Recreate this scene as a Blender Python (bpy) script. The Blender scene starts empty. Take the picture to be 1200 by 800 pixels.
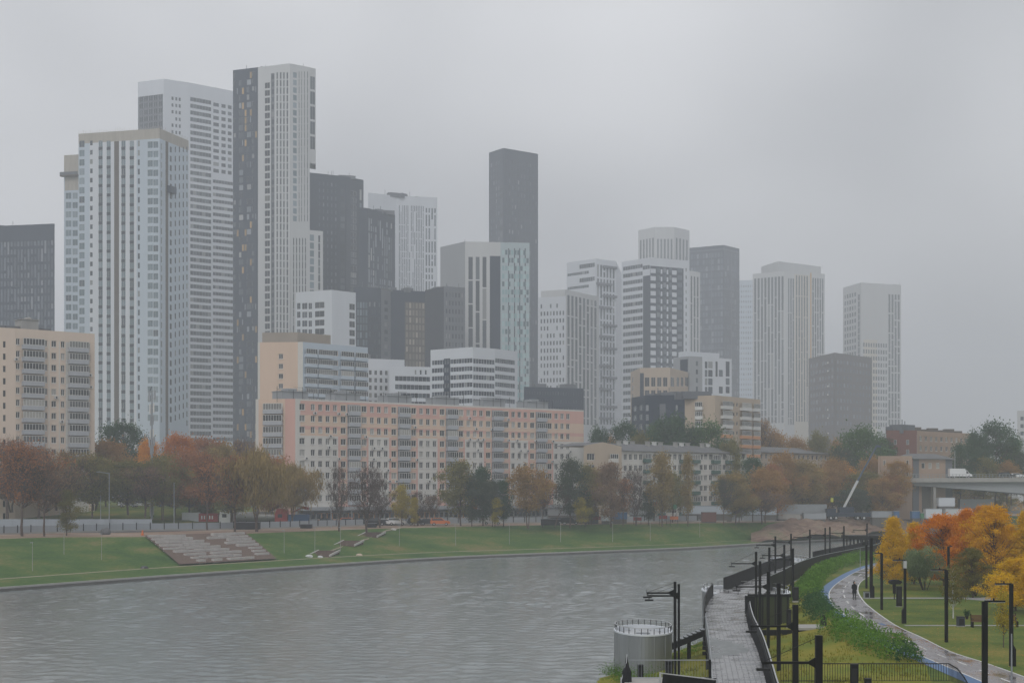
import bpy, bmesh, math, random
from mathutils import Vector, Matrix
R = math.radians
sc = bpy.context.scene
COL = sc.collection
F, CX, HY, HC = 1800.0, 600.0, 570.0, 14.0        # focal length in px of the 1200 px frame, horizon, eye height

def gx(u, Y): return (u - CX) / F * Y
def G(u, v, z):                                    # ground point seen at (u,v) lying at height z
    Y = F * (HC - z) / (v - HY); return (gx(u, Y), Y)
def zat(v, Y): return HC - (v - HY) * Y / F

# ------------------------------------------------------------------ materials
MATS = {}
def new_mat(name):
    m = bpy.data.materials.new(name); m.use_nodes = True; MATS[name] = m
    nt = m.node_tree; return m, nt, nt.nodes['Principled BSDF']
def N(nt, t, **kw):
    n = nt.nodes.new(t)
    for k, v in kw.items():
        if k in n.inputs: n.inputs[k].default_value = v
        else: setattr(n, k, v)
    return n
def rgba(c): return (c[0], c[1], c[2], 1.0)
def mat(name, c, rough=0.8, var=0.12, scale=0.5, metal=0.0, bump=0.0, streak=False, spec=0.3):
    m, nt, b = new_mat(name)
    b.inputs['Roughness'].default_value = rough; b.inputs['Metallic'].default_value = metal
    b.inputs['Specular IOR Level'].default_value = spec
    tc = N(nt, 'ShaderNodeTexCoord'); mp = N(nt, 'ShaderNodeMapping')
    mp.inputs['Scale'].default_value = (1, 1, 0.12) if streak else (1, 1, 1)
    nz = N(nt, 'ShaderNodeTexNoise', Scale=scale, Detail=5.0, Roughness=0.65)
    nt.links.new(tc.outputs['Object'], mp.inputs[0]); nt.links.new(mp.outputs[0], nz.inputs['Vector'])
    mx = N(nt, 'ShaderNodeMix', data_type='RGBA')
    mx.inputs[6].default_value = rgba([max(0, x * (1 - var * 1.6)) for x in c])
    mx.inputs[7].default_value = rgba([min(1, x * (1 + var * 1.6)) for x in c])
    nt.links.new(nz.outputs[0], mx.inputs[0]); nt.links.new(mx.outputs[2], b.inputs['Base Color'])
    if bump:
        bp = N(nt, 'ShaderNodeBump', Strength=bump, Distance=0.1)
        nt.links.new(nz.outputs[0], bp.inputs['Height']); nt.links.new(bp.outputs[0], b.inputs['Normal'])
    return m
def glass(name, stops, rough=0.12):
    """window glass: each pane its own tone (curtains, blinds, open casements)"""
    m, nt, b = new_mat(name)
    oi = N(nt, 'ShaderNodeObjectInfo'); ge = N(nt, 'ShaderNodeNewGeometry')
    ad = N(nt, 'ShaderNodeMath', operation='ADD'); fr = N(nt, 'ShaderNodeMath', operation='FRACT')
    nt.links.new(oi.outputs['Random'], ad.inputs[0]); nt.links.new(ge.outputs['Random Per Island'], ad.inputs[1])
    nt.links.new(ad.outputs[0], fr.inputs[0])
    cr = N(nt, 'ShaderNodeValToRGB'); cr.color_ramp.interpolation = 'CONSTANT'
    while len(cr.color_ramp.elements) < len(stops): cr.color_ramp.elements.new(0.5)
    for e, (p, c) in zip(cr.color_ramp.elements, stops): e.position = p; e.color = rgba(c)
    nt.links.new(fr.outputs[0], cr.inputs[0]); nt.links.new(cr.outputs[0], b.inputs['Base Color'])
    b.inputs['Roughness'].default_value = rough; b.inputs['Specular IOR Level'].default_value = 0.5
    return m
def leafmat(name, cols, trans=0.4):
    m, nt, b = new_mat(name)
    ge = N(nt, 'ShaderNodeNewGeometry'); cr = N(nt, 'ShaderNodeValToRGB')
    while len(cr.color_ramp.elements) < len(cols): cr.color_ramp.elements.new(0.5)
    for i, (e, c) in enumerate(zip(cr.color_ramp.elements, cols)):
        e.position = i / max(1, len(cols) - 1); e.color = rgba(c)
    tc = N(nt, 'ShaderNodeTexCoord'); nz = N(nt, 'ShaderNodeTexNoise', Scale=0.45, Detail=2.0)
    nt.links.new(tc.outputs['Object'], nz.inputs['Vector'])
    mr = N(nt, 'ShaderNodeMapRange'); mr.inputs[1].default_value = 0.3; mr.inputs[2].default_value = 0.7
    nt.links.new(nz.outputs[0], mr.inputs[0])
    mx = N(nt, 'ShaderNodeMix', data_type='FLOAT'); mx.inputs[0].default_value = 0.5
    nt.links.new(ge.outputs['Random Per Island'], mx.inputs[2]); nt.links.new(mr.outputs[0], mx.inputs[3])
    nt.links.new(mx.outputs[0], cr.inputs[0])
    df = N(nt, 'ShaderNodeBsdfDiffuse'); tr = N(nt, 'ShaderNodeBsdfTranslucent'); ms = N(nt, 'ShaderNodeMixShader')
    ms.inputs[0].default_value = trans
    nt.links.new(cr.outputs[0], df.inputs[0]); nt.links.new(cr.outputs[0], tr.inputs[0])
    nt.links.new(df.outputs[0], ms.inputs[1]); nt.links.new(tr.outputs[0], ms.inputs[2])
    nt.links.new(ms.outputs[0], nt.nodes['Material Output'].inputs[0]); nt.nodes.remove(b)
    return m

mat('white', (.64, .67, .71), .6, .05, .15, streak=True)
mat('white_blue', (.50, .57, .64), .6, .06, .15, streak=True)
mat('offwhite', (.56, .57, .57), .7, .06, .15, streak=True)
mat('cream', (.60, .56, .48), .7, .06, .2, streak=True)
mat('greywall', (.35, .365, .38), .7, .06, .2, streak=True)
mat('midgrey', (.15, .16, .18), .6, .08, .2, streak=True)
mat('darkgrey', (.045, .052, .066), .5, .15, .2, streak=True)
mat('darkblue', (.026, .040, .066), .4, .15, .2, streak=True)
mat('brownstrip', (.13, .11, .095), .8, .12, .4)
mat('peach_pale', (.70, .58, .48), .85, .07, .25, streak=True)
mat('brown_beige', (.40, .29, .22), .85, .1, .25, streak=True)
mat('attic', (.36, .31, .26), .85, .1, .3)
mat('board', (.42, .39, .34), .8, .18, .9, streak=True)
mat('amber', (.55, .34, .12), .6, .1)
mat('teal', (.42, .50, .52), .4, .08, .3)
mat('peach', (.70, .53, .41), .85, .07, .25, streak=True)
mat('pink', (.66, .41, .35), .85, .08, .25, streak=True)
mat('palewall', (.64, .62, .58), .85, .08, .25, streak=True)
mat('beige', (.50, .41, .32), .85, .08, .25, streak=True)
mat('orangepanel', (.62, .31, .15), .7, .08)
mat('brickred', (.20, .095, .08), .9, .15, 1.2)
mat('brown_tower', (.085, .065, .06), .8, .2, .5)
mat('roofgrey', (.14, .14, .145), .85, .2, .4)
mat('concrete', (.36, .35, .33), .85, .15, .6, streak=True)
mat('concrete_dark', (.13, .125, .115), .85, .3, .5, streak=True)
mat('metal_grey', (.33, .35, .37), .45, .08, .8, metal=.4)
mat('fence_panel', (.36, .39, .42), .6, .12, .4, streak=True)
mat('black_metal', (.007, .007, .008), .6, .2, 2, spec=.15)
mat('dark_metal', (.02, .02, .023), .6, .2, 2, spec=.2)
mat('pale_metal', (.50, .51, .52), .35, .06, 1, metal=.3)
mat('tank_metal', (.30, .315, .325), .34, .2, .6, metal=.5, streak=True)
mat('winframe', (.66, .66, .64), .5, .05)
mat('balcony', (.42, .44, .47), .7, .12, 1.0)
mat('green_balcony', (.06, .12, .10), .6, .15)
mat('bluepaint', (.07, .15, .30), .5, .1)
mat('boom_blue', (.06, .09, .14), .5, .1)
mat('redpaint', (.36, .05, .045), .4, .1)
mat('orangepaint', (.62, .17, .05), .5, .1)
mat('yellowpaint', (.50, .50, .08), .5, .1)
mat('greenpaint', (.06, .20, .10), .5, .1)
mat('carwhite', (.78, .79, .80), .25, .03, spec=.5)
mat('cardark', (.02, .022, .026), .25, .1, spec=.5)
mat('cargrey', (.18, .19, .2), .25, .05, spec=.5)
mat('rubber', (.015, .015, .015), .8, .1)
mat('tank_steel', (.42, .42, .41), .4, .1, .8, metal=.5)
mat('wood', (.13, .065, .035), .6, .3, 3)
mat('bark', (.035, .028, .024), .9, .3, 4)
mat('bark_brown', (.10, .07, .058), .9, .3, 4)
mat('birch_bark', (.55, .55, .52), .8, .25, 6)
mat('skin', (.45, .28, .2), .6, .03)
mat('black_cloth', (.012, .012, .016), .85, .2, 8)
mat('hair', (.02, .014, .01), .8, .2, 8)
mat('stone_slab', (.47, .45, .43), .85, .18, .8)
mat('mulch', (.13, .09, .07), .95, .35, 3)
mat('lit', (.9, .88, .8), .5, 0)
glass('g_dark', [(0, (.02, .024, .03)), (.45, (.035, .04, .048)), (.75, (.07, .075, .08)), (.93, (.16, .16, .15))])
glass('g_res', [(0, (.025, .027, .03)), (.35, (.05, .052, .055)), (.6, (.10, .10, .10)), (.8, (.2, .2, .19)), (.94, (.38, .37, .34))])
glass('g_blue', [(0, (.14, .19, .22)), (.4, (.20, .26, .30)), (.75, (.27, .33, .37)), (.93, (.09, .11, .13))])
glass('g_mid', [(0, (.045, .055, .07)), (.5, (.07, .085, .105)), (.8, (.12, .14, .16)), (.95, (.28, .29, .29))])
glass('g_night', [(0, (.09, .11, .14)), (.45, (.14, .165, .20)), (.85, (.24, .26, .29))])
glass('g_light', [(0, (.20, .23, .26)), (.4, (.30, .33, .36)), (.75, (.12, .14, .16)), (.92, (.42, .43, .42))])
glass('g_warm', [(0, (.30, .27, .22)), (.5, (.22, .20, .17)), (.8, (.45, .41, .34))])
glass('g_teal', [(0, (.30, .46, .48)), (.4, (.12, .18, .21)), (.7, (.45, .60, .61))])
glass('g_amber', [(0, (.52, .33, .12)), (.5, (.38, .25, .1))])
glass('glass_screen', [(0, (.045, .055, .03))], .1)
leafmat('l_rust', [(.22, .095, .045), (.40, .17, .07), (.52, .25, .10)])
leafmat('l_brown', [(.16, .105, .075), (.28, .175, .11), (.38, .24, .14)])
leafmat('l_redorange', [(.34, .10, .02), (.56, .20, .04), (.66, .30, .06)])
leafmat('l_olive', [(.11, .115, .04), (.22, .20, .065), (.33, .28, .085)])
leafmat('l_willowbrown', [(.19, .145, .055), (.33, .235, .085), (.46, .32, .11)])
leafmat('l_dullbrown', [(.22, .13, .045), (.37, .22, .075), (.48, .31, .11)])
leafmat('l_green', [(.045, .10, .035), (.09, .17, .055), (.15, .24, .08)])
leafmat('l_darkgreen', [(.03, .07, .038), (.06, .12, .06), (.10, .17, .085)])
leafmat('l_greengrey', [(.045, .065, .042), (.085, .11, .068), (.14, .165, .10)])
leafmat('l_yellow', [(.26, .20, .02), (.45, .36, .04), (.55, .45, .07)])
leafmat('l_gold', [(.52, .30, .012), (.80, .50, .02), (.88, .62, .05)], .35)
leafmat('l_goldorange', [(.50, .25, .01), (.80, .43, .018), (.88, .56, .045)], .35)
leafmat('l_orange', [(.50, .19, .022), (.72, .31, .04), (.80, .44, .06)], .3)
leafmat('l_fireorange', [(.48, .14, .012), (.78, .28, .02), (.86, .42, .035)], .35)
leafmat('l_dullorange', [(.28, .15, .055), (.42, .24, .08), (.50, .32, .12)])
leafmat('l_hedge', [(.045, .11, .02), (.11, .23, .035), (.20, .36, .055)], .3)
leafmat('l_hedge_dark', [(.025, .065, .028), (.05, .12, .045), (.10, .19, .06)], .3)
leafmat('l_bush', [(.10, .145, .08), (.19, .25, .13), (.28, .34, .19)], .3)
leafmat('l_twig', [(.10, .065, .055), (.17, .11, .09)], 0)
leafmat('l_tuft', [(.10, .115, .02), (.20, .20, .03), (.33, .28, .05)], .3)
GL = {m.name for m in bpy.data.materials if m.name.startswith('g_')}

def ground_mat(name, ramp, scale, fine, bump=0.3, rough=0.95, patch=None):
    """grass/soil: big patches mixed with fine grain"""
    m, nt, b = new_mat(name)
    b.inputs['Roughness'].default_value = rough; b.inputs['Specular IOR Level'].default_value = .2
    tc = N(nt, 'ShaderNodeTexCoord')
    n1 = N(nt, 'ShaderNodeTexNoise', Scale=scale, Detail=6.0, Roughness=.6); n2 = N(nt, 'ShaderNodeTexNoise', Scale=fine, Detail=4.0, Roughness=.8)
    nt.links.new(tc.outputs['Object'], n1.inputs['Vector']); nt.links.new(tc.outputs['Object'], n2.inputs['Vector'])
    mx = N(nt, 'ShaderNodeMix', data_type='FLOAT'); mx.inputs[0].default_value = .42
    nt.links.new(n1.outputs[0], mx.inputs[2]); nt.links.new(n2.outputs[0], mx.inputs[3])
    cr = N(nt, 'ShaderNodeValToRGB')
    while len(cr.color_ramp.elements) < len(ramp): cr.color_ramp.elements.new(0.5)
    for e, (p, c) in zip(cr.color_ramp.elements, ramp): e.position = p; e.color = rgba(c)
    nt.links.new(mx.outputs[0], cr.inputs[0]); nt.links.new(cr.outputs[0], b.inputs['Base Color'])
    bp = N(nt, 'ShaderNodeBump', Strength=bump, Distance=.15)
    nt.links.new(n2.outputs[0], bp.inputs['Height']); nt.links.new(bp.outputs[0], b.inputs['Normal'])
    return m
ground_mat('grass_far', [(.38, (.032, .080, .014)), (.47, (.052, .112, .018)), (.54, (.085, .13, .024)), (.61, (.17, .15, .055))], .10, 1.6)
ground_mat('grass_near', [(.34, (.085, .14, .016)), (.46, (.15, .18, .020)), (.56, (.24, .215, .028)), (.7, (.34, .24, .045))], .12, 5)
ground_mat('lawn', [(.38, (.05, .09, .018)), (.48, (.09, .135, .022)), (.55, (.14, .16, .03)), (.64, (.24, .19, .045))], .16, 3.5)
ground_mat('soil', [(.34, (.16, .10, .07)), (.5, (.27, .19, .14)), (.62, (.38, .31, .25)), (.7, (.14, .15, .075))], .06, .8)
ground_mat('mound', [(.36, (.11, .07, .055)), (.46, (.18, .12, .09)), (.53, (.27, .19, .14)), (.62, (.10, .13, .06))], .07, .6)
ground_mat('asphalt', [(.3, (.05, .05, .052)), (.6, (.08, .08, .082))], .2, 3, .1)
ground_mat('farground', [(.3, (.06, .07, .035)), (.5, (.10, .09, .06)), (.7, (.16, .13, .1))], .02, .3)
ground_mat('pathgravel', [(.3, (.22, .19, .13)), (.6, (.32, .28, .2))], .3, 3, .1)
ground_mat('path_grey', [(.3, (.26, .26, .26)), (.6, (.36, .36, .35))], .3, 3, .05)

def wet_path(name, c1, c2, puddle_scale=.35):
    m, nt, b = new_mat(name)
    tc = N(nt, 'ShaderNodeTexCoord'); n1 = N(nt, 'ShaderNodeTexNoise', Scale=puddle_scale, Detail=5.0, Roughness=.6)
    n2 = N(nt, 'ShaderNodeTexNoise', Scale=6.0, Detail=4.0)
    mp = N(nt, 'ShaderNodeMapping'); mp.inputs['Scale'].default_value = (1.0, .35, 1)
    nt.links.new(tc.outputs['Object'], mp.inputs[0]); nt.links.new(mp.outputs[0], n1.inputs['Vector']); nt.links.new(tc.outputs['Object'], n2.inputs['Vector'])
    cr = N(nt, 'ShaderNodeValToRGB'); cr.color_ramp.elements[0].position = .36; cr.color_ramp.elements[1].position = .46
    cr.color_ramp.elements[0].color = rgba(c1); cr.color_ramp.elements[1].color = rgba(c2)
    nt.links.new(n1.outputs[0], cr.inputs[0])
    mx = N(nt, 'ShaderNodeMix', data_type='RGBA', blend_type='MULTIPLY'); mx.inputs[0].default_value = .35
    nt.links.new(cr.outputs[0], mx.inputs[6]); nt.links.new(n2.outputs[0], mx.inputs[7]); nt.links.new(mx.outputs[2], b.inputs['Base Color'])
    rr = N(nt, 'ShaderNodeMapRange'); rr.inputs[1].default_value = .38; rr.inputs[2].default_value = .58; rr.inputs[3].default_value = .08; rr.inputs[4].default_value = .42
    nt.links.new(n1.outputs[0], rr.inputs[0]); nt.links.new(rr.outputs[0], b.inputs['Roughness'])
    return m
wet_path('wet_asphalt', (.15, .13, .13), (.25, .235, .245), .5)
def deck_mat():
    m, nt, b = new_mat('deck')
    uv = N(nt, 'ShaderNodeUVMap'); br = N(nt, 'ShaderNodeTexBrick', Scale=1.0)
    br.offset = 0.0; br.inputs['Mortar Size'].default_value = .03; br.inputs['Brick Width'].default_value = .3; br.inputs['Row Height'].default_value = 1.1
    br.inputs['Color1'].default_value = (.30, .30, .305, 1); br.inputs['Color2'].default_value = (.325, .325, .33, 1); br.inputs['Mortar'].default_value = (.13, .13, .135, 1)
    nt.links.new(uv.outputs[0], br.inputs['Vector'])
    n1 = N(nt, 'ShaderNodeTexNoise', Scale=.5, Detail=5.0); nt.links.new(uv.outputs[0], n1.inputs['Vector'])
    mr = N(nt, 'ShaderNodeMapRange'); mr.inputs[1].default_value = .35; mr.inputs[2].default_value = .55; mr.inputs[3].default_value = .74; mr.inputs[4].default_value = 1.0
    nt.links.new(n1.outputs[0], mr.inputs[0])
    mx = N(nt, 'ShaderNodeMix', data_type='RGBA', blend_type='MULTIPLY'); mx.inputs[0].default_value = 1
    nt.links.new(br.outputs[0], mx.inputs[6]); nt.links.new(mr.outputs[0], mx.inputs[7]); nt.links.new(mx.outputs[2], b.inputs['Base Color'])
    r2 = N(nt, 'ShaderNodeMapRange'); r2.inputs[1].default_value = .35; r2.inputs[2].default_value = .6; r2.inputs[3].default_value = .1; r2.inputs[4].default_value = .4
    nt.links.new(n1.outputs[0], r2.inputs[0]); nt.links.new(r2.outputs[0], b.inputs['Roughness'])
deck_mat()
wet_path('deck_patch', (.15, .165, .165), (.20, .215, .215))
def water_mat():
    m, nt, b = new_mat('water')
    b.inputs['Base Color'].default_value = (.225, .25, .245, 1); b.inputs['Roughness'].default_value = .12
    b.inputs['IOR'].default_value = 1.333; b.inputs['Specular IOR Level'].default_value = .5
    tc = N(nt, 'ShaderNodeTexCoord')
    mp = N(nt, 'ShaderNodeMapping'); mp.inputs['Scale'].default_value = (.9, 1.0, 1); mp.inputs['Rotation'].default_value = (0, 0, R(20))
    n1 = N(nt, 'ShaderNodeTexNoise', Scale=1.4, Detail=6.0, Roughness=.6); n2 = N(nt, 'ShaderNodeTexNoise', Scale=.05, Detail=4.0, Roughness=.6)
    n3 = N(nt, 'ShaderNodeTexNoise', Scale=.28, Detail=3.0, Roughness=.6)
    nt.links.new(tc.outputs['Object'], mp.inputs[0])
    for n in (n1, n2, n3): nt.links.new(mp.outputs[0], n.inputs['Vector'])
    mr = N(nt, 'ShaderNodeMapRange'); mr.inputs[1].default_value = .3; mr.inputs[2].default_value = .7; mr.inputs[3].default_value = .2; mr.inputs[4].default_value = .45
    nt.links.new(n2.outputs[0], mr.inputs[0])
    b1 = N(nt, 'ShaderNodeBump', Distance=.2); b2 = N(nt, 'ShaderNodeBump', Strength=.1, Distance=.3)
    nt.links.new(mr.outputs[0], b1.inputs['Strength']); nt.links.new(n1.outputs[0], b1.inputs['Height'])
    nt.links.new(n3.outputs[0], b2.inputs['Height']); nt.links.new(b1.outputs[0], b2.inputs['Normal']); nt.links.new(b2.outputs[0], b.inputs['Normal'])
water_mat()

# ------------------------------------------------------------------ mesh builder and object helpers
class MB:
    def __init__(s): s.v = []; s.f = []; s.m = []; s.uv = None
    def quad(s, a, b, c, d, m=0):
        i = len(s.v); s.v += [tuple(a), tuple(b), tuple(c), tuple(d)]; s.f.append((i, i + 1, i + 2, i + 3)); s.m.append(m)
    def poly(s, pts, m=0):
        i = len(s.v); s.v += [tuple(p) for p in pts]; s.f.append(tuple(range(i, i + len(pts)))); s.m.append(m)
    def box(s, x0, x1, y0, y1, z0, z1, m=0, rot=0, o=(0, 0, 0)):
        c, n = math.cos(rot), math.sin(rot); i = len(s.v)
        for z in (z0, z1):
            for x, y in ((x0, y0), (x1, y0), (x1, y1), (x0, y1)):
                s.v.append((o[0] + x * c - y * n, o[1] + x * n + y * c, o[2] + z))
        for f in ((3, 2, 1, 0), (4, 5, 6, 7), (0, 1, 5, 4), (1, 2, 6, 5), (2, 3, 7, 6), (3, 0, 4, 7)):
            s.f.append(tuple(i + k for k in f)); s.m.append(m)
    def tube(s, p, q, r0, r1=None, n=6, m=0, caps=True):
        r1 = r0 if r1 is None else r1; p = Vector(p); q = Vector(q); d = q - p
        if d.length < 1e-6: return
        d.normalize(); a = d.orthogonal().normalized(); b = d.cross(a); i = len(s.v)
        for c, r in ((p, r0), (q, r1)):
            for k in range(n):
                t = 2 * math.pi * k / n; s.v.append(tuple(c + a * (r * math.cos(t)) + b * (r * math.sin(t))))
        for k in range(n):
            s.f.append((i + k, i + (k + 1) % n, i + n + (k + 1) % n, i + n + k)); s.m.append(m)
        if caps:
            s.f.append(tuple(i + k for k in range(n))[::-1]); s.m.append(m); s.f.append(tuple(i + n + k for k in range(n))); s.m.append(m)
    def bar(s, p, q, w, h, m=0):                   # rectangular bar from p to q
        p = Vector(p); q = Vector(q); d = (q - p).normalized()
        up = Vector((0, 0, 1)) if abs(d.z) < .95 else Vector((0, 1, 0))
        a = d.cross(up).normalized() * (w / 2); b = a.cross(d).normalized() * (h / 2); i = len(s.v)
        for c in (p, q):
            for e in (-a - b, a - b, a + b, -a + b): s.v.append(tuple(c + e))
        for f in ((3, 2, 1, 0), (4, 5, 6, 7), (0, 1, 5, 4), (1, 2, 6, 5), (2, 3, 7, 6), (3, 0, 4, 7)):
            s.f.append(tuple(i + k for k in f)); s.m.append(m)
    def prism(s, pts, z0, z1, m=0):
        n = len(pts); i = len(s.v)
        for z in (z0, z1):
            for p in pts: s.v.append((p[0], p[1], z))
        s.f.append(tuple(range(i, i + n))[::-1]); s.m.append(m); s.f.append(tuple(range(i + n, i + 2 * n))); s.m.append(m)
        for k in range(n):
            s.f.append((i + k, i + (k + 1) % n, i + n + (k + 1) % n, i + n + k)); s.m.append(m)
    def extrude(s, prof, w0, w1, m=0):             # profile in (y,z)->(x,z) plane extruded along y: prof pts (x,z)
        n = len(prof); i = len(s.v)
        for y in (w0, w1):
            for x, z in prof: s.v.append((x, y, z))
        s.f.append(tuple(range(i, i + n))); s.m.append(m); s.f.append(tuple(range(i + n, i + 2 * n))[::-1]); s.m.append(m)
        for k in range(n):
            s.f.append((i + k, i + n + k, i + n + (k + 1) % n, i + (k + 1) % n)); s.m.append(m)
    def mesh(s, name):
        me = bpy.data.meshes.new(name); me.from_pydata(s.v, [], s.f)
        if any(s.m): me.polygons.foreach_set('material_index', s.m)
        me.update(); return me
    def build(s, name, mats, parent=None, loc=(0, 0, 0), rz=0, smooth=False):
        me = s.mesh(name)
        for m in ([mats] if isinstance(mats, str) else mats): me.materials.append(MATS[m])
        if smooth: me.polygons.foreach_set('use_smooth', [True] * len(me.polygons))
        return link(name, me, parent, loc, rz)
def link(name, me, parent=None, loc=(0, 0, 0), rz=0):
    o = bpy.data.objects.new(name, me); COL.objects.link(o); o.parent = parent; o.location = loc; o.rotation_euler = (0, 0, rz); return o
def tag(o, label=None, cat=None, group=None, kind=None):
    for k, v in (('label', label), ('category', cat), ('group', group), ('kind', kind)):
        if v: o[k] = v
    return o
def empty(name, loc, label, cat, group=None, rz=0):
    o = link(name, None, None, loc, rz); o.empty_display_size = .5; return tag(o, label, cat, group)
def copy_tree(o, parent=None):
    c = o.copy(); COL.objects.link(c); c.parent = parent
    for ch in list(o.children): copy_tree(ch, c)
    return c
def struct(mb, name, mats): return tag(mb.build(name, mats), kind='structure')

# ------------------------------------------------------------------ windows
WM = {}
def win_mesh(w, h, style, gm):
    key = (round(w, 2), round(h, 2), style, gm)
    if key in WM: return WM[key]
    mb = MB(); win_geo(mb, w, h, style)
    me = mb.mesh('window'); me.materials.append(MATS[gm]); me.materials.append(MATS['winframe']); WM[key] = me; return me
def win_geo(mb, w, h, style, T=lambda x, y, z: (x, y, z)):
    mb.quad(T(0, 0, 0), T(w, 0, 0), T(w, 0, h), T(0, 0, h), 0)
    def bx(x0, x1, z0, z1, y0=-.07, y1=.0, m=1):
        mb.quad(T(x0, y0, z0), T(x1, y0, z0), T(x1, y0, z1), T(x0, y0, z1), m)
        mb.quad(T(x0, y1, z1), T(x0, y0, z1), T(x1, y0, z1), T(x1, y1, z1), m)
        mb.quad(T(x0, y1, z0), T(x0, y0, z0), T(x0, y0, z1), T(x0, y1, z1), m)
        mb.quad(T(x1, y0, z0), T(x1, y1, z0), T(x1, y1, z1), T(x1, y0, z1), m)
    if style == 'none': return
    if style == 'thin': t = .05
    else: t = .09
    bx(0, w, h - t, h); bx(0, w, 0, t); bx(0, t, t, h - t); bx(w - t, w, t, h - t)
    n = {'one': 0, 'two': 1, 'thin': 1, 'three': 2, 'many': max(2, int(w / .75))}[style]
    for k in range(n):
        x = w * (k + 1) / (n + 1); bx(x - t / 2, x + t / 2, t, h - t)
    if style == 'two': bx(-.06, w + .06, -.12, -.04, -.30, .0)          # sill

class Face:
    def __init__(s, p0, p1, z0, z1, B, zt0=None):
        s.p0, s.p1, s.z0, s.z1, s.B = Vector(p0), Vector(p1), z0, z1, B
        d = s.p1 - s.p0; s.L = d.length; s.d = d / s.L; s.n = Vector((s.d.y, -s.d.x)); s.wins = []; s.panels = []; s.rel = .15
    def su(s, u):
        k = (u - CX) / F; return (k * s.p0.y - s.p0.x) / (s.d.x - k * s.d.y)
    def Y(s, u): return s.p0.y + s.d.y * s.su(u)
    def z(s, v, u): return HC - (v - HY) * s.Y(u) / F
    def panel(s, u0, u1, v0, v1, m, uref=None):     # pixel rectangle painted as a cladding zone
        ur = uref if uref else (u0 + u1) / 2
        s.panels.append((s.su(u0), s.su(u1), s.z(v1, ur) if v1 else s.z0, s.z(v0, ur) if v0 else s.z1, m))
    def win(s, s0, s1, z0, z1, style='none', gm='g_dark'):
        if z0 < s.z0 + .3 or z1 > s.z1 - .02 or s0 < .02 or s1 > s.L - .02 or s1 - s0 < .05: return
        s.wins.append((round(s0, 3), round(s1, 3), round(z0, 3), round(z1, 3), style, gm))
    def cols(s, cols, v0, v1, pitch, frac=.6, style='none', gm='g_dark', skip=0, uref=None, tall=1, rnd=None, jitter=0):
        pitch = pitch * s.B.k
        """one window column per (u0,u1); rows start at pixel v0 and repeat every `pitch` metres down to v1"""
        rnd = rnd or random.Random(len(s.wins) + int(s.L * 100))
        for u0, u1 in cols:
            ur = uref or (u0 + u1) / 2; a, b = s.su(u0), s.su(u1)
            ztop = s.z(v0, ur); zb = s.z(v1, ur) if v1 else s.z0 + 1
            k = 0
            while True:
                t = tall if isinstance(tall, int) else rnd.choice(tall)
                z1 = ztop - k * pitch; z0 = z1 - pitch * (t - 1) - pitch * frac
                if z0 < zb: break
                k += t
                if rnd.random() < skip: continue
                j = rnd.uniform(-jitter, jitter) if jitter else 0
                s.win(a + j, b + j, z0, z1, style, gm)
    def grid(s, n, u0, u1, v0, v1, pitch, frac=.6, duty=.6, **k):
        pitch = pitch * s.B.k
        a, b = s.su(u0), s.su(u1); w = (b - a) / n; rnd = random.Random(n * 7 + int(s.L * 10))
        cs = []
        for i in range(n):
            x0 = a + w * (i + .5 - duty / 2); x1 = a + w * (i + .5 + duty / 2)
            cs.append((x0, x1))
        ztop = s.z(v0, (u0 + u1) / 2); zb = s.z(v1, (u0 + u1) / 2) if v1 else s.z0 + 1
        tall = k.get('tall', 1)
        for x0, x1 in cs:
            z1 = ztop
            while True:
                t = tall if isinstance(tall, int) else rnd.choice(tall)
                z0 = z1 - pitch * (t - 1) - pitch * frac
                if z0 < zb and t > 1: t = 1; z0 = z1 - pitch * frac
                if z0 < zb: break
                if rnd.random() >= k.get('skip', 0): s.win(x0, x1, z0, z1, k.get('style', 'none'), k.get('gm', 'g_dark'))
                z1 -= t * pitch
    def bands(s, u0, u1, v0, v1, pitch, frac=.5, seg=2.4, **k):
        n = max(1, int((s.su(u1) - s.su(u0)) / seg)); s.grid(n, u0, u1, v0, v1, pitch, frac, duty=.97, **k)

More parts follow.
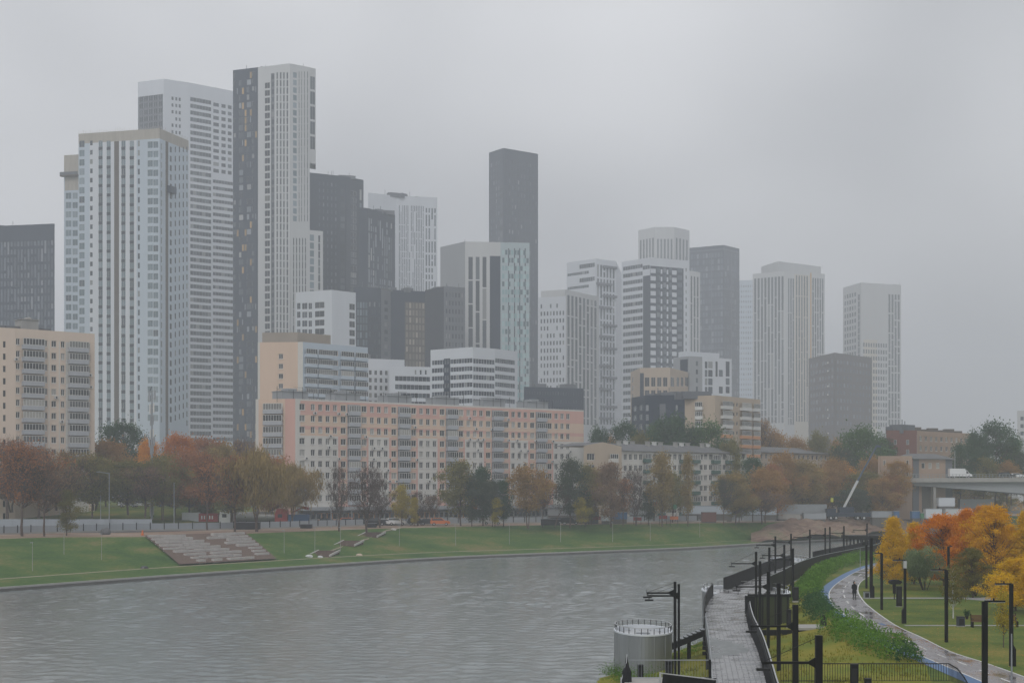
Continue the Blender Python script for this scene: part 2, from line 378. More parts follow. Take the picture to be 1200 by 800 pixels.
class Building:
    def __init__(s, name, label, pts, Y, ref, mats, zb=4.9, cat='building', group=None, depth=18, zt=None, ys=None, k=None, raw=False):
        k = k or (1.25 if Y >= 520 else 1.0); s.mats = mats; s.zb = zb; s.k = k; Y = Y * (1 if raw else k)
        s.zt = zt if zt is not None else HC + (HY - pts[ref][1]) * Y / F
        P = []
        for i, (u, v) in enumerate(pts):
            y = ys[i] if ys else (s.zt - HC) * F / (HY - v); P.append(Vector((gx(u, y), y)))
        s.P = P
        s.root = empty(name, (P[0].x, P[0].y, zb), label, cat, group)
        turn = 0
        if len(P) > 2:
            a, b = (P[1] - P[0]), (P[-1] - P[1]); turn = (a.x * b.y - a.y * b.x) / (a.length * b.length)
        if turn < .25:
            q = (P[-1] - P[0]) * .01; back = [P[-1] + P[-1].normalized() * depth - q, P[0] + P[0].normalized() * depth + q]
        else:
            mid = Vector((0, 0)); back = [P[-1] + (P[0] - P[1]) * .98] if len(P) == 3 else [P[-1] + (P[0] - P[1])]
        s.back = back
        s.faces = [Face(P[i], P[i + 1], zb, s.zt, s) for i in range(len(P) - 1)]
    def finish(s, wallname='wall', roofstuff=True, seed=0, cap=100, parapet=.9):
        o = s.P[0]; root = s.root; mb = MB(); allw = []
        for fi, f in enumerate(s.faces):
            S = {0.0, round(f.L, 3)}; Z = {round(f.z0, 3), round(f.z1, 3)}
            cl = lambda x, a, b: round(min(max(x, a), b), 3)
            pan = [(cl(a, 0, f.L), cl(b, 0, f.L), cl(c, f.z0, f.z1), cl(d, f.z0, f.z1), m) for a, b, c, d, m in f.panels]
            for a, b, c, d, m in pan: S |= {a, b}; Z |= {c, d}
            for w in f.wins: S |= {w[0], w[1]}; Z |= {w[2], w[3]}
            S = sorted(S); Z = sorted(Z); si = {x: i for i, x in enumerate(S)}; zi = {x: i for i, x in enumerate(Z)}
            g = [[0] * (len(S) - 1) for _ in range(len(Z) - 1)]
            for a, b, c, d, m in pan:
                for r in range(zi[c], zi[d]): g[r][si[a]:si[b]] = [m] * (si[b] - si[a])
            used = []
            for w in f.wins:
                ok = all(g[r][c] >= 0 for r in range(zi[w[2]], zi[w[3]]) for c in (si[w[0]], si[w[1]] - 1))
                if not ok: continue
                for r in range(zi[w[2]], zi[w[3]]): g[r][si[w[0]]:si[w[1]]] = [-1] * (si[w[1]] - si[w[0]])
                used.append(w)
            def P3(x, y, z, f=f): q = f.p0 + f.d * x - f.n * y; return (q.x - o.x, q.y - o.y, z - s.zb)
            for r in range(len(Z) - 1):
                c = 0; row = g[r]
                while c < len(row):
                    m = row[c]; e = c
                    while e < len(row) and row[e] == m: e += 1
                    if m >= 0: mb.quad(P3(S[c], 0, Z[r]), P3(S[e], 0, Z[r]), P3(S[e], 0, Z[r + 1]), P3(S[c], 0, Z[r + 1]), m)
                    c = e
            rl = f.rel
            for a, b, c, d, st, gm in used:
                m = 0
                mb.quad(P3(a, 0, c), P3(a, rl, c), P3(a, rl, d), P3(a, 0, d), m); mb.quad(P3(b, rl, c), P3(b, 0, c), P3(b, 0, d), P3(b, rl, d), m)
                mb.quad(P3(a, 0, d), P3(a, rl, d), P3(b, rl, d), P3(b, 0, d), m); mb.quad(P3(a, 0, c), P3(b, 0, c), P3(b, rl, c), P3(a, rl, c), m)
                mid = f.p0 + f.d * ((a + b) / 2); vd = Vector((-mid.x, -mid.y)).normalized()
                allw.append(((b - a) * (d - c) * max(.05, vd.dot(f.n)) * 2 + d * .002, fi, a, b, c, d, st, gm, rl))
        pts = s.P + s.back
        for i in range(len(s.P) - 1, len(pts)):
            a, b = pts[i], pts[(i + 1) % len(pts)]
            mb.quad((a.x - o.x, a.y - o.y, 0), (b.x - o.x, b.y - o.y, 0), (b.x - o.x, b.y - o.y, s.zt - s.zb), (a.x - o.x, a.y - o.y, s.zt - s.zb))
        mb.build(wallname, s.mats, root)
        rb = MB(); rb.poly([(p.x - o.x, p.y - o.y, s.zt - s.zb - parapet) for p in pts])
        c = sum(pts, Vector((0, 0))) / len(pts)
        ring = [p + (c - p) * .02 for p in pts]                      # parapet coping
        for i in range(len(pts)):
            a, b, a2, b2 = pts[i], pts[(i + 1) % len(pts)], ring[i], ring[(i + 1) % len(pts)]; zt = s.zt - s.zb + .002
            rb.quad(*[(p.x - o.x, p.y - o.y, zt) for p in (a, b, b2, a2)]); rb.quad((b2.x - o.x, b2.y - o.y, zt), (a2.x - o.x, a2.y - o.y, zt), (a2.x - o.x, a2.y - o.y, zt - parapet), (b2.x - o.x, b2.y - o.y, zt - parapet))
        rb.build('roof', 'roofgrey', root)
        allw.sort(key=lambda w: -w[0])
        for w in allw[:cap]:
            _, fi, a, b, c_, d, st, gm, rl = w; f = s.faces[fi]; q = f.p0 + f.d * a - f.n * rl
            link('window', win_mesh(b - a, d - c_, st, gm), root, (q.x - o.x, q.y - o.y, c_ - s.zb), math.atan2(f.d.y, f.d.x))
        rest = allw[cap:]
        if rest:
            wb = MB(); gms = sorted({w[7] for w in rest})
            class X(MB): pass
            for w in rest:
                _, fi, a, b, c_, d, st, gm, rl = w; f = s.faces[fi]; gi = gms.index(gm)
                def T(x, y, z, f=f, a=a, c_=c_, rl=rl):
                    q = f.p0 + f.d * (a + x) - f.n * (rl + y); return (q.x - o.x, q.y - o.y, c_ + z - s.zb)
                k = len(wb.m); win_geo(wb, b - a, d - c_, st, T)
                for j in range(k, len(wb.m)): wb.m[j] = gi if wb.m[j] == 0 else len(gms)
            tag(wb.build('window', gms + ['winframe'], root), kind='stuff')
        if roofstuff:
            rnd = random.Random(seed + int(o.x)); mbr = MB()
            for k in range(3):
                t, q = rnd.uniform(.2, .75), rnd.uniform(.25, .6)
                pp = s.P[0] + (s.P[-1] - s.P[0]) * t + (pts[-1] - s.P[0]) * q * .6
                w = rnd.uniform(1.5, 4); mbr.box(-w, w, -w * .6, w * .6, -parapet, rnd.uniform(.5, 1.8), 0, rnd.uniform(0, 1), (pp.x - o.x, pp.y - o.y, s.zt - s.zb))
            for k in range(4):
                pp = s.P[0] + (s.P[-1] - s.P[0]) * rnd.uniform(.1, .9) + (pts[-1] - s.P[0]) * .2
                x, y, zz = pp.x - o.x, pp.y - o.y, s.zt - s.zb
                mbr.tube((x, y, zz - parapet), (x, y, zz + rnd.uniform(1, 3.5)), .12)
            mbr.build('rooftop_equipment', 'midgrey', root)
        return root

def part_on(B, f, s0, s1, y0, y1, z0, z1, name, m, extra=None):
    """box part fixed to face f: s along face, y outward distance"""
    o = B.P[0]; q = f.p0 + f.d * s0; mb = MB(); mb.box(0, s1 - s0, -y1, -y0, 0, z1 - z0)
    return mb.build(name, m, B.root, (q.x - o.x, q.y - o.y, z0 - B.zb), math.atan2(f.d.y, f.d.x))

# ================================================================== SKYLINE
def t_far_left():
    b = Building('dark_tower', 'dark glass tower in haze at the left edge, behind the peach apartment block', [(-80, 268), (64, 262)], 640, 1, ['darkblue', 'midgrey'], depth=30)
    f = b.faces[0]; f.grid(34, -70, 63, 284, 420, 3.3, .62, .62, gm='g_night', tall=(1, 2, 1))
    f.panel(-80, 64, 262, 281, 0); b.finish(seed=1)
t_far_left()

def t_construction():
    w = Building('unfinished_wing', 'lower blue-white side wing with boarded top beside the unfinished tower', [(75, 182), (93, 181)], 545, 1, ['white_blue', 'board', 'concrete'], depth=14)
    f = w.faces[0]; f.panel(75, 93, 181, 203, 1); f.panel(75, 93, 203, 207, 2); f.panel(76, 93, 207, 223, 1)
    f.cols([(77, 83.5), (85, 91)], 226, 500, 3.3, .66, 'thin', 'g_blue'); r = w.finish(roofstuff=False)
    part_on(w, f, -1.2, f.L, 0.01, 1.6, f.z(207, 84), f.z(205.5, 84), 'work_platform', 'brownstrip')
    part_on(w, f, -1.2, f.L, 1.5, 1.6, f.z(205.4, 84), f.z(202, 84), 'guard_rail', 'midgrey')
    b = Building('unfinished_tower', 'tall blue-white tower under construction with boarded beige crown', [(92, 157), (187, 150.5), (221, 165)], 522, 1, ['white', 'white_blue', 'board', 'brownstrip', 'greywall'])
    f, g = b.faces
    f.panel(92, 105, None, None, 1); f.panel(160, 187, None, None, 1); g.panel(187, 221, None, None, 1)
    for a, c in ((118, 124), (128, 132), (144, 150), (101, 105)): pass
    f.panel(133.8, 139.5, 164, None, 3, 137)
    f.cols([(92.8, 99)], 165, 500, 3.2, .7, 'thin', 'g_blue'); f.cols([(105.5, 108.5)], 165, 500, 3.2, .5, 'none', 'g_mid')
    f.cols([(115.5, 120.2), (125, 129.7), (142.2, 147), (152, 157)], 165, 500, 3.2, .64, 'thin', 'g_blue')
    for a, c in ((115.5, 120.2), (125, 129.7), (142.2, 147), (152, 157)): f.panel(a, c, 165, None, 4)
    for a, c in ((115.5, 120.2), (125, 129.7), (142.2, 147), (152, 157)):
        s0, s1 = f.su(a), f.su(c); pt = 3.2 * b.k; z = f.z(165, (a + c) / 2) - pt * .64
        while z > b.zb + 5: f.panels.append((s0, s1, z - pt * .36, z, 6)); z -= pt
    b.mats += ['midgrey', 'darkgrey']
    f.cols([(161.5, 163.8)], 165, 500, 3.2, .6, 'none', 'g_mid'); f.cols([(173, 179), (179.6, 185.4)], 166, 500, 3.2, .68, 'thin', 'g_blue')
    g.cols([(188.5, 190.3)], 168, 500, 3.2, .68, 'thin', 'g_blue')
    g.panel(194, 197.2, 166, None, 3); g.cols([(199, 201.5), (204.8, 206.5), (209.6, 211.2), (214.2, 215.8), (218.5, 220)], 172, 500, 3.2, .62, 'none', 'g_mid')
    zt = b.zt
    for ff in (f, g): ff.panels.append((0, ff.L, zt - 4.3, zt, 2))
    b.finish(roofstuff=False)
    o = b.P[0]; m = MB()                                          # rebar and guard screen standing on the crown
    for ff in (f, g):
        k = 0.0
        while k < ff.L:
            q = ff.p0 + ff.d * k - ff.n * .3; x, y = q.x - o.x, q.y - o.y; m.tube((x, y, zt - b.zb - .9), (x, y, zt - b.zb + random.Random(k).uniform(.5, 1.6)), .07, n=4); k += 1.1
    m.build('rebar', 'board', b.root)
    part_on(b, g, g.su(196), g.su(203), .05, 1.6, g.z(227, 200), g.z(219, 200), 'facade_cradle', 'darkblue')
t_construction()

def t3():
    b = Building('banded_tower', 'tallest white tower with curved side and horizontal window bands behind the unfinished one', [(161.5, 96.5), (192, 92.5), (222, 97), (274, 107)], 729, 1, ['white', 'greywall', 'midgrey'])
    f, g, h = b.faces
    f.panel(162, 191, 112, None, 2); f.grid(5, 162.5, 190.5, 112, 420, 3.2, .78, .84, gm='g_mid', style='thin')
    g.cols([(201, 203.4), (205.5, 207.8), (209.5, 211.8)], 114, 480, 3.2, .5, gm='g_mid', uref=206, skip=.12)
    h.bands(223, 247.5, 116, 520, 3.2, .6, 1.9, gm='g_mid'); 
    h.cols([(250, 256.5), (259.5, 264.5), (267, 271.5)], 122, 210, 3.2, .55, gm='g_mid', uref=260); h.bands(249.5, 273, 212, 520, 3.2, .5, 1.9, gm='g_mid')
    b.finish(seed=3)
t3()

def t4():
    b = Building('two_tone_tower', 'tallest tower, dark with amber panels on its left and white slotted facade on its right', [(273, 82.5), (339.5, 74.5), (363, 79)], 650, 1, ['offwhite', 'darkblue', 'amber', 'white', 'midgrey'])
    f, g = b.faces; f.panel(273, 302.3, None, None, 1)
    rnd = random.Random(5); a = f.su(273.8); e = f.su(301.5); z = f.z1 - 2
    n = 9; w = (e - a) / n; row = 0
    while z > b.zb + 6:
        for i in range(n):
            r = rnd.random(); x = a + i * w
            if i in (2, 5) and r < .75: f.win(x + .15, x + w * (1 if r < .3 else 1.7) - .1, z - 2.8, z, 'none', 'g_light' if rnd.random() < .35 else 'g_mid')
            elif i in (0, 7) and r < .7: f.win(x + .1, x + w * .85, z - 2.2, z, 'none', 'g_mid')
            elif r < .14: f.win(x + .3, x + w * .9, z - 3.4, z, 'none', 'g_amber')
            elif r < .22: f.win(x + .4, x + w * .6, z - 3.0, z, 'none', 'g_light')
        z -= 3.2 * b.k
    f.cols([(310.3, 316.2)], 97, 480, 3.2, .76, 'thin', 'g_dark')
    f.panel(317.5, 321.6, 86, None, 4); f.cols([(318, 321.2)], 87, 480, 3.2, .66, 'none', 'g_mid')
    f.cols([(324, 325.6), (328, 329.8), (331.8, 333.6), (335.8, 337.6)], 85, 480, 3.2, .86, 'none', 'g_mid')
    g.cols([(343.5, 347.8)], 85, 265, 3.2, .72, 'none', 'g_blue'); g.cols([(350.2, 351), (353.2, 354), (356.6, 357.4), (360, 360.9)], 84, 266, 3.2, .92, 'none', 'g_mid')
    b.finish(seed=2)
    # overhanging bay on the right from the roof down to mid height
    c = Building('overhanging_bay', None, [(362.8, 79.2), (370, 80.8)], b.P[2].y + .5, 0, ['offwhite', 'midgrey'], zb=zat(191, b.P[2].y), depth=14, raw=True)
    for k in ('label', 'category'):
        if k in c.root: del c.root[k]
    q = c.faces[0]; q.cols([(363.6, 369.3)], 90, 188, 6.4, .86, 'thin', 'g_mid'); c.finish(roofstuff=False)
    c.root.parent = b.root; c.root.location = c.root.location - Vector((b.P[0].x, b.P[0].y, b.zb))
    d = Building('slotted_annex', 'mid-height white slotted block attached to the right of the tallest tower', [(341, 267.5), (378.5, 271)], 628, 1, ['offwhite', 'midgrey'])
    g = d.faces[0]; g.cols([(343.5, 344.8), (347, 348.3), (350.5, 351.8), (354, 355.3), (357.4, 358.7)], 279, 480, 3.2, .9, gm='g_mid'); g.cols([(363.2, 368)], 275, 480, 3.2, .8, gm='g_blue'); g.cols([(373, 375.2)], 276, 480, 3.2, .9, gm='g_mid')
    d.finish(seed=4, roofstuff=False)
t4()

def t5():
    b = Building('dark_tower', 'dark blue-grey tower directly right of the tallest tower, its roof bumpy', [(361, 202), (406, 207), (426, 211)], 720, 1, ['darkblue', 'darkgrey', 'midgrey'])
    f, g = b.faces; f.grid(5, 372, 396, 214, 480, 3.2, .5, .3, gm='g_night'); f.cols([(399, 404)], 222, 480, 3.2, .66, gm='g_mid'); g.cols([(411, 417.5)], 224, 480, 3.2, .7, gm='g_mid', style='thin'); g.cols([(421.5, 424)], 222, 480, 6.4, .8, gm='g_light')
    b.finish(seed=6)
    b = Building('dark_tower', 'shorter dark tower with bright window strips, between dark tower and white slotted one', [(421, 243), (431, 244), (463, 252)], 690, 1, ['darkblue', 'darkgrey', 'midgrey'])
    f, g = b.faces; g.grid(13, 426, 460, 258, 480, 3.3, .74, .62, gm='g_light', tall=(1, 1, 1, 2, 3), skip=.25)
    b.finish(seed=7)
    b = Building('white_slotted_tower', 'white tower with blank left side and narrow dark slot windows', [(431.5, 226), (464.6, 229.5), (512.5, 231.5)], 760, 1, ['white', 'greywall'])
    f, g = b.faces
    g.grid(15, 467, 497, 241, 480, 3.3, .86, .42, gm='g_night', tall=(2, 3, 2, 1), skip=.06); g.grid(4, 498, 511.5, 244, 480, 3.3, .7, .5, gm='g_night', tall=(1, 2, 2), skip=.05)
    b.finish(seed=8)
t5()

def t8():
    b = Building('white_block', 'white mid-rise with blank corner wall and dark corner windows, behind the beige-blue block', [(346.5, 342.5), (389, 339.5), (417, 343)], 540, 1, ['white', 'greywall'])
    f, g = b.faces; f.cols([(348, 352), (354, 360), (361.5, 365.5)], 355, 480, 3.1, .7, 'thin', 'g_mid'); f.cols([(369, 380), (381.5, 394)], 354, 480, 3.1, .68, 'thin', 'g_dark'); g.cols([(409.5, 416)], 356, 480, 3.1, .7, 'thin', 'g_dark')
    b.finish(seed=9, roofstuff=False)
    b = Building('dark_glass_block', 'low bluish dark glass block right of the white block with blank corner', [(414, 336), (448, 337.5)], 660, 1, ['darkblue', 'midgrey'], depth=14)
    f = b.faces[0]; f.grid(4, 418, 431, 354, 480, 3.2, .8, .7, gm='g_blue'); f.grid(5, 432, 446, 354, 480, 3.2, .62, .6, gm='g_mid'); b.finish(seed=10)
    b = Building('dark_office_block', 'dark office block with pale lit window grid, between two low dark blocks', [(446.5, 337), (458, 339.5), (499, 341.5)], 630, 1, ['midgrey', 'darkblue', 'brownstrip'])
    f, g = b.faces; g.panel(458, 500, None, None, 1); g.panel(474.5, 498.5, 354, None, 2); g.grid(6, 475, 498, 355, 480, 3.0, .74, .62, gm='g_warm'); f.cols([(450.5, 454.5)], 352, 480, 3, .55, gm='g_mid'); b.finish(seed=11)
    b = Building('grey_block', 'charcoal mid-rise with small even windows, left of the white and teal tower', [(498, 340), (520, 335.5), (545, 337)], 575, 1, ['darkgrey', 'midgrey'])
    f, g = b.faces; g.panel(520, 545, None, None, 1); g.grid(6, 521.5, 543.5, 343, 480, 3.1, .55, .45, gm='g_mid'); b.finish(seed=12)
t8()

def t10():
    b = Building('dark_slab_tower', 'tall slim dark tower with lighter windows, rising behind the teal and white tower', [(573, 179), (590, 173.5), (630.5, 180.5)], 800, 1, ['darkblue', 'darkgrey'], k=1.4)
    f, g = b.faces; f.grid(4, 574.5, 586, 190, 480, 3.3, .6, .45, gm='g_night'); f.cols([(585.5, 589)], 220, 480, 3.3, .75, gm='g_mid')
    g.grid(11, 592, 630, 190, 480, 3.3, .62, .45, gm='g_mid', skip=.03); b.finish(seed=13, roofstuff=False)
    b = Building('teal_tower', 'white and teal tower with a blank left side and dark vertical strip', [(516, 289.5), (545, 283), (620.5, 284.5)], 600, 1, ['offwhite', 'greywall', 'darkblue', 'teal', 'white'])
    f, g = b.faces; f.panel(516, 545, None, None, 1); g.panel(574, 586.5, 300, None, 2); g.panel(586.5, 620.5, None, None, 3)
    g.cols([(549, 554), (557.5, 562), (565.5, 570)], 301, 480, 3.1, .84, 'none', 'g_mid', tall=(3, 4)); 
    g.grid(9, 588, 620, 293, 480, 3.1, .62, .74, gm='g_teal', skip=.12)
    for u in (596, 603, 609, 615.5): g.panel(u - .6, u + .6, 291, None, 2)
    b.finish(seed=14)
t10()

def t12():
    b = Building('white_office', 'low white office with curved front and dark ribbon windows behind the pink block', [(504.5, 410), (554, 406.5), (580, 408.5), (606.5, 412)], 500, 1, ['white', 'darkblue', 'greywall'])
    for i, f in enumerate(b.faces):
        u0, u1 = ((506, 553.6), (554.6, 579.6), (580.4, 603.5))[i]
        f.bands(u0, u1, 421, 480, 2.62, .56, 1.1, gm='g_mid')
    b.faces[0].panel(520, 527.6, 420, None, 1)
    b.finish(seed=15, roofstuff=False)
    b = Building('white_clinic', 'low white block with square windows left of the curved white office', [(430, 420), (474, 421.5)], 470, 1, ['white', 'greywall'], depth=15)
    f = b.faces[0]; f.grid(5, 431, 462, 434, 500, 2.3, .6, .5, gm='g_mid', style='thin'); b.finish(seed=16, roofstuff=False)
    b = Building('white_office_wing', 'stepped white wing with ribbon windows against the curved white office', [(456, 428.5), (505, 430)], 462, 1, ['white', 'greywall'], depth=15)
    f = b.faces[0]; f.bands(463, 504, 441, 500, 2.5, .56, 1.2, gm='g_mid'); f.cols([(486, 488), (492, 494), (498, 500)], 433.5, 439.5, 2.2, .6, gm='g_mid'); b.finish(seed=17, roofstuff=False)
    b = Building('dark_parking_block', 'low charcoal block behind the right end of the pink block', [(614, 453), (684, 455)], 520, 1, ['darkblue', 'midgrey'], depth=15)
    f = b.faces[0]; f.grid(22, 616, 683, 459, 500, 2.6, .4, .25, gm='g_night'); b.finish(seed=18)
t12()

def t15():
    b = Building('pale_tower', 'pale tower with scattered small windows right of the slim dark tower', [(631, 348.5), (663, 347)], 640, 1, ['white', 'greywall'], depth=12, k=1.4)
    f = b.faces[0]; f.grid(8, 632.5, 662, 356, 500, 3.1, .55, .48, gm='g_mid', skip=.12); b.finish(seed=19, roofstuff=False)
    b = Building('pale_gridded_tower', 'pale gridded tower with tall narrow bays beside the balconied tower', [(634, 341), (662.5, 339), (702, 347.5)], 670, 1, ['offwhite', 'greywall'], k=1.45)
    f, g = b.faces; g.grid(8, 664, 700, 349, 500, 3.15, .82, .58, gm='g_mid', tall=(1, 3, 3)); b.finish(seed=20)
    b = Building('balconied_tower', 'pale tower with ladder-like dark balcony strips on its rounded corner', [(664, 308), (698, 303), (722, 306), (729, 322)], 700, 1, ['white', 'greywall', 'midgrey', 'white_blue'], k=1.5)
    f, g, h = b.faces; f.bands(679, 697, 309, 345, 6.3, .3, 2, gm='g_mid'); f.bands(665, 690, 319, 345, 6.3, .2, 2, gm='g_mid')
    g.grid(6, 699, 721, 311, 505, 3.2, .74, .55, gm='g_mid', tall=(1, 2)); 
    z = g.z(311, 710); o = b.P[0]
    k = 0
    while z > 30:
        s0 = g.su(698.5 if k % 2 else 706); s1 = g.su(716 if k % 2 else 721.8); part_on(b, g, s0, s1, .02, 1.5, z - 1.8, z - .3, 'balcony', 'midgrey'); z -= 8.0 if k % 3 else 12.0; k += 1
    b.finish(seed=21)
    b = Building('crowned_tower', 'pale tower with tall slit windows at its crown, highest of the central group', [(748, 270), (768, 266), (790, 266), (808, 270)], 800, 1, ['offwhite', 'greywall'], k=1.8)
    for i, (f, rg) in enumerate(zip(b.faces, ((749, 767, 5), (769, 789, 5), (791, 807, 4)))): f.grid(rg[2], rg[0], rg[1], 280, 420, 3.3, .9, .5, gm='g_mid', tall=8)
    b.finish(seed=22)
    b = Building('pale_wing', 'narrow pale side wing between the striped tower and the dark glass tower', [(806, 317), (820.5, 319)], 735, 1, ['offwhite', 'greywall'], depth=14, k=1.55)
    f = b.faces[0]; f.grid(3, 808.5, 819.5, 324, 480, 3.3, .85, .5, gm='g_mid', tall=(3, 4)); b.finish(roofstuff=False, seed=23)
    b = Building('striped_tower', 'black and white tower with horizontal stripes left and checkered strips right', [(728.5, 307), (762, 301.5), (808, 305.5)], 660, 1, ['white', 'darkblue', 'midgrey'], k=1.5)
    f, g = b.faces; f.bands(730, 753, 311, 505, 3.2, .52, 2.2, gm='g_mid'); f.bands(753, 761.5, 311, 322, 3.2, .52, 2.2, gm='g_mid'); f.panel(753.5, 762, 323, None, 1)
    g.panel(762, 801, 313, None, 1)
    z = g.z(316, 780)
    while z > 12:
        for a, c in ((762.3, 768.5), (774.2, 776.2), (781.2, 783.2), (787.5, 793)):
            g.panels.append((g.su(a), g.su(c), z - 2.85, z, 0))
        z -= 4.8
    g.cols([(770, 773), (777.4, 780.3), (784.3, 786.8), (794, 799)], 314, 500, 3.2, .6, gm='g_night'); g.cols([(803.5, 804.6)], 314, 500, 3.2, .5, gm='g_mid')
    b.finish(seed=24)
    b = Building('dark_glass_tower', 'dark glass tower with faint pale floor lines, right of the striped tower', [(808, 290.5), (848, 287), (866.5, 291.5)], 770, 1, ['darkblue', 'midgrey', 'greywall'], k=1.8)
    f, g = b.faces
    for ff, (u0, u1, n) in zip((f, g), ((809, 847.5, 11), (849, 866, 6))):
        z = ff.z1 - 4; 
        while z > 20: ff.panels.append((0, ff.L, z, z + .85, 1)); z -= 17.8
        ff.grid(n, u0, u1, 297, 500, 3.3, .7, .7, gm='g_night', skip=.1)
    f.panels.append((f.su(833.5), f.su(834.1), 10, f.z1 - 6, 1)); g.panels.append((g.su(857), g.su(857.6), 10, g.z1 - 6, 1))
    b.finish(seed=25)
    b = Building('misty_tower', 'faint pale blue tower slice between the dark glass and the cream gridded towers', [(864, 328.5), (890, 328)], 950, 1, ['white_blue', 'greywall'], depth=20, k=1.85)
    f = b.faces[0]; f.grid(9, 865, 889, 334, 500, 3.2, .4, .5, gm='g_light'); b.finish(roofstuff=False, seed=26)
t15()

def t20():
    b = Building('cream_gridded_tower', 'cream tower with tall grouped windows and one yellow stripe', [(882, 321), (920, 317.5), (966.5, 321)], 700, 1, ['offwhite', 'greywall', 'cream', 'amber'], k=1.9)
    f, g = b.faces; f.grid(9, 883, 919, 325, 500, 3.2, .88, .6, gm='g_mid', tall=(3, 4, 5), style='none')
    g.grid(3, 923, 931, 326, 500, 3.2, .88, .6, gm='g_mid', tall=(3, 5)); g.panel(931, 948, 322, None, 2); g.grid(5, 932, 947.5, 323, 500, 3.2, .88, .5, gm='g_mid', tall=(3, 5)); g.grid(5, 951.5, 965.5, 326, 500, 3.2, .85, .6, gm='g_mid', tall=(2, 3))
    g.panel(949.3, 951, None, 420, 3)
    b.finish(seed=27, roofstuff=False)
    o = b.P[0]; c = Building('penthouse', None, [(892, 312.5), (912, 306), (962, 312.5)], 1355, 1, ['offwhite'], zb=b.zt - .9, raw=True)
    for k in ('label', 'category'):
        if k in c.root: del c.root[k]
    c.finish(seed=28); c.root.parent = b.root; c.root.location = c.root.location - Vector((o.x, o.y, b.zb))
    b = Building('cream_tower', 'isolated cream tower with blank upper wall, far right of the skyline', [(988, 337), (1009, 331), (1056, 334)], 740, 1, ['offwhite', 'greywall', 'cream'], k=1.9)
    f, g = b.faces; f.grid(5, 989, 1003.5, 344, 505, 3.2, .62, .66, gm='g_mid', style='none'); f.cols([(1005.3, 1007.5)], 345, 505, 3.2, .9, gm='g_mid')
    g.grid(4, 1040.5, 1055, 345, 505, 3.2, .8, .62, gm='g_mid', tall=(1, 3)); g.panel(1012, 1028, 398, None, 2); g.grid(10, 1011, 1040, 402, 505, 3.2, .62, .6, gm='g_mid'); b.finish(seed=29)
    b = Building('brown_dark_block', 'dark brown block standing in front of the gap between two cream towers', [(947.5, 420), (978, 413), (1022, 419)], 620, 1, ['brown_tower', 'darkgrey', 'lit'], k=1.9)
    f, g = b.faces; f.grid(8, 949, 977, 424, 505, 3.1, .5, .5, gm='g_night', skip=.1); g.grid(11, 980, 1021, 424, 505, 3.1, .5, .5, gm='g_night', skip=.1)
    z = f.z(424, 970)
    for k in range(7):
        f.panels.append((f.su(969.6), f.su(970.8), z - 1.2, z, 2)); z -= 11.8 if k % 2 else 6.4
    b.finish(seed=30)
    b = Building('orange_framed_block', 'low orange-beige block with tall window bays below the striped tower', [(739, 436), (750, 431), (785, 430.5), (808, 436.5)], 540, 1, ['beige', 'darkblue', 'greywall'])
    f, g, h = b.faces; f.cols([(740.5, 742)], 442, 470, 3, .6, gm='g_mid'); g.panel(744, 754.5, 437, None, 1); g.cols([(755.5, 761), (763, 768), (770, 775), (777, 782)], 442, 453.5, 3.4, .95, 'thin', 'g_dark'); g.cols([(755.5, 761), (763, 768), (770, 775), (777, 782)], 457, 480, 3.4, .8, 'thin', 'g_dark')
    h.cols([(786, 790), (793, 796), (798, 801), (803, 807)], 442, 455, 3.4, .95, 'thin', 'g_mid'); b.finish(seed=31)
    b = Building('black_block', 'low black-clad block with white windows in front of the orange-beige one', [(740, 466), (756, 463), (813, 462.5)], 500, 1, ['darkblue', 'midgrey'])
    f, g = b.faces; f.grid(2, 741, 755, 475, 512, 3.1, .55, .5, gm='g_light', style='thin'); g.cols([(757, 760), (762, 764), (787, 790), (792, 794)], 474.5, 512, 3.1, .6, 'thin', 'g_light', skip=.2); g.panel(773, 780, 473, None, 1); b.finish(seed=32)
    b = Building('light_grey_block', 'light grey mid-rise with irregular window clusters behind the beige balconied block', [(789, 419), (808, 417), (857.5, 420.5)], 560, 1, ['greywall', 'white', 'darkblue'])
    f, g = b.faces; f.panel(797, 806, 421, 436, 2); g.panel(823, 857.5, None, None, 1); g.cols([(815.5, 818)], 423, 470, 3.1, .55, gm='g_mid'); g.cols([(826, 829), (830, 835), (838.5, 841), (842.5, 847), (850.5, 855)], 423.5, 470, 3.1, .8, gm='g_mid', tall=(1, 2, 1), skip=.15); b.finish(seed=33, roofstuff=False)
    o = b.P[0]; c = Building('penthouse', None, [(795, 412.5), (804, 411.5), (843, 414)], 708, 1, ['white'], zb=b.zt - .9, raw=True)
    for k in ('label', 'category'):
        if k in c.root: del c.root[k]
    c.finish(roofstuff=False); c.root.parent = b.root; c.root.location = c.root.location - Vector((o.x, o.y, b.zb))
    b = Building('pale_tower', 'sliver of a pale block at the far right edge above the trees', [(1192, 481), (1260, 481)], 620, 0, ['offwhite'], depth=20); b.faces[0].grid(6, 1193, 1250, 488, 520, 3, .5, .4, gm='g_mid'); b.finish(seed=34)
t20()

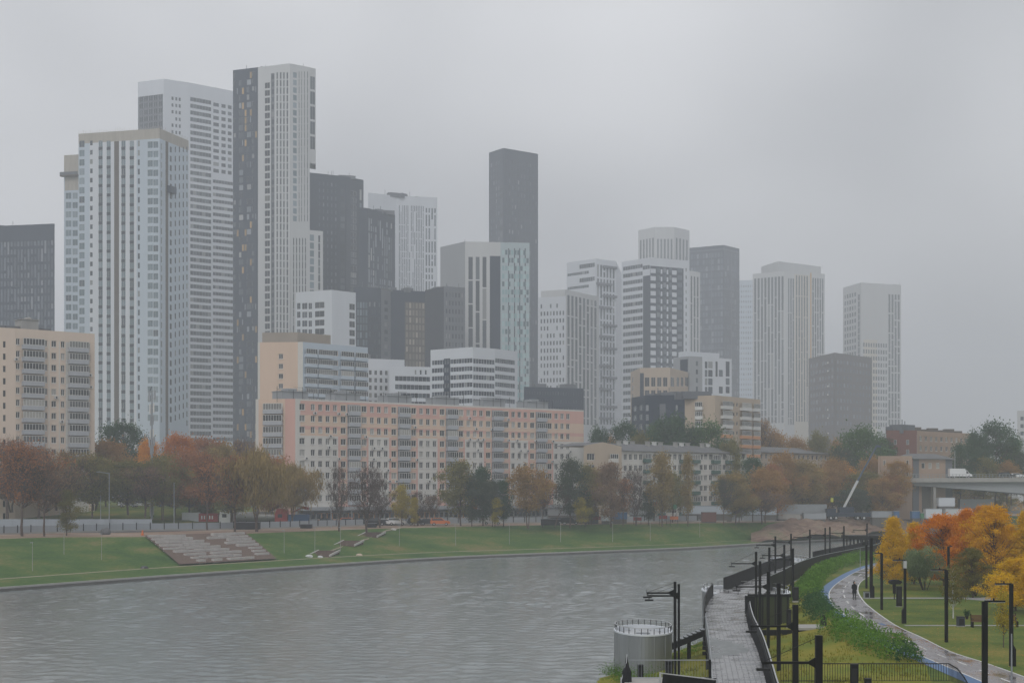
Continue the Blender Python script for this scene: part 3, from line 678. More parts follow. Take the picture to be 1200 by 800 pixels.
# ================================================================== NEARER RESIDENTIAL BLOCKS
BALC = {}
def balcony(B, f, s0, s1, z0, z1, m='balcony', glz='g_res', rail=.95, out=.9, glazed=True):
    """loggia: slab and parapet, glazing above it as a sub-part"""
    o = B.P[0]; w = s1 - s0; h = z1 - z0; key = ('b', round(w, 2), round(h, 2), m, rail)
    if key not in BALC:
        mb = MB(); mb.box(0, w, -out, 0, 0, .12); mb.box(0, w, -out - .06, -out, 0, rail); mb.box(-.05, .0, -out, 0, 0, rail); mb.box(w, w + .05, -out, 0, 0, rail)
        me = mb.mesh('balcony'); me.materials.append(MATS[m]); BALC[key] = me
    q = f.p0 + f.d * s0
    ob = link('balcony', BALC[key], B.root, (q.x - o.x, q.y - o.y, z0 - B.zb), math.atan2(f.d.y, f.d.x))
    if glazed: link('glazing', win_mesh(w, h - rail - .25, 'many', glz), ob, (0, -out + .02, rail + .02))
    return ob
ACM = None
def aircon(B, f, s, z):
    global ACM
    if ACM is None:
        mb = MB(); mb.box(0, .85, -.38, 0, 0, .6); mb.tube((.42, -.385, .3), (.42, -.39, .3), .24, n=10, m=1); ACM = mb.mesh('air_conditioner'); ACM.materials.append(MATS['winframe']); ACM.materials.append(MATS['dark_metal'])
    o = B.P[0]; q = f.p0 + f.d * s + f.n * .02
    link('air_conditioner', ACM, B.root, (q.x - o.x, q.y - o.y, z - B.zb), math.atan2(f.d.y, f.d.x))

def pink_block():
    b = Building('pink_apartment_block', 'long nine-storey apartment block with pink, peach and white panels by the river road', [(299.5, 467.5), (346, 467), (684, 480.5)], 376, 1, ['palewall', 'pink', 'peach', 'concrete', 'orangepanel', 'roofgrey', 'greywall'])
    f, g = b.faces; f.rel = g.rel = .22; rnd = random.Random(14); PZ = 2.8; zt = b.zt; z_top = zt - 1.05
    # end face: peach with loggias, pink stripe
    f.panels.append((0, f.L, b.zb + 3, zt, 2)); f.panels.append((0, f.su(303), b.zb, zt, 0)); f.panels.append((f.su(334), f.L, b.zb, zt, 1)); 
    s0, s1 = f.su(309.5), f.su(331.5)
    for k in range(9):
        z = z_top - k * PZ; f.panels.append((s0, s1, z - 2.45, z, 0)); balcony(b, f, s0, s1, z - 2.6, z + .15)
    g.panels.append((g.su(346), g.su(351), b.zb, zt, 0))
    A = (g.su(401) - .55); per = (g.su(634) - g.su(414.5)) / 4
    # painted bands: top three storeys pink/peach all along, below pink around the balcony stacks only
    zlow = z_top - 2.9 * PZ + .2
    g.panels.append((g.su(352), g.L, zlow, zt - .4, 1)); g.panels.append((g.su(352), g.L, z_top - PZ * 2 + .15, z_top - PZ * 1 + .0 , 2))
    g.panels.append((g.su(352), g.L, zlow, zlow + PZ * .55, 2)); g.panels.append((g.su(352), g.L, zt - .35, zt, 0))
    def column(u_s, w, h=1.55, st='two', rows=9):
        for k in range(rows):
            z = z_top - k * PZ - .1; g.win(u_s - w / 2, u_s + w / 2, z - h, z, st, 'g_res')
            if rnd.random() < .16: aircon(b, g, u_s + rnd.uniform(-.3, .8), z - h - .95)
    c0 = g.su(414.5)
    for n in range(5):
        c = c0 + n * per
        hw = per * .115
        g.panels.append((c - per * .30, c + per * .29, b.zb + 3, zlow + .01, 1)); 
        for k in range(9):
            z = z_top - k * PZ; g.panels.append((c - hw - .1, c + hw + .1, z - 2.7, z + .1, 6)); g.panels.append((c - per * .26, c - hw - .3, z - 2.3, z + .2, 2)); g.panels.append((c + hw + .3, c + per * .25, z - 2.3, z + .2, 2))
            balcony(b, g, c - hw, c + hw, z - 2.6, z + .1, out=.7)
        column(c - per * .2, 1.5); column(c + per * .205, 1.5)
        for t in (.36, .5, .64):
            if c + t * per < g.L - 1: column(c + t * per, 1.15)
    for t in (-.5, -.64, -.78, -.36): column(c0 + t * per, 1.15)
    column(c0 - per * .98, 1.5)
    # ground floor: grey canopy, orange shop fronts, glazing
    zg = b.zb; g.panels.append((0, g.L, zg, zg + 3.2, 6))
    u = 384
    for a, e in ((372, 400), (405, 440), (452, 478), (482, 515), (534, 552)):
        g.panels.append((g.su(a), g.su(e), zg, zg + 2.6, 4))
    for k in range(56):
        s = 3 + k * (g.L - 6) / 56; g.win(s, s + (g.L - 6) / 56 * .8, zg + 1.0, zg + 2.5, 'one', 'g_dark')
    b.finish(roofstuff=False)
    part_on(b, g, .5, g.L - .5, .02, 2.2, zg + 3.25, zg + 4.1, 'canopy', 'greywall')
    o = b.P[0]; ang = math.atan2(g.d.y, g.d.x)
    # lift houses with pipe frames on the roof
    for n, uc in enumerate((352, 414, 475, 531, 586, 637)):
        q = g.p0 + g.d * g.su(uc) - g.n * 5; w = 3.7
        m = MB(); m.box(-w, w, -2.4, 2.4, -1.0, 1.9); m.box(-w - .15, w + .15, -2.6, 2.6, 1.9, 2.05)
        m.box(-1.6, 1.0, -1.6, 1.6, 2.05, 2.7)
        h = m.build('lift_house', 'greywall', b.root, (q.x - o.x, q.y - o.y, zt - b.zb), ang)
        p = MB()
        for x in (-w - 1.6, -w * .2, w * .5, w + 1.2): p.tube((x, -2.9, -.9), (x, -2.9, 2.6 + .5 * math.sin(n + x)), .06, n=4)
        p.tube((-w - 1.6, -2.9, 2.3), (w + 1.2, -2.9, 2.2), .05, n=4); p.tube((-w * .2, -2.9, 2.9), (w * .5, -2.9, 2.9), .05, n=4)
        p.build('aerial_frame', 'dark_metal', h)
pink_block()

def beige_left():
    b = Building('peach_apartment_block', 'peach nine-storey apartment block with stacked glazed balconies at the left edge', [(-60, 381), (18, 384.5), (111, 391)], 352, 1, ['peach_pale', 'palewall', 'concrete'])
    f, g = b.faces; g.rel = f.rel = .22; PZ = 2.8; rnd = random.Random(3)
    g.panels.append((0, g.su(22.5) - 1.4, b.zb, b.zt, 1)); g.panels.append((g.su(57), g.su(70), b.zb, b.zt - 2.4, 1)); g.panels.append((g.su(77), g.L, b.zb, b.zt - 2.4, 1)); g.panels.append((g.su(104), g.L, b.zb, b.zt - 2.4, 0)); g.panels.append((g.su(58), g.su(69), b.zb, b.zt - 2.4, 0))
    zr = g.z(399, 60)
    for k in range(10):
        z = zr - k * PZ
        for uc, w in ((21, .95), (53.3, .95), (63.2, 1.2), (73.6, .95), (104.2, .7)):
            s = g.su(uc); g.win(s - w / 2, s + w / 2, z - 1.45, z, 'two', 'g_res')
            if rnd.random() < .2: aircon(b, g, s + rnd.uniform(-.9, .2), z - 2.3)
        for a, c in ((25.5, 50.5), (79.5, 102.5)):
            balcony(b, g, g.su(a), g.su(c), z - 2.35, z + .35)
    f.grid(5, -40, 10, 399, None, PZ, .5, .3, gm='g_res')
    b.finish(roofstuff=False, cap=100)
    o = b.P[0]; zt = b.zt - b.zb
    q = g.p0 + g.d * g.su(44) - g.n * 6; m = MB(); m.box(-2.0, 2.0, -2, 2, -.9, 2.6); m.box(-2.2, 2.2, -2.2, 2.2, 2.6, 2.75); m.extrude([(-1.2, 2.75), (1.2, 2.75), (.2, 3.4)], -1, 1); m.build('lift_house', 'concrete', b.root, (q.x - o.x, q.y - o.y, zt), math.atan2(g.d.y, g.d.x))
    for u, w in ((8, 2.5), (22, 3), (55, 2), (66, 1.6)):
        q = g.p0 + g.d * g.su(u) - g.n * 7; m = MB(); m.box(-w, w, -1, 1, -.9, 1.0); m.build('roof_vent', 'roofgrey', b.root, (q.x - o.x, q.y - o.y, zt), .2)
beige_left()

def beige_blue():
    b = Building('peach_and_blue_block', 'twelve-storey block, peach end wall and blue-grey balconies, behind the pink block', [(302, 401), (355, 400.5), (431, 407)], 434, 1, ['peach', 'white_blue', 'palewall', 'midgrey'])
    f, g = b.faces; g.rel = .2; g.panels.append((0, g.L, b.zb, b.zt, 1)); f.panel(302, 304.5, None, None, 2); f.panel(349, 355, None, None, 2); PZ = 2.8
    f.cols([(326.5, 331.8)], 414.5, 500, PZ, .5, 'two', 'g_res')
    z = g.z(409, 390)
    for k in range(7):
        zz = z - k * PZ - .4
        for a, c in ((357, 370), (371.5, 388), (398, 413), (415, 429.5)): balcony(b, g, g.su(a), g.su(c), zz - 2.5, zz + .15, 'white_blue', 'g_res', out=.8)
        g.win(g.su(389.5), g.su(396), zz - 1.5, zz, 'three', 'g_dark')
    b.finish(roofstuff=False)
    o = b.P[0]; q0 = (f.p0 + (f.p1 - f.p0) * .06 - f.n * 2); q1 = f.p1 - g.n * 2.5 ; q2 = g.p0 + g.d * g.su(394) - g.n * 2.5; back = (f.p0 - f.p1).normalized() * 10
    m = MB(); z0 = b.zt - b.zb; m.prism([(p.x - o.x, p.y - o.y) for p in (q0, q1, q2, q2 + back, )], z0 - .9, z0 + 2.9); m.build('attic_storey', 'attic', b.root)
beige_blue()

def orange_balconies():
    b = Building('beige_balconied_block', 'beige nine-storey block with arched loggias and orange balcony fronts', [(802.5, 464), (838, 463), (891, 468)], 450, 1, ['beige', 'palewall', 'orangepanel'])
    f, g = b.faces; f.rel = g.rel = .2; PZ = 2.8
    for ff, us in ((f, ((815.5, 824),)), (g, ((844.5, 856), (867, 878), (881, 888.5)))):
        z = ff.z(470, 850)
        for k in range(8):
            for a, c in us: balcony(b, ff, ff.su(a), ff.su(c), z - k * PZ - 2.4, z - k * PZ + .2, 'winframe' if k < 3 else 'orangepanel', 'g_res', out=.8)
    g.cols([(859, 861), (863, 865)], 472, None, PZ, .4, 'one', 'g_res'); f.cols([(827, 829)], 472, None, PZ, .4, 'one', 'g_res', skip=.5)
    b.finish(roofstuff=False)
    o = b.P[0]; m = MB()
    for k in range(9):
        q = f.p1 + (f.p0 - f.p1) * (k / 10) - g.n * 5; h = 1.4 + .5 * math.sin(k * 2.3); m.box(-.5, .5, -.5, .5, -.9, h * .8, 0, 0, (q.x - o.x, q.y - o.y, b.zt - b.zb))
    q = f.p1 - g.n * 6; m.box(-4, 4, -1.2, 1.2, -.9, 1.3, 0, .1, (q.x - o.x, q.y - o.y, b.zt - b.zb)); m.build('roof_vents', 'midgrey', b.root).name = 'rooftop_equipment'
orange_balconies()

def five_storey():
    b = Building('peach_gabled_end_block', 'peach gable-ended block wing at the left end of the pale five-storey block', [(684, 522), (728.5, 523)], 388, 1, ['beige', 'palewall', 'concrete'], depth=12)
    f = b.faces[0]; f.rel = .2
    f.cols([(688, 697)], 531, None, 2.8, .6, 'three', 'g_dark')
    z = f.z(531, 712)
    for k in range(6): balcony(b, f, f.su(713), f.su(722.5), z - k * 2.8 - 2.3, z - k * 2.8 + .1, 'palewall', 'g_res', out=.7)
    b.finish(roofstuff=False)
    o = b.P[0]; m = MB(); h = b.zt - b.zb
    q0, q1 = f.p0, f.p1; mid = (q0 + q1) / 2
    pr = [Vector((q0.x, q0.y)), Vector((q1.x, q1.y))]; nb = -f.n * 12
    a = (0, 0, h); c = (q1.x - o.x, q1.y - o.y, h); t = (mid.x - o.x, mid.y - o.y, h + 1.0)
    A = (nb.x, nb.y, h); C = (c[0] + nb.x, c[1] + nb.y, h); Tt = (t[0] + nb.x, t[1] + nb.y, h + 1.0)
    m.poly([a, c, t]); m.poly([A, Tt, C]); m.quad(a, t, Tt, A, 1); m.quad(t, c, C, Tt, 1); m.build('gable', ['beige', 'roofgrey'], b.root)
    b = Building('pale_five_storey_block', 'pale five-storey block with grey hipped roof and green balconies behind the trees', [(728.5, 528), (875, 531.5)], 390, 0, ['palewall', 'green_balcony', 'concrete'], depth=12)
    g = b.faces[0]; g.rel = .2; PZ = 2.8
    z0 = g.z(531.5, 800)
    wins = [733, 739, 745, 751, 762, 767, 779, 785, 791, 797, 804, 822, 827, 833, 844, 849, 861, 866, 871]
    for u in wins: g.cols([(u - 1.9, u + 1.9)], 532, None, PZ, .52, 'two', 'g_res')
    rnd = random.Random(9)
    for u0, u1 in ((753.5, 760.5), (770.5, 777), (796, 802.5), (810, 818), (833.5, 841.5), (850, 858)):
        for k in range(6): balcony(b, g, g.su(u0), g.su(u1), z0 - k * PZ - 2.45, z0 - k * PZ + .1, 'green_balcony', 'g_res', out=.9, glazed=rnd.random() < .6)
    b.finish(roofstuff=False)
    o = b.P[0]; h = b.zt - b.zb; m = MB(); d = g.d; n = g.n; L = g.L
    def q(s, y, z): p = d * s - n * y; return (p.x, p.y, z)
    e = .7; A, B_, C, D = q(-e, -e, h + .02), q(L + e, -e, h + .02), q(L + e, 12 + e, h + .02), q(-e, 12 + e, h + .02); E, H = q(2, 6, h + 2.1), q(L - 9, 6, h + 2.0)
    m.quad(A, B_, H, E); m.poly([B_, C, H]); m.quad(C, D, E, H); m.poly([D, A, E]); m.quad(D, C, B_, A); rf = m.build('pitched_roof', 'roofgrey', b.root)
    for k in range(11):
        s = 4 + k * (L - 14) / 10; c = MB(); c.box(-.5, .5, -.4, .4, -1.2, .9); c.box(-.65, .65, -.55, .55, .9, 1.02); w = c.build('chimney', 'winframe' if k % 3 == 1 else 'concrete', rf, q(s, 4.6 + (k % 3), h + 1.8), math.atan2(d.y, d.x))
five_storey()

def small_right():
    b = Building('low_grey_roof_block', 'long low pale block with dark grey roof right of the five-storey block', [(868, 529), (1002, 533)], 470, 0, ['beige', 'palewall'], depth=12)
    f = b.faces[0]; f.rel = .2; f.grid(24, 872, 1000, 533, None, 2.8, .5, .42, gm='g_res', style='one'); b.finish(roofstuff=False)
    o = b.P[0]; h = b.zt - b.zb; m = MB(); d, n, L = f.d, f.n, f.L
    def q(s, y, z): p = d * s - n * y; return (p.x, p.y, z)
    A, B_, C, D = q(-.7, -.7, h + .02), q(L + .7, -.7, h + .02), q(L + .7, 12.7, h + .02), q(-.7, 12.7, h + .02); E, H = q(3, 6, h + 2), q(L - 3, 6, h + 2)
    m.quad(A, B_, H, E); m.poly([B_, C, H]); m.quad(C, D, E, H); m.poly([D, A, E]); m.build('pitched_roof', 'roofgrey', b.root)
    b = Building('red_brick_block', 'dark red brick block on the right, between the green trees and the peach wing', [(1038.5, 504), (1074.5, 504)], 470, 0, ['brickred', 'white'], depth=14)
    f = b.faces[0]; f.rel = .2; f.cols([(1047.5, 1051), (1062, 1065.5)], 515, None, 3.0, .5, 'one', 'g_light'); b.finish(seed=41)
    b = Building('peach_long_block', 'low peach block running right from the red brick block toward the dark trees', [(1074.6, 504.5), (1142, 508)], 472, 0, ['brown_beige', 'palewall', 'winframe'], depth=14)
    f = b.faces[0]; f.rel = .2; f.grid(11, 1076, 1141, 512, None, 3.0, .5, .45, gm='g_res', style='two'); b.finish(seed=42, roofstuff=False)
    m = MB(); o = b.P[0]
    for k in range(7):
        q = f.p0 + f.d * (f.L * (k + .5) / 7) - f.n * 5; m.box(-1.6, 1.6, -1, 1, -.9, .9 + .5 * (k % 2), 0, 0, (q.x - o.x, q.y - o.y, b.zt - b.zb))
    m.build('rooftop_equipment', 'brownstrip', b.root)
    b = Building('small_peach_house', 'small peach-walled house under the red brick block', [(1029, 534), (1069, 534)], 430, 0, ['brown_beige'], depth=8, zb=4.9)
    f = b.faces[0]; f.cols([(1035, 1038), (1050, 1053), (1062, 1065)], 539, 560, 3, .5, 'one', 'g_res'); b.finish(roofstuff=False)
    b = Building('dark_roofed_house', 'dark-roofed low house right of the small peach-walled one', [(1070, 537.5), (1116, 538)], 432, 0, ['brown_beige', 'midgrey'], depth=9)
    f = b.faces[0]; f.panel(1070, 1077, None, None, 1); f.panel(1108, 1116, None, None, 1); f.cols([(1080, 1084), (1088, 1092), (1097, 1101)], 542, 560, 3, .55, 'one', 'g_res'); b.finish(roofstuff=False)
    o = b.P[0]; h = b.zt - b.zb; m = MB(); d, n, L = f.d, f.n, f.L
    A, B_, C, D = q2 = [(d * s - n * y).to_tuple() + (h + .02,) for s, y in ((-.8, -.8), (L + .8, -.8), (L + .8, 9.8), (-.8, 9.8))]
    E = (d * 2 - n * 4.5).to_tuple() + (h + 1.6,); H = (d * (L - 2) - n * 4.5).to_tuple() + (h + 1.6,)
    m.quad(A, B_, H, E); m.poly([B_, C, H]); m.quad(C, D, E, H); m.poly([D, A, E]); m.build('pitched_roof', 'roofgrey', b.root)
    b = Building('white_gabled_house', 'small white house with one dark window left of the crane', [(904, 566), (937, 562)], 440, 1, ['concrete'], depth=8, zt=15.2, ys=[438, 440])
    f = b.faces[0]; f.cols([(912, 920)], 566, 580, 3, .9, 'two', 'g_dark'); b.finish(roofstuff=False)
small_right()

# ================================================================== TERRAIN, RIVER
def lerp(a, b, t): return a + (b - a) * t
def resample(P, n):
    """catmull-rom through P, n segments per span"""
    out = []
    for i in range(len(P) - 1):
        p0 = P[max(i - 1, 0)]; p1 = P[i]; p2 = P[i + 1]; p3 = P[min(i + 2, len(P) - 1)]
        for k in range(n):
            t = k / n
            out.append(tuple(.5 * ((2 * b) + (-a + c) * t + (2 * a - 5 * b + 4 * c - d) * t * t + (-a + 3 * b - 3 * c + d) * t ** 3) for a, b, c, d in zip(p0, p1, p2, p3)))
    out.append(tuple(P[-1])); return out
E_ = [(-160, 60), (-105, 135), (-68, 205), (-47, 242), (-16, 290), (10, 315), (38, 340), (62, 370), (95, 406), (150, 450), (400, 560), (1500, 900)]
P_ = [(-170, 62), (-112, 140), (-72.5, 215), (-54, 250), (-21, 298), (7, 321), (36, 346), (59, 377), (93, 413), (148, 458), (397, 570), (1497, 912)]
T_ = [(-215, 75), (-135, 180), (-88.5, 266), (-62, 279), (-30, 328), (5, 358), (42, 377), (64, 388), (88, 420), (145, 465), (395, 585), (1494, 925)]
E8, P8, T8 = (resample(x, 8) for x in (E_, P_, T_))
ZT = 5.0
def strip(name, A, za, B, zb, m, n=1, noise=0, zoff=0, i0=0, i1=None):
    mb = MB(); rnd = random.Random(name); A = A[i0:i1]; B = B[i0:i1]
    g = []
    for a, b in zip(A, B):
        row = []
        for k in range(n + 1):
            t = k / n; zz = lerp(za, zb, t) + (rnd.uniform(-noise, noise) if 0 < k < n else 0) + zoff
            row.append((lerp(a[0], b[0], t), lerp(a[1], b[1], t), zz))
        g.append(row)
    for i in range(len(g) - 1):
        for k in range(n): mb.quad(g[i][k], g[i + 1][k], g[i + 1][k + 1], g[i][k + 1])
    me_o = mb.build(name, m, smooth=False); return me_o
def shift(A, B, d):
    """move polyline A towards B by d metres"""
    o = []
    for a, b in zip(A, B):
        v = Vector((b[0] - a[0], b[1] - a[1])); L = v.length or 1; v = v * (d / L); o.append((a[0] + v.x, a[1] + v.y))
    return o
m = MB()
Wp = E8; Wi = shift(E8, T8, .55)
for i in range(len(Wp) - 1):
    a, b, c, d = Wp[i], Wp[i + 1], Wi[i + 1], Wi[i]
    m.quad((a[0], a[1], -1), (b[0], b[1], -1), (b[0], b[1], .38), (a[0], a[1], .38), 1)
    m.quad((a[0], a[1], .38), (b[0], b[1], .38), (b[0], b[1], .62), (a[0], a[1], .62), 0); m.quad((a[0], a[1], .62), (b[0], b[1], .62), (c[0], c[1], .62), (d[0], d[1], .62), 0)
    m.quad((c[0], c[1], .62), (c[0], c[1], -1), (d[0], d[1], -1), (d[0], d[1], .62), 0)
tag(m.build('quay_wall', ['concrete', 'concrete_dark']), 'low concrete quay wall along the far river edge under the grassy bank', 'quay wall')
Pi = shift(P8, T8, 1.6)
tag(strip('lower_verge', Wi, .60, P8, 1.0, 'grass_far', 3, .04), kind='structure')
tag(strip('footpath', P8, 1.0, Pi, 1.02, 'pathgravel'), kind='structure')
tag(strip('grass_bank', Pi, 1.02, T8, ZT, 'grass_far', 10, .10), kind='structure')
# plateau behind the bank, out to the horizon
T2 = [(lerp(a[0], -2600 + 5200 * i / (len(T8) - 1), .0), a[1]) for i, a in enumerate(T8)]
far = [(-2600 + 5200 * i / (len(T8) - 1), 3000) for i in range(len(T8))]
s1 = [(a[0] - 10, a[1] + 25) for a in T8]
tag(strip('soil_strip', T8, ZT, s1, ZT + .02, 'soil', 3, .05), kind='structure')
s2 = [(a[0] - 22, a[1] + 52) for a in T8]
tag(strip('road', s1, ZT + .02, s2, ZT + .02, 'asphalt', 2), kind='structure')
tag(strip('ground', s2, ZT + .02, far, 6.0, 'farground', 12, 0), kind='structure')
# raised lawn terrace behind the road on the left
m = MB(); rows = [(300, 5.0), (312, 5.2), (336, 8.4), (342, 9.0), (420, 9.4), (600, 9.4)]
def tx(Y): return (gx(-160, Y), gx(300, Y))
for i in range(len(rows) - 1):
    (y0, z0), (y1, z1) = rows[i], rows[i + 1]
    for k in range(12):
        a0 = lerp(*tx(y0), k / 12); a1 = lerp(*tx(y0), (k + 1) / 12); b0 = lerp(*tx(y1), k / 12); b1 = lerp(*tx(y1), (k + 1) / 12)
        sl = lambda kk, z: 5.0 + (z - 5.0) * min(1, (12 - kk) / 3)
        m.quad((a0, y0 + 30, sl(k, z0)), (a1, y0 + 30, sl(k + 1, z0)), (b1, y1 + 30, sl(k + 1, z1)), (b0, y1 + 30, sl(k, z1)))
struct(m, 'lawn_terrace', 'lawn')
# brown earth mound by the site on the right bank
m = MB(); rnd = random.Random(4); gr = []
for j in range(9):
    row = []
    for i in range(25):
        u = 880 + i * 9.5; Y0 = lerp(389, 422, max(0, min(1, (u - 900) / 120))) + (max(0, u - 1020) * .25)
        t = j / 8; Y = Y0 - 28 * (1 - t) + 8; e = math.sin(math.pi * min(1, i / 6 if i < 6 else (24 - i) / 6 if i > 18 else 1) / 2)
        z = 1.6 + 4.2 * t ** .7 * 1.0; z = lerp(z - 1.2, z + rnd.uniform(-.35, .35) + .5 * math.sin(i * .9 + j), e); row.append((gx(u, Y), Y, z))
    gr.append(row)
for j in range(8):
    for i in range(24): m.quad(gr[j][i], gr[j][i + 1], gr[j + 1][i + 1], gr[j + 1][i])
struct(m, 'earth_mound', 'mound')
# water
import numpy as np
def water_grid():
    xs = np.arange(-128, 128.1, .5); yy = np.arange(66, 470, .6); nx, ny = len(xs), len(yy); X, Y = np.meshgrid(xs, yy); Z = np.zeros_like(X); rg = np.random.RandomState(5)
    for k in range(90):
        lam = 1.2 * (2.7 / 1.2) ** rg.rand(); th = rg.normal(1.25, 1.0); kk = 2 * np.pi / lam; sl = .0135
        Z += sl / kk * np.sin(kk * (math.cos(th) * X + math.sin(th) * Y) + rg.rand() * 6.28 + 1.5 * np.sin(X * rg.uniform(.02, .07) + Y * rg.uniform(.02, .06)))
    P = np.zeros_like(X)
    for k in range(9):
        th = rg.rand() * 6.28; q = 2 * np.pi / rg.uniform(25, 120); P += np.sin(q * (math.cos(th) * X * .5 + math.sin(th) * Y) + rg.rand() * 6.28)
    Z *= .85 + .3 / (1 + np.exp(-P)); e = np.minimum(np.minimum(X + 128, 128 - X), np.minimum(Y - 66, 470 - Y)) / 6; Z *= np.clip(e, 0, 1)
    co = np.stack([X, Y, Z], -1).reshape(-1, 3); i = np.arange(nx * ny).reshape(ny, nx); fs = np.stack([i[:-1, :-1], i[:-1, 1:], i[1:, 1:], i[1:, :-1]], -1).reshape(-1, 4)
    me = bpy.data.meshes.new('river'); me.vertices.add(len(co)); me.vertices.foreach_set('co', co.ravel()); me.loops.add(fs.size); me.loops.foreach_set('vertex_index', fs.ravel()); me.polygons.add(len(fs)); me.polygons.foreach_set('loop_start', np.arange(0, fs.size, 4)); me.polygons.foreach_set('use_smooth', np.ones(len(fs), bool)); me.update(calc_edges=True); me.materials.append(MATS['water']); tag(link('river', me), kind='structure')
water_grid()
m = MB()
for a in ((-600, -128, -55, 1100), (128, 1700, -55, 1100), (-128, 128, -55, 66), (-128, 128, 470, 1100)): m.quad((a[0], a[2], 0), (a[1], a[2], 0), (a[1], a[3], 0), (a[0], a[3], 0))
struct(m, 'river_reach', 'water')
# near bank
XE = [(-6, 10), (0, 50), (3, 80), (7.2, 112), (17.4, 138), (32.3, 194), (53.6, 268), (78, 336), (150, 395), (400, 500)]
XT = [(2, 10), (9, 50), (17.6, 80), (21.8, 100), (26, 127), (31, 159), (37.4, 187), (47, 222), (58, 250), (90, 330), (165, 380), (410, 480)]
def ip(P, y):
    for a, b in zip(P, P[1:]):
        if y <= b[1]: return lerp(a[0], b[0], (y - a[1]) / (b[1] - a[1]))
    return P[-1][0]
def near_z(X, Y):
    a, b = ip(XE, Y), ip(XT, Y); t = (X - a) / (b - a)
    if t <= 0: return max(-1, .15 + t * 3)
    if t >= 1: return 3.4
    return .15 + 3.25 * (t * .75 + .25 * t * t * (3 - 2 * t))
m = MB(); rnd = random.Random(8); ys = [-50, 10] + [20 + 4 * k for k in range(93)]; ts = [-.25, 0] + [k / 9 for k in range(1, 10)] + [1.02, 1.1, 1.3, 1.7, 2.5, 4, 9, 30]
rows = []
for y in ys:
    a, b = ip(XE, max(10, y)), ip(XT, max(10, y)); row = []
    for t in ts:
        x = a + (b - a) * t; z = near_z(x, max(10, y)); z += rnd.uniform(-.09, .09) if 0 < t < 1 else 0; row.append((x, y, z))
    rows.append(row)
for r in range(len(rows) - 1):
    for c in range(len(ts) - 1):
        m.quad(rows[r][c], rows[r][c + 1], rows[r + 1][c + 1], rows[r + 1][c], 0 if ts[c] < 1 or (ts[c] < 1.3 and ys[r] < 112) else 1)
struct(m, 'near_bank', ['grass_near', 'lawn'])

# cycle path
ZP = 3.42
Lp = [(1228, 830), (1190, 815), (1152, 799), (1112, 782), (1072, 765), (1040, 750), (1010, 733), (985, 717), (974, 706), (971, 695), (977, 686), (988, 678), (1002, 670), (1020, 663), (1045, 657)]
Rp = [(1300, 830), (1250, 811), (1200, 792), (1155, 776), (1115, 763), (1080, 746), (1050, 732), (1024, 714), (1012, 703), (1006, 692), (1008, 683), (1015, 677), (1026, 670), (1040, 662.5), (1060, 656)]
Lw = resample([G(u, v, ZP) for u, v in Lp], 5); Rw = resample([G(u, v, ZP) for u, v in Rp], 5)
def ribbon(name, A, B, z, m, kind='structure', dashes=None):
    mb = MB()
    for i in range(len(A) - 1):
        if dashes and (i % dashes[1]) >= dashes[0]: continue
        mb.quad((A[i][0], A[i][1], z), (B[i][0], B[i][1], z), (B[i + 1][0], B[i + 1][1], z), (A[i + 1][0], A[i + 1][1], z))
    return tag(mb.build(name, m), kind=kind)
def mid(A, B, t): return [(lerp(a[0], b[0], t), lerp(a[1], b[1], t)) for a, b in zip(A, B)]
def offs(A, d):
    o = []
    for i, a in enumerate(A):
        p = A[max(0, i - 1)]; q = A[min(len(A) - 1, i + 1)]; t = Vector((q[0] - p[0], q[1] - p[1])).normalized(); o.append((a[0] - t.y * d, a[1] + t.x * d))
    return o
ribbon('path', Lw, Rw, ZP, 'wet_asphalt')
Bw = offs(Lw, .95)
ribbon('blue_lane', Bw, Lw, ZP + .004, 'bluepaint')
mat('paintwhite', (.68, .68, .66), .6, .12, 2)
ribbon('path_marking', Lw, mid(Lw, Rw, .035), ZP + .008, 'paintwhite'); ribbon('path_marking', mid(Lw, Rw, .965), Rw, ZP + .008, 'paintwhite')
D1 = resample(mid(Lw, Rw, .47), 3); D2 = resample(mid(Lw, Rw, .51), 3)
ribbon('path_marking', D1, D2, ZP + .010, 'paintwhite', dashes=(4, 9))
for (u, v) in ((1034, 731),):
    x, y = G(u, v, ZP); m = MB(); m.box(x - .17, x + .17, y - .8, y + .8, ZP + .011, ZP + .014); struct(m, 'path_marking', 'bluepaint')
# side paths over the lawn
for i, (y0, u0, u1, w) in enumerate(((G(1010, 701, 3.4)[1], 1013, 1260, 1.4), (G(1060, 733, 3.4)[1], 1062, 1260, .75))):
    m = MB(); m.quad((gx(u0, y0), y0, 3.412), (gx(u1, y0), y0, 3.412), (gx(u1, y0), y0 + w, 3.412), (gx(u0, y0), y0 + w, 3.412)); struct(m, 'footpath', 'path_grey')
m = MB(); p = [G(u, v, 3.4) for u, v in ((1126, 701.5), (1168, 704.5), (1205, 702), (1160, 699))]; m.poly([(a, b, 3.416) for a, b in p]); struct(m, 'footpath', 'path_grey')

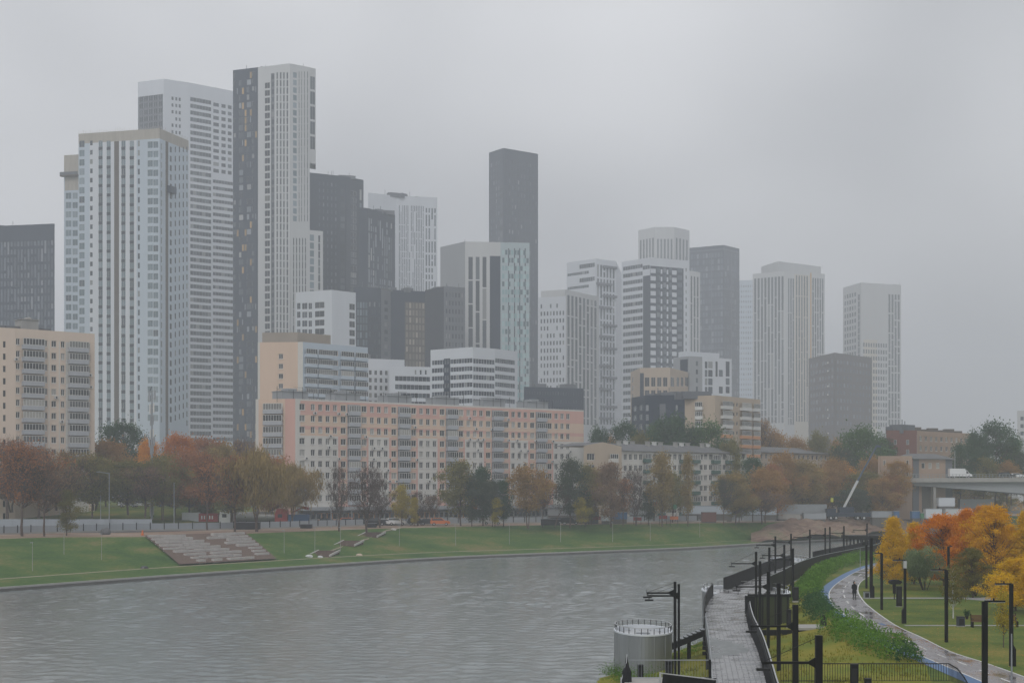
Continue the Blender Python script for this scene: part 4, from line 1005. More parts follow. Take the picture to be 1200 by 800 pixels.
# ================================================================== STONE TERRACE AND ZIGZAG PATH ON THE FAR BANK
def bank(u, t):
    """point of the far bank: u pixel column, t 0 (footpath) .. 1 (top)"""
    def cross(P):
        k = (u - CX) / F
        for a, b in zip(P, P[1:]):
            fa, fb = a[0] - k * a[1], b[0] - k * b[1]
            if fa <= 0 < fb: s = fa / (fa - fb); return Vector((lerp(a[0], b[0], s), lerp(a[1], b[1], s)))
        return Vector(P[-1])
    a, b = cross(Pi), cross(T8); p = a + (b - a) * t; return Vector((p.x, p.y, 1.02 + (ZT - 1.02) * t))
ter = empty('stone_terrace', bank(250, .0), 'wide terrace of broken pale stone slabs and brown mulch set into the grassy bank', 'terrace')
O = bank(250, 0); rnd = random.Random(21); NR = 9
tb = MB(); 
for k in range(NR + 1):
    pass
edgeL = lambda t: lerp(213, 172, t); edgeR = lambda t: lerp(321, 284, t)
for j in range(14):
    a0, b0, a1, b1 = bank(edgeL(j / 14) - 3, j / 14), bank(edgeR(j / 14) + 3, j / 14), bank(edgeL((j + 1) / 14) - 3, (j + 1) / 14), bank(edgeR((j + 1) / 14) + 3, (j + 1) / 14)
    up = Vector((0, 0, .30)); tb.quad(a0 - O + up, b0 - O + up, b1 - O + up, a1 - O + up)
tb.build('mulch_bed', 'mulch', ter)
for k in range(NR):
    t = (k + .3) / NR; u0, u1 = edgeL(t), edgeR(t); mb = MB(); u = u0
    g0 = lerp(u1 - 18, u0 + 42, t); g1 = g0 + 17                          # diagonal mulch band
    h0 = lerp(u0 + 12, u0 - 20, t)
    while u < u1 - 2:
        w = rnd.uniform(5, 19); e = min(u + w, u1)
        if (g0 < (u + e) / 2 < g1) or rnd.random() < .07 or (t < .35 and u < u0 + 14): u = e + .3; continue
        a, b = bank(u, t) - O, bank(e, t) - O; d = (b - a).normalized(); nrm = Vector((-d.y, d.x, 0)) * rnd.uniform(.5, .8); h = Vector((0, 0, rnd.uniform(.62, .74)))
        mb = MB(); i = len(mb.v); mb.v += [tuple(x) for x in (a, b, b + nrm, a + nrm, a + h, b + h, b + nrm + h, a + nrm + h)]
        for f in ((3, 2, 1, 0), (4, 5, 6, 7), (0, 1, 5, 4), (1, 2, 6, 5), (2, 3, 7, 6), (3, 0, 4, 7)): mb.f.append(tuple(i + q for q in f)); mb.m.append(0)
        u = e + rnd.uniform(.15, .5); mb.build('stone_step', 'stone_slab', ter)
def bank_ribbon(name, pts, w, m, up=.12):
    P = [bank(u, t) for u, t in pts]; mb = MB()
    for a, b in zip(P, P[1:]):
        n = 6
        for k in range(n):
            p, q = a.lerp(b, k / n), a.lerp(b, (k + 1) / n); z = Vector((0, 0, up)); s = Vector((0, w, w * .11)); mb.quad(p + z, q + z, q + z + s, p + z + s)
    return tag(mb.build(name, m), kind='structure')
bank_ribbon('footpath', [(375, .06), (401, .30)], 2.2, 'pathgravel'); bank_ribbon('footpath', [(405, .36), (432, .56), ], 2.2, 'pathgravel'); bank_ribbon('footpath', [(434, .62), (452, .86), (470, .97)], 2.2, 'pathgravel')
for i, (u, t, lab) in enumerate(((373, .10, 'lowest brown steps with pale side walls on the zigzag bank path'), (403, .42, 'middle brown steps with pale side walls on the zigzag bank path'), (430, .72, 'topmost brown steps with pale side walls on the zigzag bank path'))):
    p = bank(u, t - .04); r = empty('bank_stairs', p, lab, 'steps', 'steps of the zigzag bank path'); m = MB()
    for k in range(6): m.box(-1.7 + k * .18, 2.0 + k * .25, k * 1.0, k * 1.0 + 1.0, -.3, .12 + k * .13)
    m.build('step', 'mulch', r).name = 'treads'
    for s in (-1.9, 2.1): q = MB(); q.bar((s, -.2, .05), (s + 1.2, 6, .75), .22, .36); q.build('side_wall', 'stone_slab', r)
for i, (u, t, c, w, lab) in enumerate(((362, .05, 'offwhite', .65, 'white rubble bag at the foot of the zigzag path'), (375, .01, 'offwhite', .5, 'smaller white rubble bag right of the larger one by the bank path'), (421, .0, 'beige', .6, 'tan boulder beside the lower footpath'), (461, .93, 'stone_slab', .6, 'pile of pale stone near the top of the zigzag path'), (169, -.02, 'cardark', .6, 'dark lump with white top beside the lower footpath at left'))):
    p = bank(u, max(0, t)); bm = bmesh.new(); bmesh.ops.create_icosphere(bm, subdivisions=2, radius=w); rn = random.Random(i)
    for v in bm.verts: v.co = Vector((v.co.x * 1.1, v.co.y, max(-.2, v.co.z * .65))) * rn.uniform(.85, 1.12)
    me = bpy.data.meshes.new('rubble'); bm.to_mesh(me); bm.free(); me.materials.append(MATS[c]); tag(link('rubble_heap' if i != 2 else 'boulder', me, None, p), lab, 'rubble' if i != 2 else 'boulder')
# slim grey poles on the bank
pm = MB(); pm.tube((0, 0, -.2), (0, 0, 4.2), .055, .035, 6); pm.box(-.35, .1, -.08, .08, 4.15, 4.27, 1); pole_me = pm.mesh('bank_pole'); pole_me.materials.append(MATS['concrete']); pole_me.materials.append(MATS['metal_grey'])
for u, t in ((38, .12), (75, .5), (119, .3), (333, .2), (369, .25), (399, .25), (468, .25), (534, .2), (597, .2), (657, .25), (718, .2), (762, .2), (820, .25)):
    p = bank(u, t); tag(link('bank_pole', pole_me, None, p), 'slim pale lamp pole standing alone on the grassy far bank', 'lamp pole', 'slim lamp poles on the grassy bank')

# ================================================================== FENCES AND ROAD
def on_line(P, u):
    k = (u - CX) / F
    for a, b in zip(P, P[1:]):
        fa, fb = a[0] - k * a[1], b[0] - k * b[1]
        if fa <= 0 < fb or fb < 0 <= fa: s = fa / (fa - fb); return Vector((lerp(a[0], b[0], s), lerp(a[1], b[1], s)))
fl = [Vector(G(u, v, ZT)) for u, v in ((-90, 629), (0, 626), (150, 622), (300, 619.5), (420, 616), (550, 613.5), (700, 612), (800, 611), (905, 610.5))]
FL = resample([tuple(p) for p in fl], 10)
fr = empty('panel_fence', (FL[0][0], FL[0][1], ZT), 'long grey metal panel fence with dark posts along the top of the far bank', 'fence')
# walk along FL placing panels of 2.5 m
acc = [0.0]
for a, b in zip(FL, FL[1:]): acc.append(acc[-1] + math.dist(a, b))
def atlen(s):
    for i in range(len(acc) - 1):
        if s <= acc[i + 1]: t = (s - acc[i]) / (acc[i + 1] - acc[i]); return Vector((lerp(FL[i][0], FL[i + 1][0], t), lerp(FL[i][1], FL[i + 1][1], t)))
    return Vector(FL[-1])
pm = MB(); pm.box(0, 2.9, -.03, .03, .12, 1.5)
for k in range(12): pm.box(.06 + k * .24, .12 + k * .24, -.05, -.03, .14, 1.48)
pan_me = pm.mesh('panel'); pan_me.materials.append(MATS['fence_panel'])
pm = MB(); pm.box(-.07, .07, -.12, .0, 0, 1.72); post_me = pm.mesh('post'); post_me.materials.append(MATS['dark_metal'])
s = 0; O = Vector(FL[0]); npan = 0; sm = MB()
while s < acc[-1] - 3:
    a, b = atlen(s), atlen(s + 3.0); rz = math.atan2(b.y - a.y, b.x - a.x)
    link('panel', pan_me, fr, (a.x - O.x, a.y - O.y, 0), rz); link('post', post_me, fr, (a.x - O.x, a.y - O.y, 0), rz); s += 3.0; npan += 1
print('panels', npan)
# second line of grey hoarding, left
h = empty('site_hoarding', (gx(-40, 318), 318, ZT), 'pale grey solid hoarding behind the panel fence at far left', 'hoarding')
m = MB(); m.box(0, (178 - -40) / F * 318, 0, .12, 0, 2.3)
for k in range(16): m.box(k * 2.4, k * 2.4 + .1, -.06, 0, 0, 2.3)
m.build('hoarding_panel', 'fence_panel', h); 
for k in range(0, 16, 3): q = MB(); q.box(k * 2.4 + .4, k * 2.4 + 1.3, -.4, .5, 0, .5); q.build('footing_block', 'concrete', h)
# concrete kerb in front of fence
m = MB()
for i in range(len(FL) - 1):
    a, b = FL[i], FL[i + 1]; m.quad((a[0] + .5, a[1] - 1.6, ZT + .3), (b[0] + .5, b[1] - 1.6, ZT + .3), (b[0] + .4, b[1] - 1.3, ZT + .3), (a[0] + .4, a[1] - 1.3, ZT + .3)); m.quad((a[0] + .5, a[1] - 1.6, ZT - .2), (b[0] + .5, b[1] - 1.6, ZT - .2), (b[0] + .5, b[1] - 1.6, ZT + .3), (a[0] + .5, a[1] - 1.6, ZT + .3))
struct(m, 'kerb', 'concrete')

# ================================================================== VEHICLES
def wheel(root, x, y, r=.33, w=.22):
    m = MB(); m.tube((0, -w / 2, 0), (0, w / 2, 0), r, n=14); a = m.build('wheel', 'rubber', root, (x, y, r)); q = MB(); q.tube((0, -w / 2 - .01, 0), (0, w / 2 + .01, 0), r * .55, n=10); q.build('rim', 'pale_metal', a)
CARP = {'sedan': [(-2.2, .35), (-2.25, .75), (-2.1, .95), (-1.55, 1.0), (-1.0, 1.42), (.45, 1.45), (1.1, 1.02), (2.0, .88), (2.25, .7), (2.25, .35)],
        'suv': [(-2.2, .4), (-2.3, .9), (-2.15, 1.2), (-1.95, 1.68), (.3, 1.72), (1.0, 1.15), (2.05, 1.02), (2.25, .75), (2.25, .4)],
        'van': [(-2.7, .4), (-2.75, 2.1), (-2.6, 2.3), (1.2, 2.3), (1.9, 1.35), (2.6, 1.1), (2.7, .8), (2.7, .4)]}
def car(u, Y, z, kind, color, label, rz=0, cat='car'):
    r = empty('parked_car' if cat == 'car' else 'delivery_van', (gx(u, Y), Y, z), label, cat, 'vehicles by the far bank road', rz); p = CARP[kind]; m = MB(); m.extrude([(x, zz) for x, zz in p], -.88, .88); b = m.build('body', color, r)
    g = MB()
    gl = {'sedan': [(-1.45, 1.0), (-.97, 1.36), (.42, 1.38), (.98, 1.02)], 'suv': [(-1.9, 1.15), (-1.82, 1.6), (.25, 1.64), (.85, 1.15)], 'van': [(.4, 1.35), (.4, 2.1), (1.15, 2.1), (1.7, 1.35)]}[kind]
    g.extrude(gl, -.895, .895); g.build('side_window', 'g_dark', r)
    for x in (-1.4, 1.4): wheel(r, x, -.8); wheel(r, x, .8)
    return r
cars = [(16, 372, 9.05, 'sedan', 'cardark', 'dark saloon parked at the far left above the lawn', 0), (40, 376, 9.1, 'sedan', 'carwhite', 'white saloon parked under the rust-brown trees at left', 0), (78, 378, 9.1, 'suv', 'cargrey', 'grey car parked among the trees below the peach block', 0), (104, 378, 9.1, 'suv', 'cardark', 'dark off-roader parked beside the grey car above the lawn', 0),
        (150, 372, 9.1, 'suv', 'carwhite', 'white off-roader in the clearing under the olive tree', 0), (166, 374, 9.1, 'sedan', 'carwhite', 'white saloon right of the white off-roader', 0), (194, 374, 9.1, 'sedan', 'cargrey', 'silver grey saloon parked behind the tall antenna mast', 0),
        (386, 352, 5.1, 'suv', 'cardark', 'dark car behind the fence at the left of the bare trees', 0), (410, 356, 5.1, 'suv', 'orangepaint', 'orange-brown car partly behind the first bare tree', 0), (424, 354, 5.1, 'suv', 'cardark', 'black off-roader behind the fence between the two bare trees', 0), (441, 354, 5.1, 'suv', 'cardark', 'black off-roader right of the second bare tree', 0), (452, 356, 5.1, 'sedan', 'carwhite', 'pale saloon left of the small yellow tree', 0),
        (465, 357, 5.1, 'suv', 'carwhite', 'white off-roader under the small yellow tree', 0), (489, 357, 5.1, 'suv', 'cardark', 'dark car right of the small yellow tree', 0), (501, 358, 5.1, 'sedan', 'cardark', 'dark saloon just left of the red car', 0), (516, 354, 5.1, 'suv', 'orangepaint', 'bright orange-red car behind the fence in front of the shops', 0),
        (577, 360, 5.1, 'van', 'carwhite', 'white van behind the fence under the dark green trees', 0), (655, 362, 5.1, 'suv', 'cardark', 'dark car behind the fence near the leaning bare tree', 0), (668, 362, 5.1, 'suv', 'cardark', 'second dark car nose to tail with the one near the leaning bare tree', 0)]
for c in cars: car(*c[:6], rz=c[6], cat='car' if c[3] != 'van' else 'van')
def truck(u, Y, z, cabm, label, body='tanker', L=12, rz=0):
    r = empty('truck', (gx(u, Y), Y, z), label, 'truck', None, rz)
    m = MB(); m.extrude([(-1.55, .55), (-1.6, 2.0), (-1.4, 3.2), (-1.1, 3.9), (.9, 3.95), (1.3, 3.4), (1.3, .55)], -1.2, 1.2); cab = m.build('cab', cabm, r)
    g = MB(); g.box(-1.62, -1.48, -1.05, 1.05, 2.0, 2.9); g.box(-.9, .1, -1.215, 1.215, 1.9, 2.7); g.build('window', 'g_dark', r)
    if body == 'tanker':
        t = MB(); t.tube((1.8, 0, 2.0), (1.8 + L, 0, 2.0), 1.15, n=20); t.tube((1.6, 0, 2.0), (1.8, 0, 2.0), .9, 1.15, n=20); t.build('tank', 'tank_steel', r, )
        for k in range(4): q = MB(); q.tube((2.2 + k * L * .3, 0, 2.0), (2.3 + k * L * .3, 0, 2.0), 1.19, n=20); q.build('tank_band', 'metal_grey', r)
    else:
        t = MB(); t.box(1.5, 1.5 + L, -1.2, 1.2, 1.0, 3.2 if body == 'box' else 2.6); t.build('cargo_box', 'white' if body == 'box' else 'bluepaint', r)
    q = MB(); q.box(-1, 1.8 + L, -.9, .9, .55, .85); q.build('chassis', 'dark_metal', r)
    for x in (-.4, 2.6, L - .4, L + .8): wheel(r, x, -.95, .5, .35); wheel(r, x, .95, .5, .35)
    return r
truck(266, 352, 5.1, 'carwhite', 'white truck with a long grey cylindrical tank behind the stone terrace')
r = truck(331, 350, 5.1, 'redpaint', 'red truck cab with blue load behind the willow tree', 'dump', 4.5)
m = MB(); m.bar((2, 0, 2.9), (4.8, 0, 4.3), .5, .3); m.bar((4.6, 0, 4.2), (6.0, 0, 3.9), .9, .6); m.build('loader_arm', 'redpaint', r)
r = car(228, 352, 5.1, 'van', 'carwhite', 'small white van cab beside the red-sided box trailer', math.pi, 'van')
m = empty('box_trailer', (gx(243, 352), 352, 5.1), 'short trailer with white front and dark red side, left of the tanker truck', 'trailer'); q = MB(); q.box(-5.6, -1.8, -1.1, 1.1, .9, 3.0); q.build('front_box', 'white', m); q = MB(); q.box(-1.78, 2.6, -1.1, 1.1, .9, 2.8); q.build('cargo_box', 'redpaint', m)
for x in (-3.5, 1.5): wheel(m, x, -.9, .45); wheel(m, x, .9, .45)
q = MB()
for k in range(5): q.box(-1.2 + k * .6, -.9 + k * .6, -1.115, -1.1, 1.5, 2.3)
q.build('side_mark', 'carwhite', m)

def simple(name, label, cat, u, Y, z, parts, rz=0, group=None):
    r = empty(name, (gx(u, Y), Y, z), label, cat, group, rz)
    for nm, mt, boxes in parts:
        m = MB()
        for b in boxes: m.box(*b)
        m.build(nm, mt, r)
    return r
# site containers, cabins and clutter behind the right bank
def container(u0, u1, v0, v1, Y, m, label, cat='container', ribs=True, z=None, group=None):
    zb = zat(v1, Y); H = (v1 - v0) / F * Y; W = (u1 - u0) / F * Y
    r = empty('site_container' if cat == 'container' else cat.replace(' ', '_'), (gx(u0, Y), Y, zb), label, cat, group); b = MB(); b.box(0, W, 0, 2.4, 0, H); b.build('body', m, r)
    if ribs:
        q = MB(); n = max(3, int(W / .6))
        for k in range(n): q.box(W * (k + .2) / n, W * (k + .6) / n, -.05, 0, .15, H - .15)
        q.build('corrugated_side', m, r)
    q = MB(); q.box(-.04, W + .04, -.08, 2.44, H, H + .1); q.build('roof', 'metal_grey', r); q = MB(); q.box(.1, W - .1, .1, 2.3, -2.5, 0); q.build('base', 'concrete_dark', r)
    return r
container(823, 839.5, 600, 611, 382, 'brickred', 'dark red shipping container at the edge of the far bank')
container(911, 969, 591, 602, 410, 'metal_grey', 'long grey-green container stack under the crane')
container(912, 938, 602, 608, 404, 'concrete', 'low grey barrier block in front of the long grey container')
container(942, 968, 601, 608, 405, 'fence_panel', 'pale grey low container left of the crane truck')
container(1022, 1046, 599, 606, 415, 'fence_panel', 'grey site container left of the blue cabin')
container(1048, 1054, 599, 607, 412, 'bluepaint', 'small blue portable toilet by the site containers', 'toilet cabin', False)
container(1069, 1078.5, 599, 607, 412, 'bluepaint', 'blue site cabin with white roof edge', 'site cabin', False)
container(1079, 1083, 601, 607, 411, 'greenpaint', 'dark green narrow cabin right of the blue one', 'site cabin', False)
container(1085, 1104, 596, 607, 416, 'white', 'white site cabin block under the bridge span', 'site cabin')
container(1100, 1119, 583, 593, 424, 'white', 'white long trailer box standing under the bridge', 'trailer')
container(1108, 1140, 596, 606, 420, 'offwhite', 'off-white cabin row right of the white cabin block', 'site cabin')
container(1125, 1165, 585, 595, 440, 'metal_grey', 'blue-grey parked trailer row under the bridge span', 'trailer')
container(705, 715, 596, 610, 368, 'white', 'white kiosk with red edge on the site behind the bank', 'kiosk', False)
container(715, 735, 600, 608, 372, 'bluepaint', 'dark blue site cabin right of the white kiosk', 'site cabin')
container(736, 768, 594, 603, 392, 'metal_grey', 'long pale grey canopy shed behind the blue cabin', 'shed')
container(800, 858, 592.5, 602, 396, 'white_blue', 'long white market shed in front of the pale five-storey block', 'shed')
container(872, 910, 593, 603, 402, 'white_blue', 'short white shed left of the long grey container', 'shed')
container(642, 702, 597, 604, 372, 'metal_grey', 'low grey glazed pavilion in front of the right end of the pink block', 'pavilion')
for i, (u, v, c, lab) in enumerate(((777, 606, 'redpaint', 'heap of red barriers behind the bank'), (790, 607, 'orangepaint', 'orange barrier near the olive tree'), (699, 607, 'redpaint', 'red barrier left of the white kiosk'), (747, 608, 'redpaint', 'red barrier under the bare reddish tree'), (557, 600, 'orangepaint', 'orange sign board behind the fence'), (768, 597, 'orangepaint', 'orange plate on a post by the sheds'), (791, 600, 'greenpaint', 'small green site sign'), (775, 600, 'greenpaint', 'green site sign left of the olive tree'), (975, 591, 'yellowpaint', 'yellow-green banner left of the crane'))):
    Y = 370 if u < 900 else 406; w = 1.0 if v > 603 else .42; z0 = zat(v + 4, Y)
    w = .35 if u == 975 else w
    simple('barrier' if v > 603 else 'sign_board', lab, 'barrier' if v > 603 else 'sign', u, Y, z0, [('board', c, [(-w, w, -.06, .06, .5 if v > 603 else 1.6, 1.3 if v > 603 else 2.7)]), ('post', 'dark_metal', [(-w + .1, -w + .2, .06, .14, -1, 1.2), (w - .2, w - .1, .06, .14, -1, 1.2)])])
simple('traffic_cone', 'orange cone at the left edge of the stone terrace', 'cone', 167, 285, 5.0, [('cone_body', 'orangepaint', [(-.22, .22, -.22, .22, 0, .35), (-.13, .13, -.13, .13, .35, .95)])])
for i, (u, Y, lab) in enumerate(((290, 322, 'dark rubbish skip on the kerb between the two willow trunks'), (645, 355, 'dark low box on the soil near the leaning bare tree'), (359, 330, 'small dark crate at the top of the bank right of the skip'), (435, 338, 'small dark bin beside the second bare tree'))):
    w = 2.6 if i == 0 else 2.2 if i == 1 else 1.2; q = simple('skip' if i < 2 else 'crate', lab, 'skip' if i < 2 else 'crate', u, Y, 5.0, [('body', 'dark_metal', [(-w, w, -.9, .9, .1, 1.5 if i < 2 else .9), ]), ('rim', 'midgrey', [(-w - .08, w + .08, -.98, .98, 1.5 if i < 2 else .9, 1.62 if i < 2 else 1.0)])])
# dark stone ball
bm = bmesh.new(); bmesh.ops.create_icosphere(bm, subdivisions=3, radius=.95)
for v in bm.verts: v.co *= 1 + .08 * math.sin(v.co.x * 5) * math.cos(v.co.y * 4); v.co.z *= .9
me = bpy.data.meshes.new('boulder'); bm.to_mesh(me); bm.free(); me.materials.append(MATS['roofgrey']); tag(link('boulder', me, None, (gx(124, 288), 288, 5.5)), 'round dark grey boulder in front of the fence left of the terrace', 'boulder')

# crane
r = empty('mobile_crane', (gx(984, 408), 408, 5.2), 'mobile crane with long slanted telescopic boom, white below and blue above', 'crane')
m = MB(); m.box(-2.5, 8, -1.3, 1.3, .9, 1.9); m.box(-3.6, -1.2, -1.2, 1.2, .9, 3.0); m.build('carrier', 'darkblue', r); m = MB(); m.box(-.4, 3.6, -1.1, 1.1, 1.95, 3.4); m.build('superstructure', 'darkblue', r)
b0 = Vector((gx(987, 408) - r.location.x, 0, zat(598, 408) - 5.2)); b1 = Vector((gx(1005, 408) - r.location.x, 0, zat(563, 408) - 5.2)); b2 = Vector((gx(1027.5, 408) - r.location.x, 0, zat(522, 408) - 5.2))
m = MB(); m.bar(b0, b1, .5, .55); m.build('lower_boom', 'offwhite', r); m = MB(); m.bar(b1, b2, .32, .4); m.bar(b2, b2 + Vector((1.0, 0, -.3)), .5, .5); m.build('upper_boom', 'boom_blue', r); m = MB(); m.tube(b2 + Vector((.9, 0, 0)), b2 + Vector((.9, 0, -7)), .03, n=4); m.tube(Vector((2.6, 0, 2.6)), b0.lerp(b1, .35), .16, n=6); m.build('hoist_rope', 'dark_metal', r)
for x in (-2.6, -1.2, 4.5, 6.2): wheel(r, x, -1.1, .55, .4); wheel(r, x, 1.1, .55, .4)

# ================================================================== BRIDGE
YB = 430
r = empty('road_bridge', (gx(1063, YB), YB, 5.0), 'grey concrete road bridge leaving the frame at right with deep haunched girder', 'bridge')
ox = r.location.x
def bx_(u, v, Y=YB): return (gx(u, Y) - ox, Y - YB, zat(v, Y) - 5.0)
def slab(pts, d0, d1, name, m):
    mb = MB(); mb.extrude([(bx_(u, v)[0], bx_(u, v)[2]) for u, v in pts], d0, d1); return mb.build(name, m, r)
slab([(1040, 560), (1040, 565), (1300, 564), (1300, 559)], -.4, 14, 'deck_slab', 'concrete')
slab([(1063, 565), (1063, 568), (1100, 570.5), (1150, 574), (1200, 578), (1300, 588), (1300, 564)], 1, 12.5, 'girder', 'greywall')
slab([(1066, 566), (1066, 600), (1069, 600), (1069, 566)], 1, 3, 'abutment_pier', 'concrete'); slab([(1095, 569), (1095, 600), (1098, 600), (1098, 569)], 1, 3, 'abutment_pier', 'concrete')
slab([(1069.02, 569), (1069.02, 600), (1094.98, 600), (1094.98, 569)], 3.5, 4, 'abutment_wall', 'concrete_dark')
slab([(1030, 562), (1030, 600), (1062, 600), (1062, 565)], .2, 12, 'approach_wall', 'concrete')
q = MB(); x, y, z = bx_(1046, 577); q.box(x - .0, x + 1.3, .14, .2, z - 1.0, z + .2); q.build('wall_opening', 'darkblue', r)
m = MB()
for k in range(66): x = bx_(1042 + k * 3.9, 559)[0]; z = bx_(1042, 559.7)[2]; m.box(x, x + .1, -.3, -.2, z, z + 1.05)
for dz in (.5, 1.05): m.box(bx_(1042, 0)[0], bx_(1298, 0)[0], -.32, -.18, z + dz - .08, z + dz)
m.build('railing', 'metal_grey', r)
zd = zat(560.2, YB + 3)
def van2(u, Y, z, label):
    r = empty('box_van', (gx(u, Y), Y, z), label, 'van', None); m = MB(); m.box(-3.1, 1.2, -1.05, 1.05, .55, 2.75); m.build('cargo_box', 'carwhite', r)
    m = MB(); m.extrude([(1.22, .5), (1.22, 2.3), (1.7, 2.25), (2.4, 1.4), (3.1, 1.15), (3.15, .5)], -.95, .95); m.build('cab', 'carwhite', r); m = MB(); m.extrude([(1.5, 1.35), (1.5, 2.05), (1.72, 2.05), (2.25, 1.35)], -.965, .965); m.build('side_window', 'g_dark', r)
    for x in (-1.8, 2.2): wheel(r, x, -.85, .38); wheel(r, x, .85, .38)
van2(1125, YB + 3, zd, 'white box van driving along the bridge deck')
for u, c, k, lab in ((1180, 'cardark', 'suv', 'dark estate car on the bridge near the right edge'), (1191, 'carwhite', 'sedan', 'white car close behind the dark one on the bridge'), (1062, 'cardark', 'sedan', 'dark saloon at the left start of the bridge'), (1051, 'carwhite', 'sedan', 'white saloon on the bridge approach')):
    r2 = car(u, YB + 3, zd, k, c, lab)

# tall masts and street lamps on the far bank
def mast(u, v0, v1, label, name='lamp_pole', cat='lamp pole', rad=.09, arm=0, group=None, Y=None, zb=ZT, mt='metal_grey'):
    if Y is None: Y = (HC - zb) * F / (v1 - HY)
    H = zat(v0, Y) - zb; r = empty(name, (gx(u, Y), Y, zb), label, cat, group); m = MB(); m.tube((0, 0, -.3), (0, 0, H), rad * 1.3, rad * .7, 7); m.build('pole', mt, r)
    if arm: q = MB(); q.tube((0, 0, H - .1), (arm, 0, H + .25), .06, n=5); q.build('arm', mt, r); q = MB(); q.box(arm - .45, arm + .25, -.12, .12, H + .18, H + .32); q.build('lamp_head', mt, r)
    return r
r = mast(178, 457, 616, 'very tall grey antenna mast with white panel aerials among the autumn trees', 'antenna_mast', 'mast', .26)
Ym = r.location.y
for v, w in ((463, 1.6), (478, 1.1), (492, .8), (508, .9), (517, 1.4), (526, .8), (598, .9)):
    z = zat(v, Ym) - ZT; q = MB(); q.box(-w * .5, -w * .25, -.2, .2, z - 1.3, z + .9); q.box(w * .25, w * .5, -.2, .2, z - 1.0, z + 1.1); q.box(-w * .5, w * .5, -.06, .06, z - .1, z + .05); q.build('aerial', 'winframe' if v in (478, 508, 598) else 'metal_grey', r)
q = MB(); q.tube((-.8, 0, zat(463, Ym) - ZT), (-.1, 0, zat(457, Ym) - ZT + .8), .07, n=4); q.build('aerial', 'dark_metal', r)
for u, v0, v1, lab, arm in ((128, 554, 621, 'tall street lamp with arm to the left in front of the olive trees', -2.2), (118, 574, 618, 'short pale pole left of the tall street lamp', 0), (53, 580, 615, 'white flag-like pole by the rust-brown trees at left', 0), (204, 565, 618, 'grey pole right of the antenna mast', 0), (270, 582, 612, 'white pole above the tanker truck cab', 0), (335, 563, 616, 'thin pole in front of the yellow-brown willow', 0),
        (388, 560, 618, 'thin pole left of the first bare tree', 0), (412, 592, 616, 'short grey pole between the bare trees', 0), (480, 595, 615, 'short pole right of the small yellow tree', 1.2), (548, 580, 613, 'thin pole between the brown and dark green trees', 0), (635, 583, 612, 'thin pole right of the big orange-brown tree', 0), (717, 574, 611, 'white thin pole beside the grey leafless tree', 0), (722, 580, 611, 'second white thin pole beside the grey leafless tree', 0), (869, 578, 608, 'lamp pole in front of the right end of the pale block', 0), (910, 562, 604, 'grey pole before the small white house', 0), (985, 530, 600, 'tall pale street pole left of the crane boom', 0), (1100, 540, 562, 'thin street pole on the bridge left part', 0), (1119, 528, 562, 'tall lamp pole on the bridge behind the box van', 0)):
    if u < 1050: mast(u, v0, v1, lab, arm=arm)
    else: mast(u, v0, v1, lab, Y=YB + 8, zb=zat(562, YB + 8), mt='pale_metal')

# ================================================================== TREES
def leaf(mb, p, s, rnd, flat=0, droop=0):
    a = Vector((rnd.gauss(0, 1), rnd.gauss(0, 1), rnd.gauss(0, 1) * (1 - flat))).normalized(); b = a.orthogonal().normalized(); b = (b * math.cos(rnd.random() * 6.28) + a.cross(b) * math.sin(rnd.random() * 6.28)).normalized()
    if droop: a = Vector((a.x * .3, a.y * .3, -1)).normalized(); b = a.orthogonal().normalized(); b = (b * math.cos(rnd.random() * 6.28) + a.cross(b) * math.sin(rnd.random() * 6.28)).normalized()
    L = s * rnd.uniform(.6, 1.3) * (2.2 if droop else 1); W = s * rnd.uniform(.5, .9) * (.45 if droop else 1)
    i = len(mb.v); mb.v += [tuple(p - a * L / 2), tuple(p + b * W / 2), tuple(p + a * L / 2), tuple(p - b * W / 2)]; mb.f.append((i, i + 1, i + 2, i + 3)); mb.m.append(0)
def curve_tube(mb, pts, r0, r1, n=5):
    for k in range(len(pts) - 1):
        a = lerp(r0, r1, k / (len(pts) - 1)); b = lerp(r0, r1, (k + 1) / (len(pts) - 1)); mb.tube(pts[k], pts[k + 1], a, b, n, caps=False)
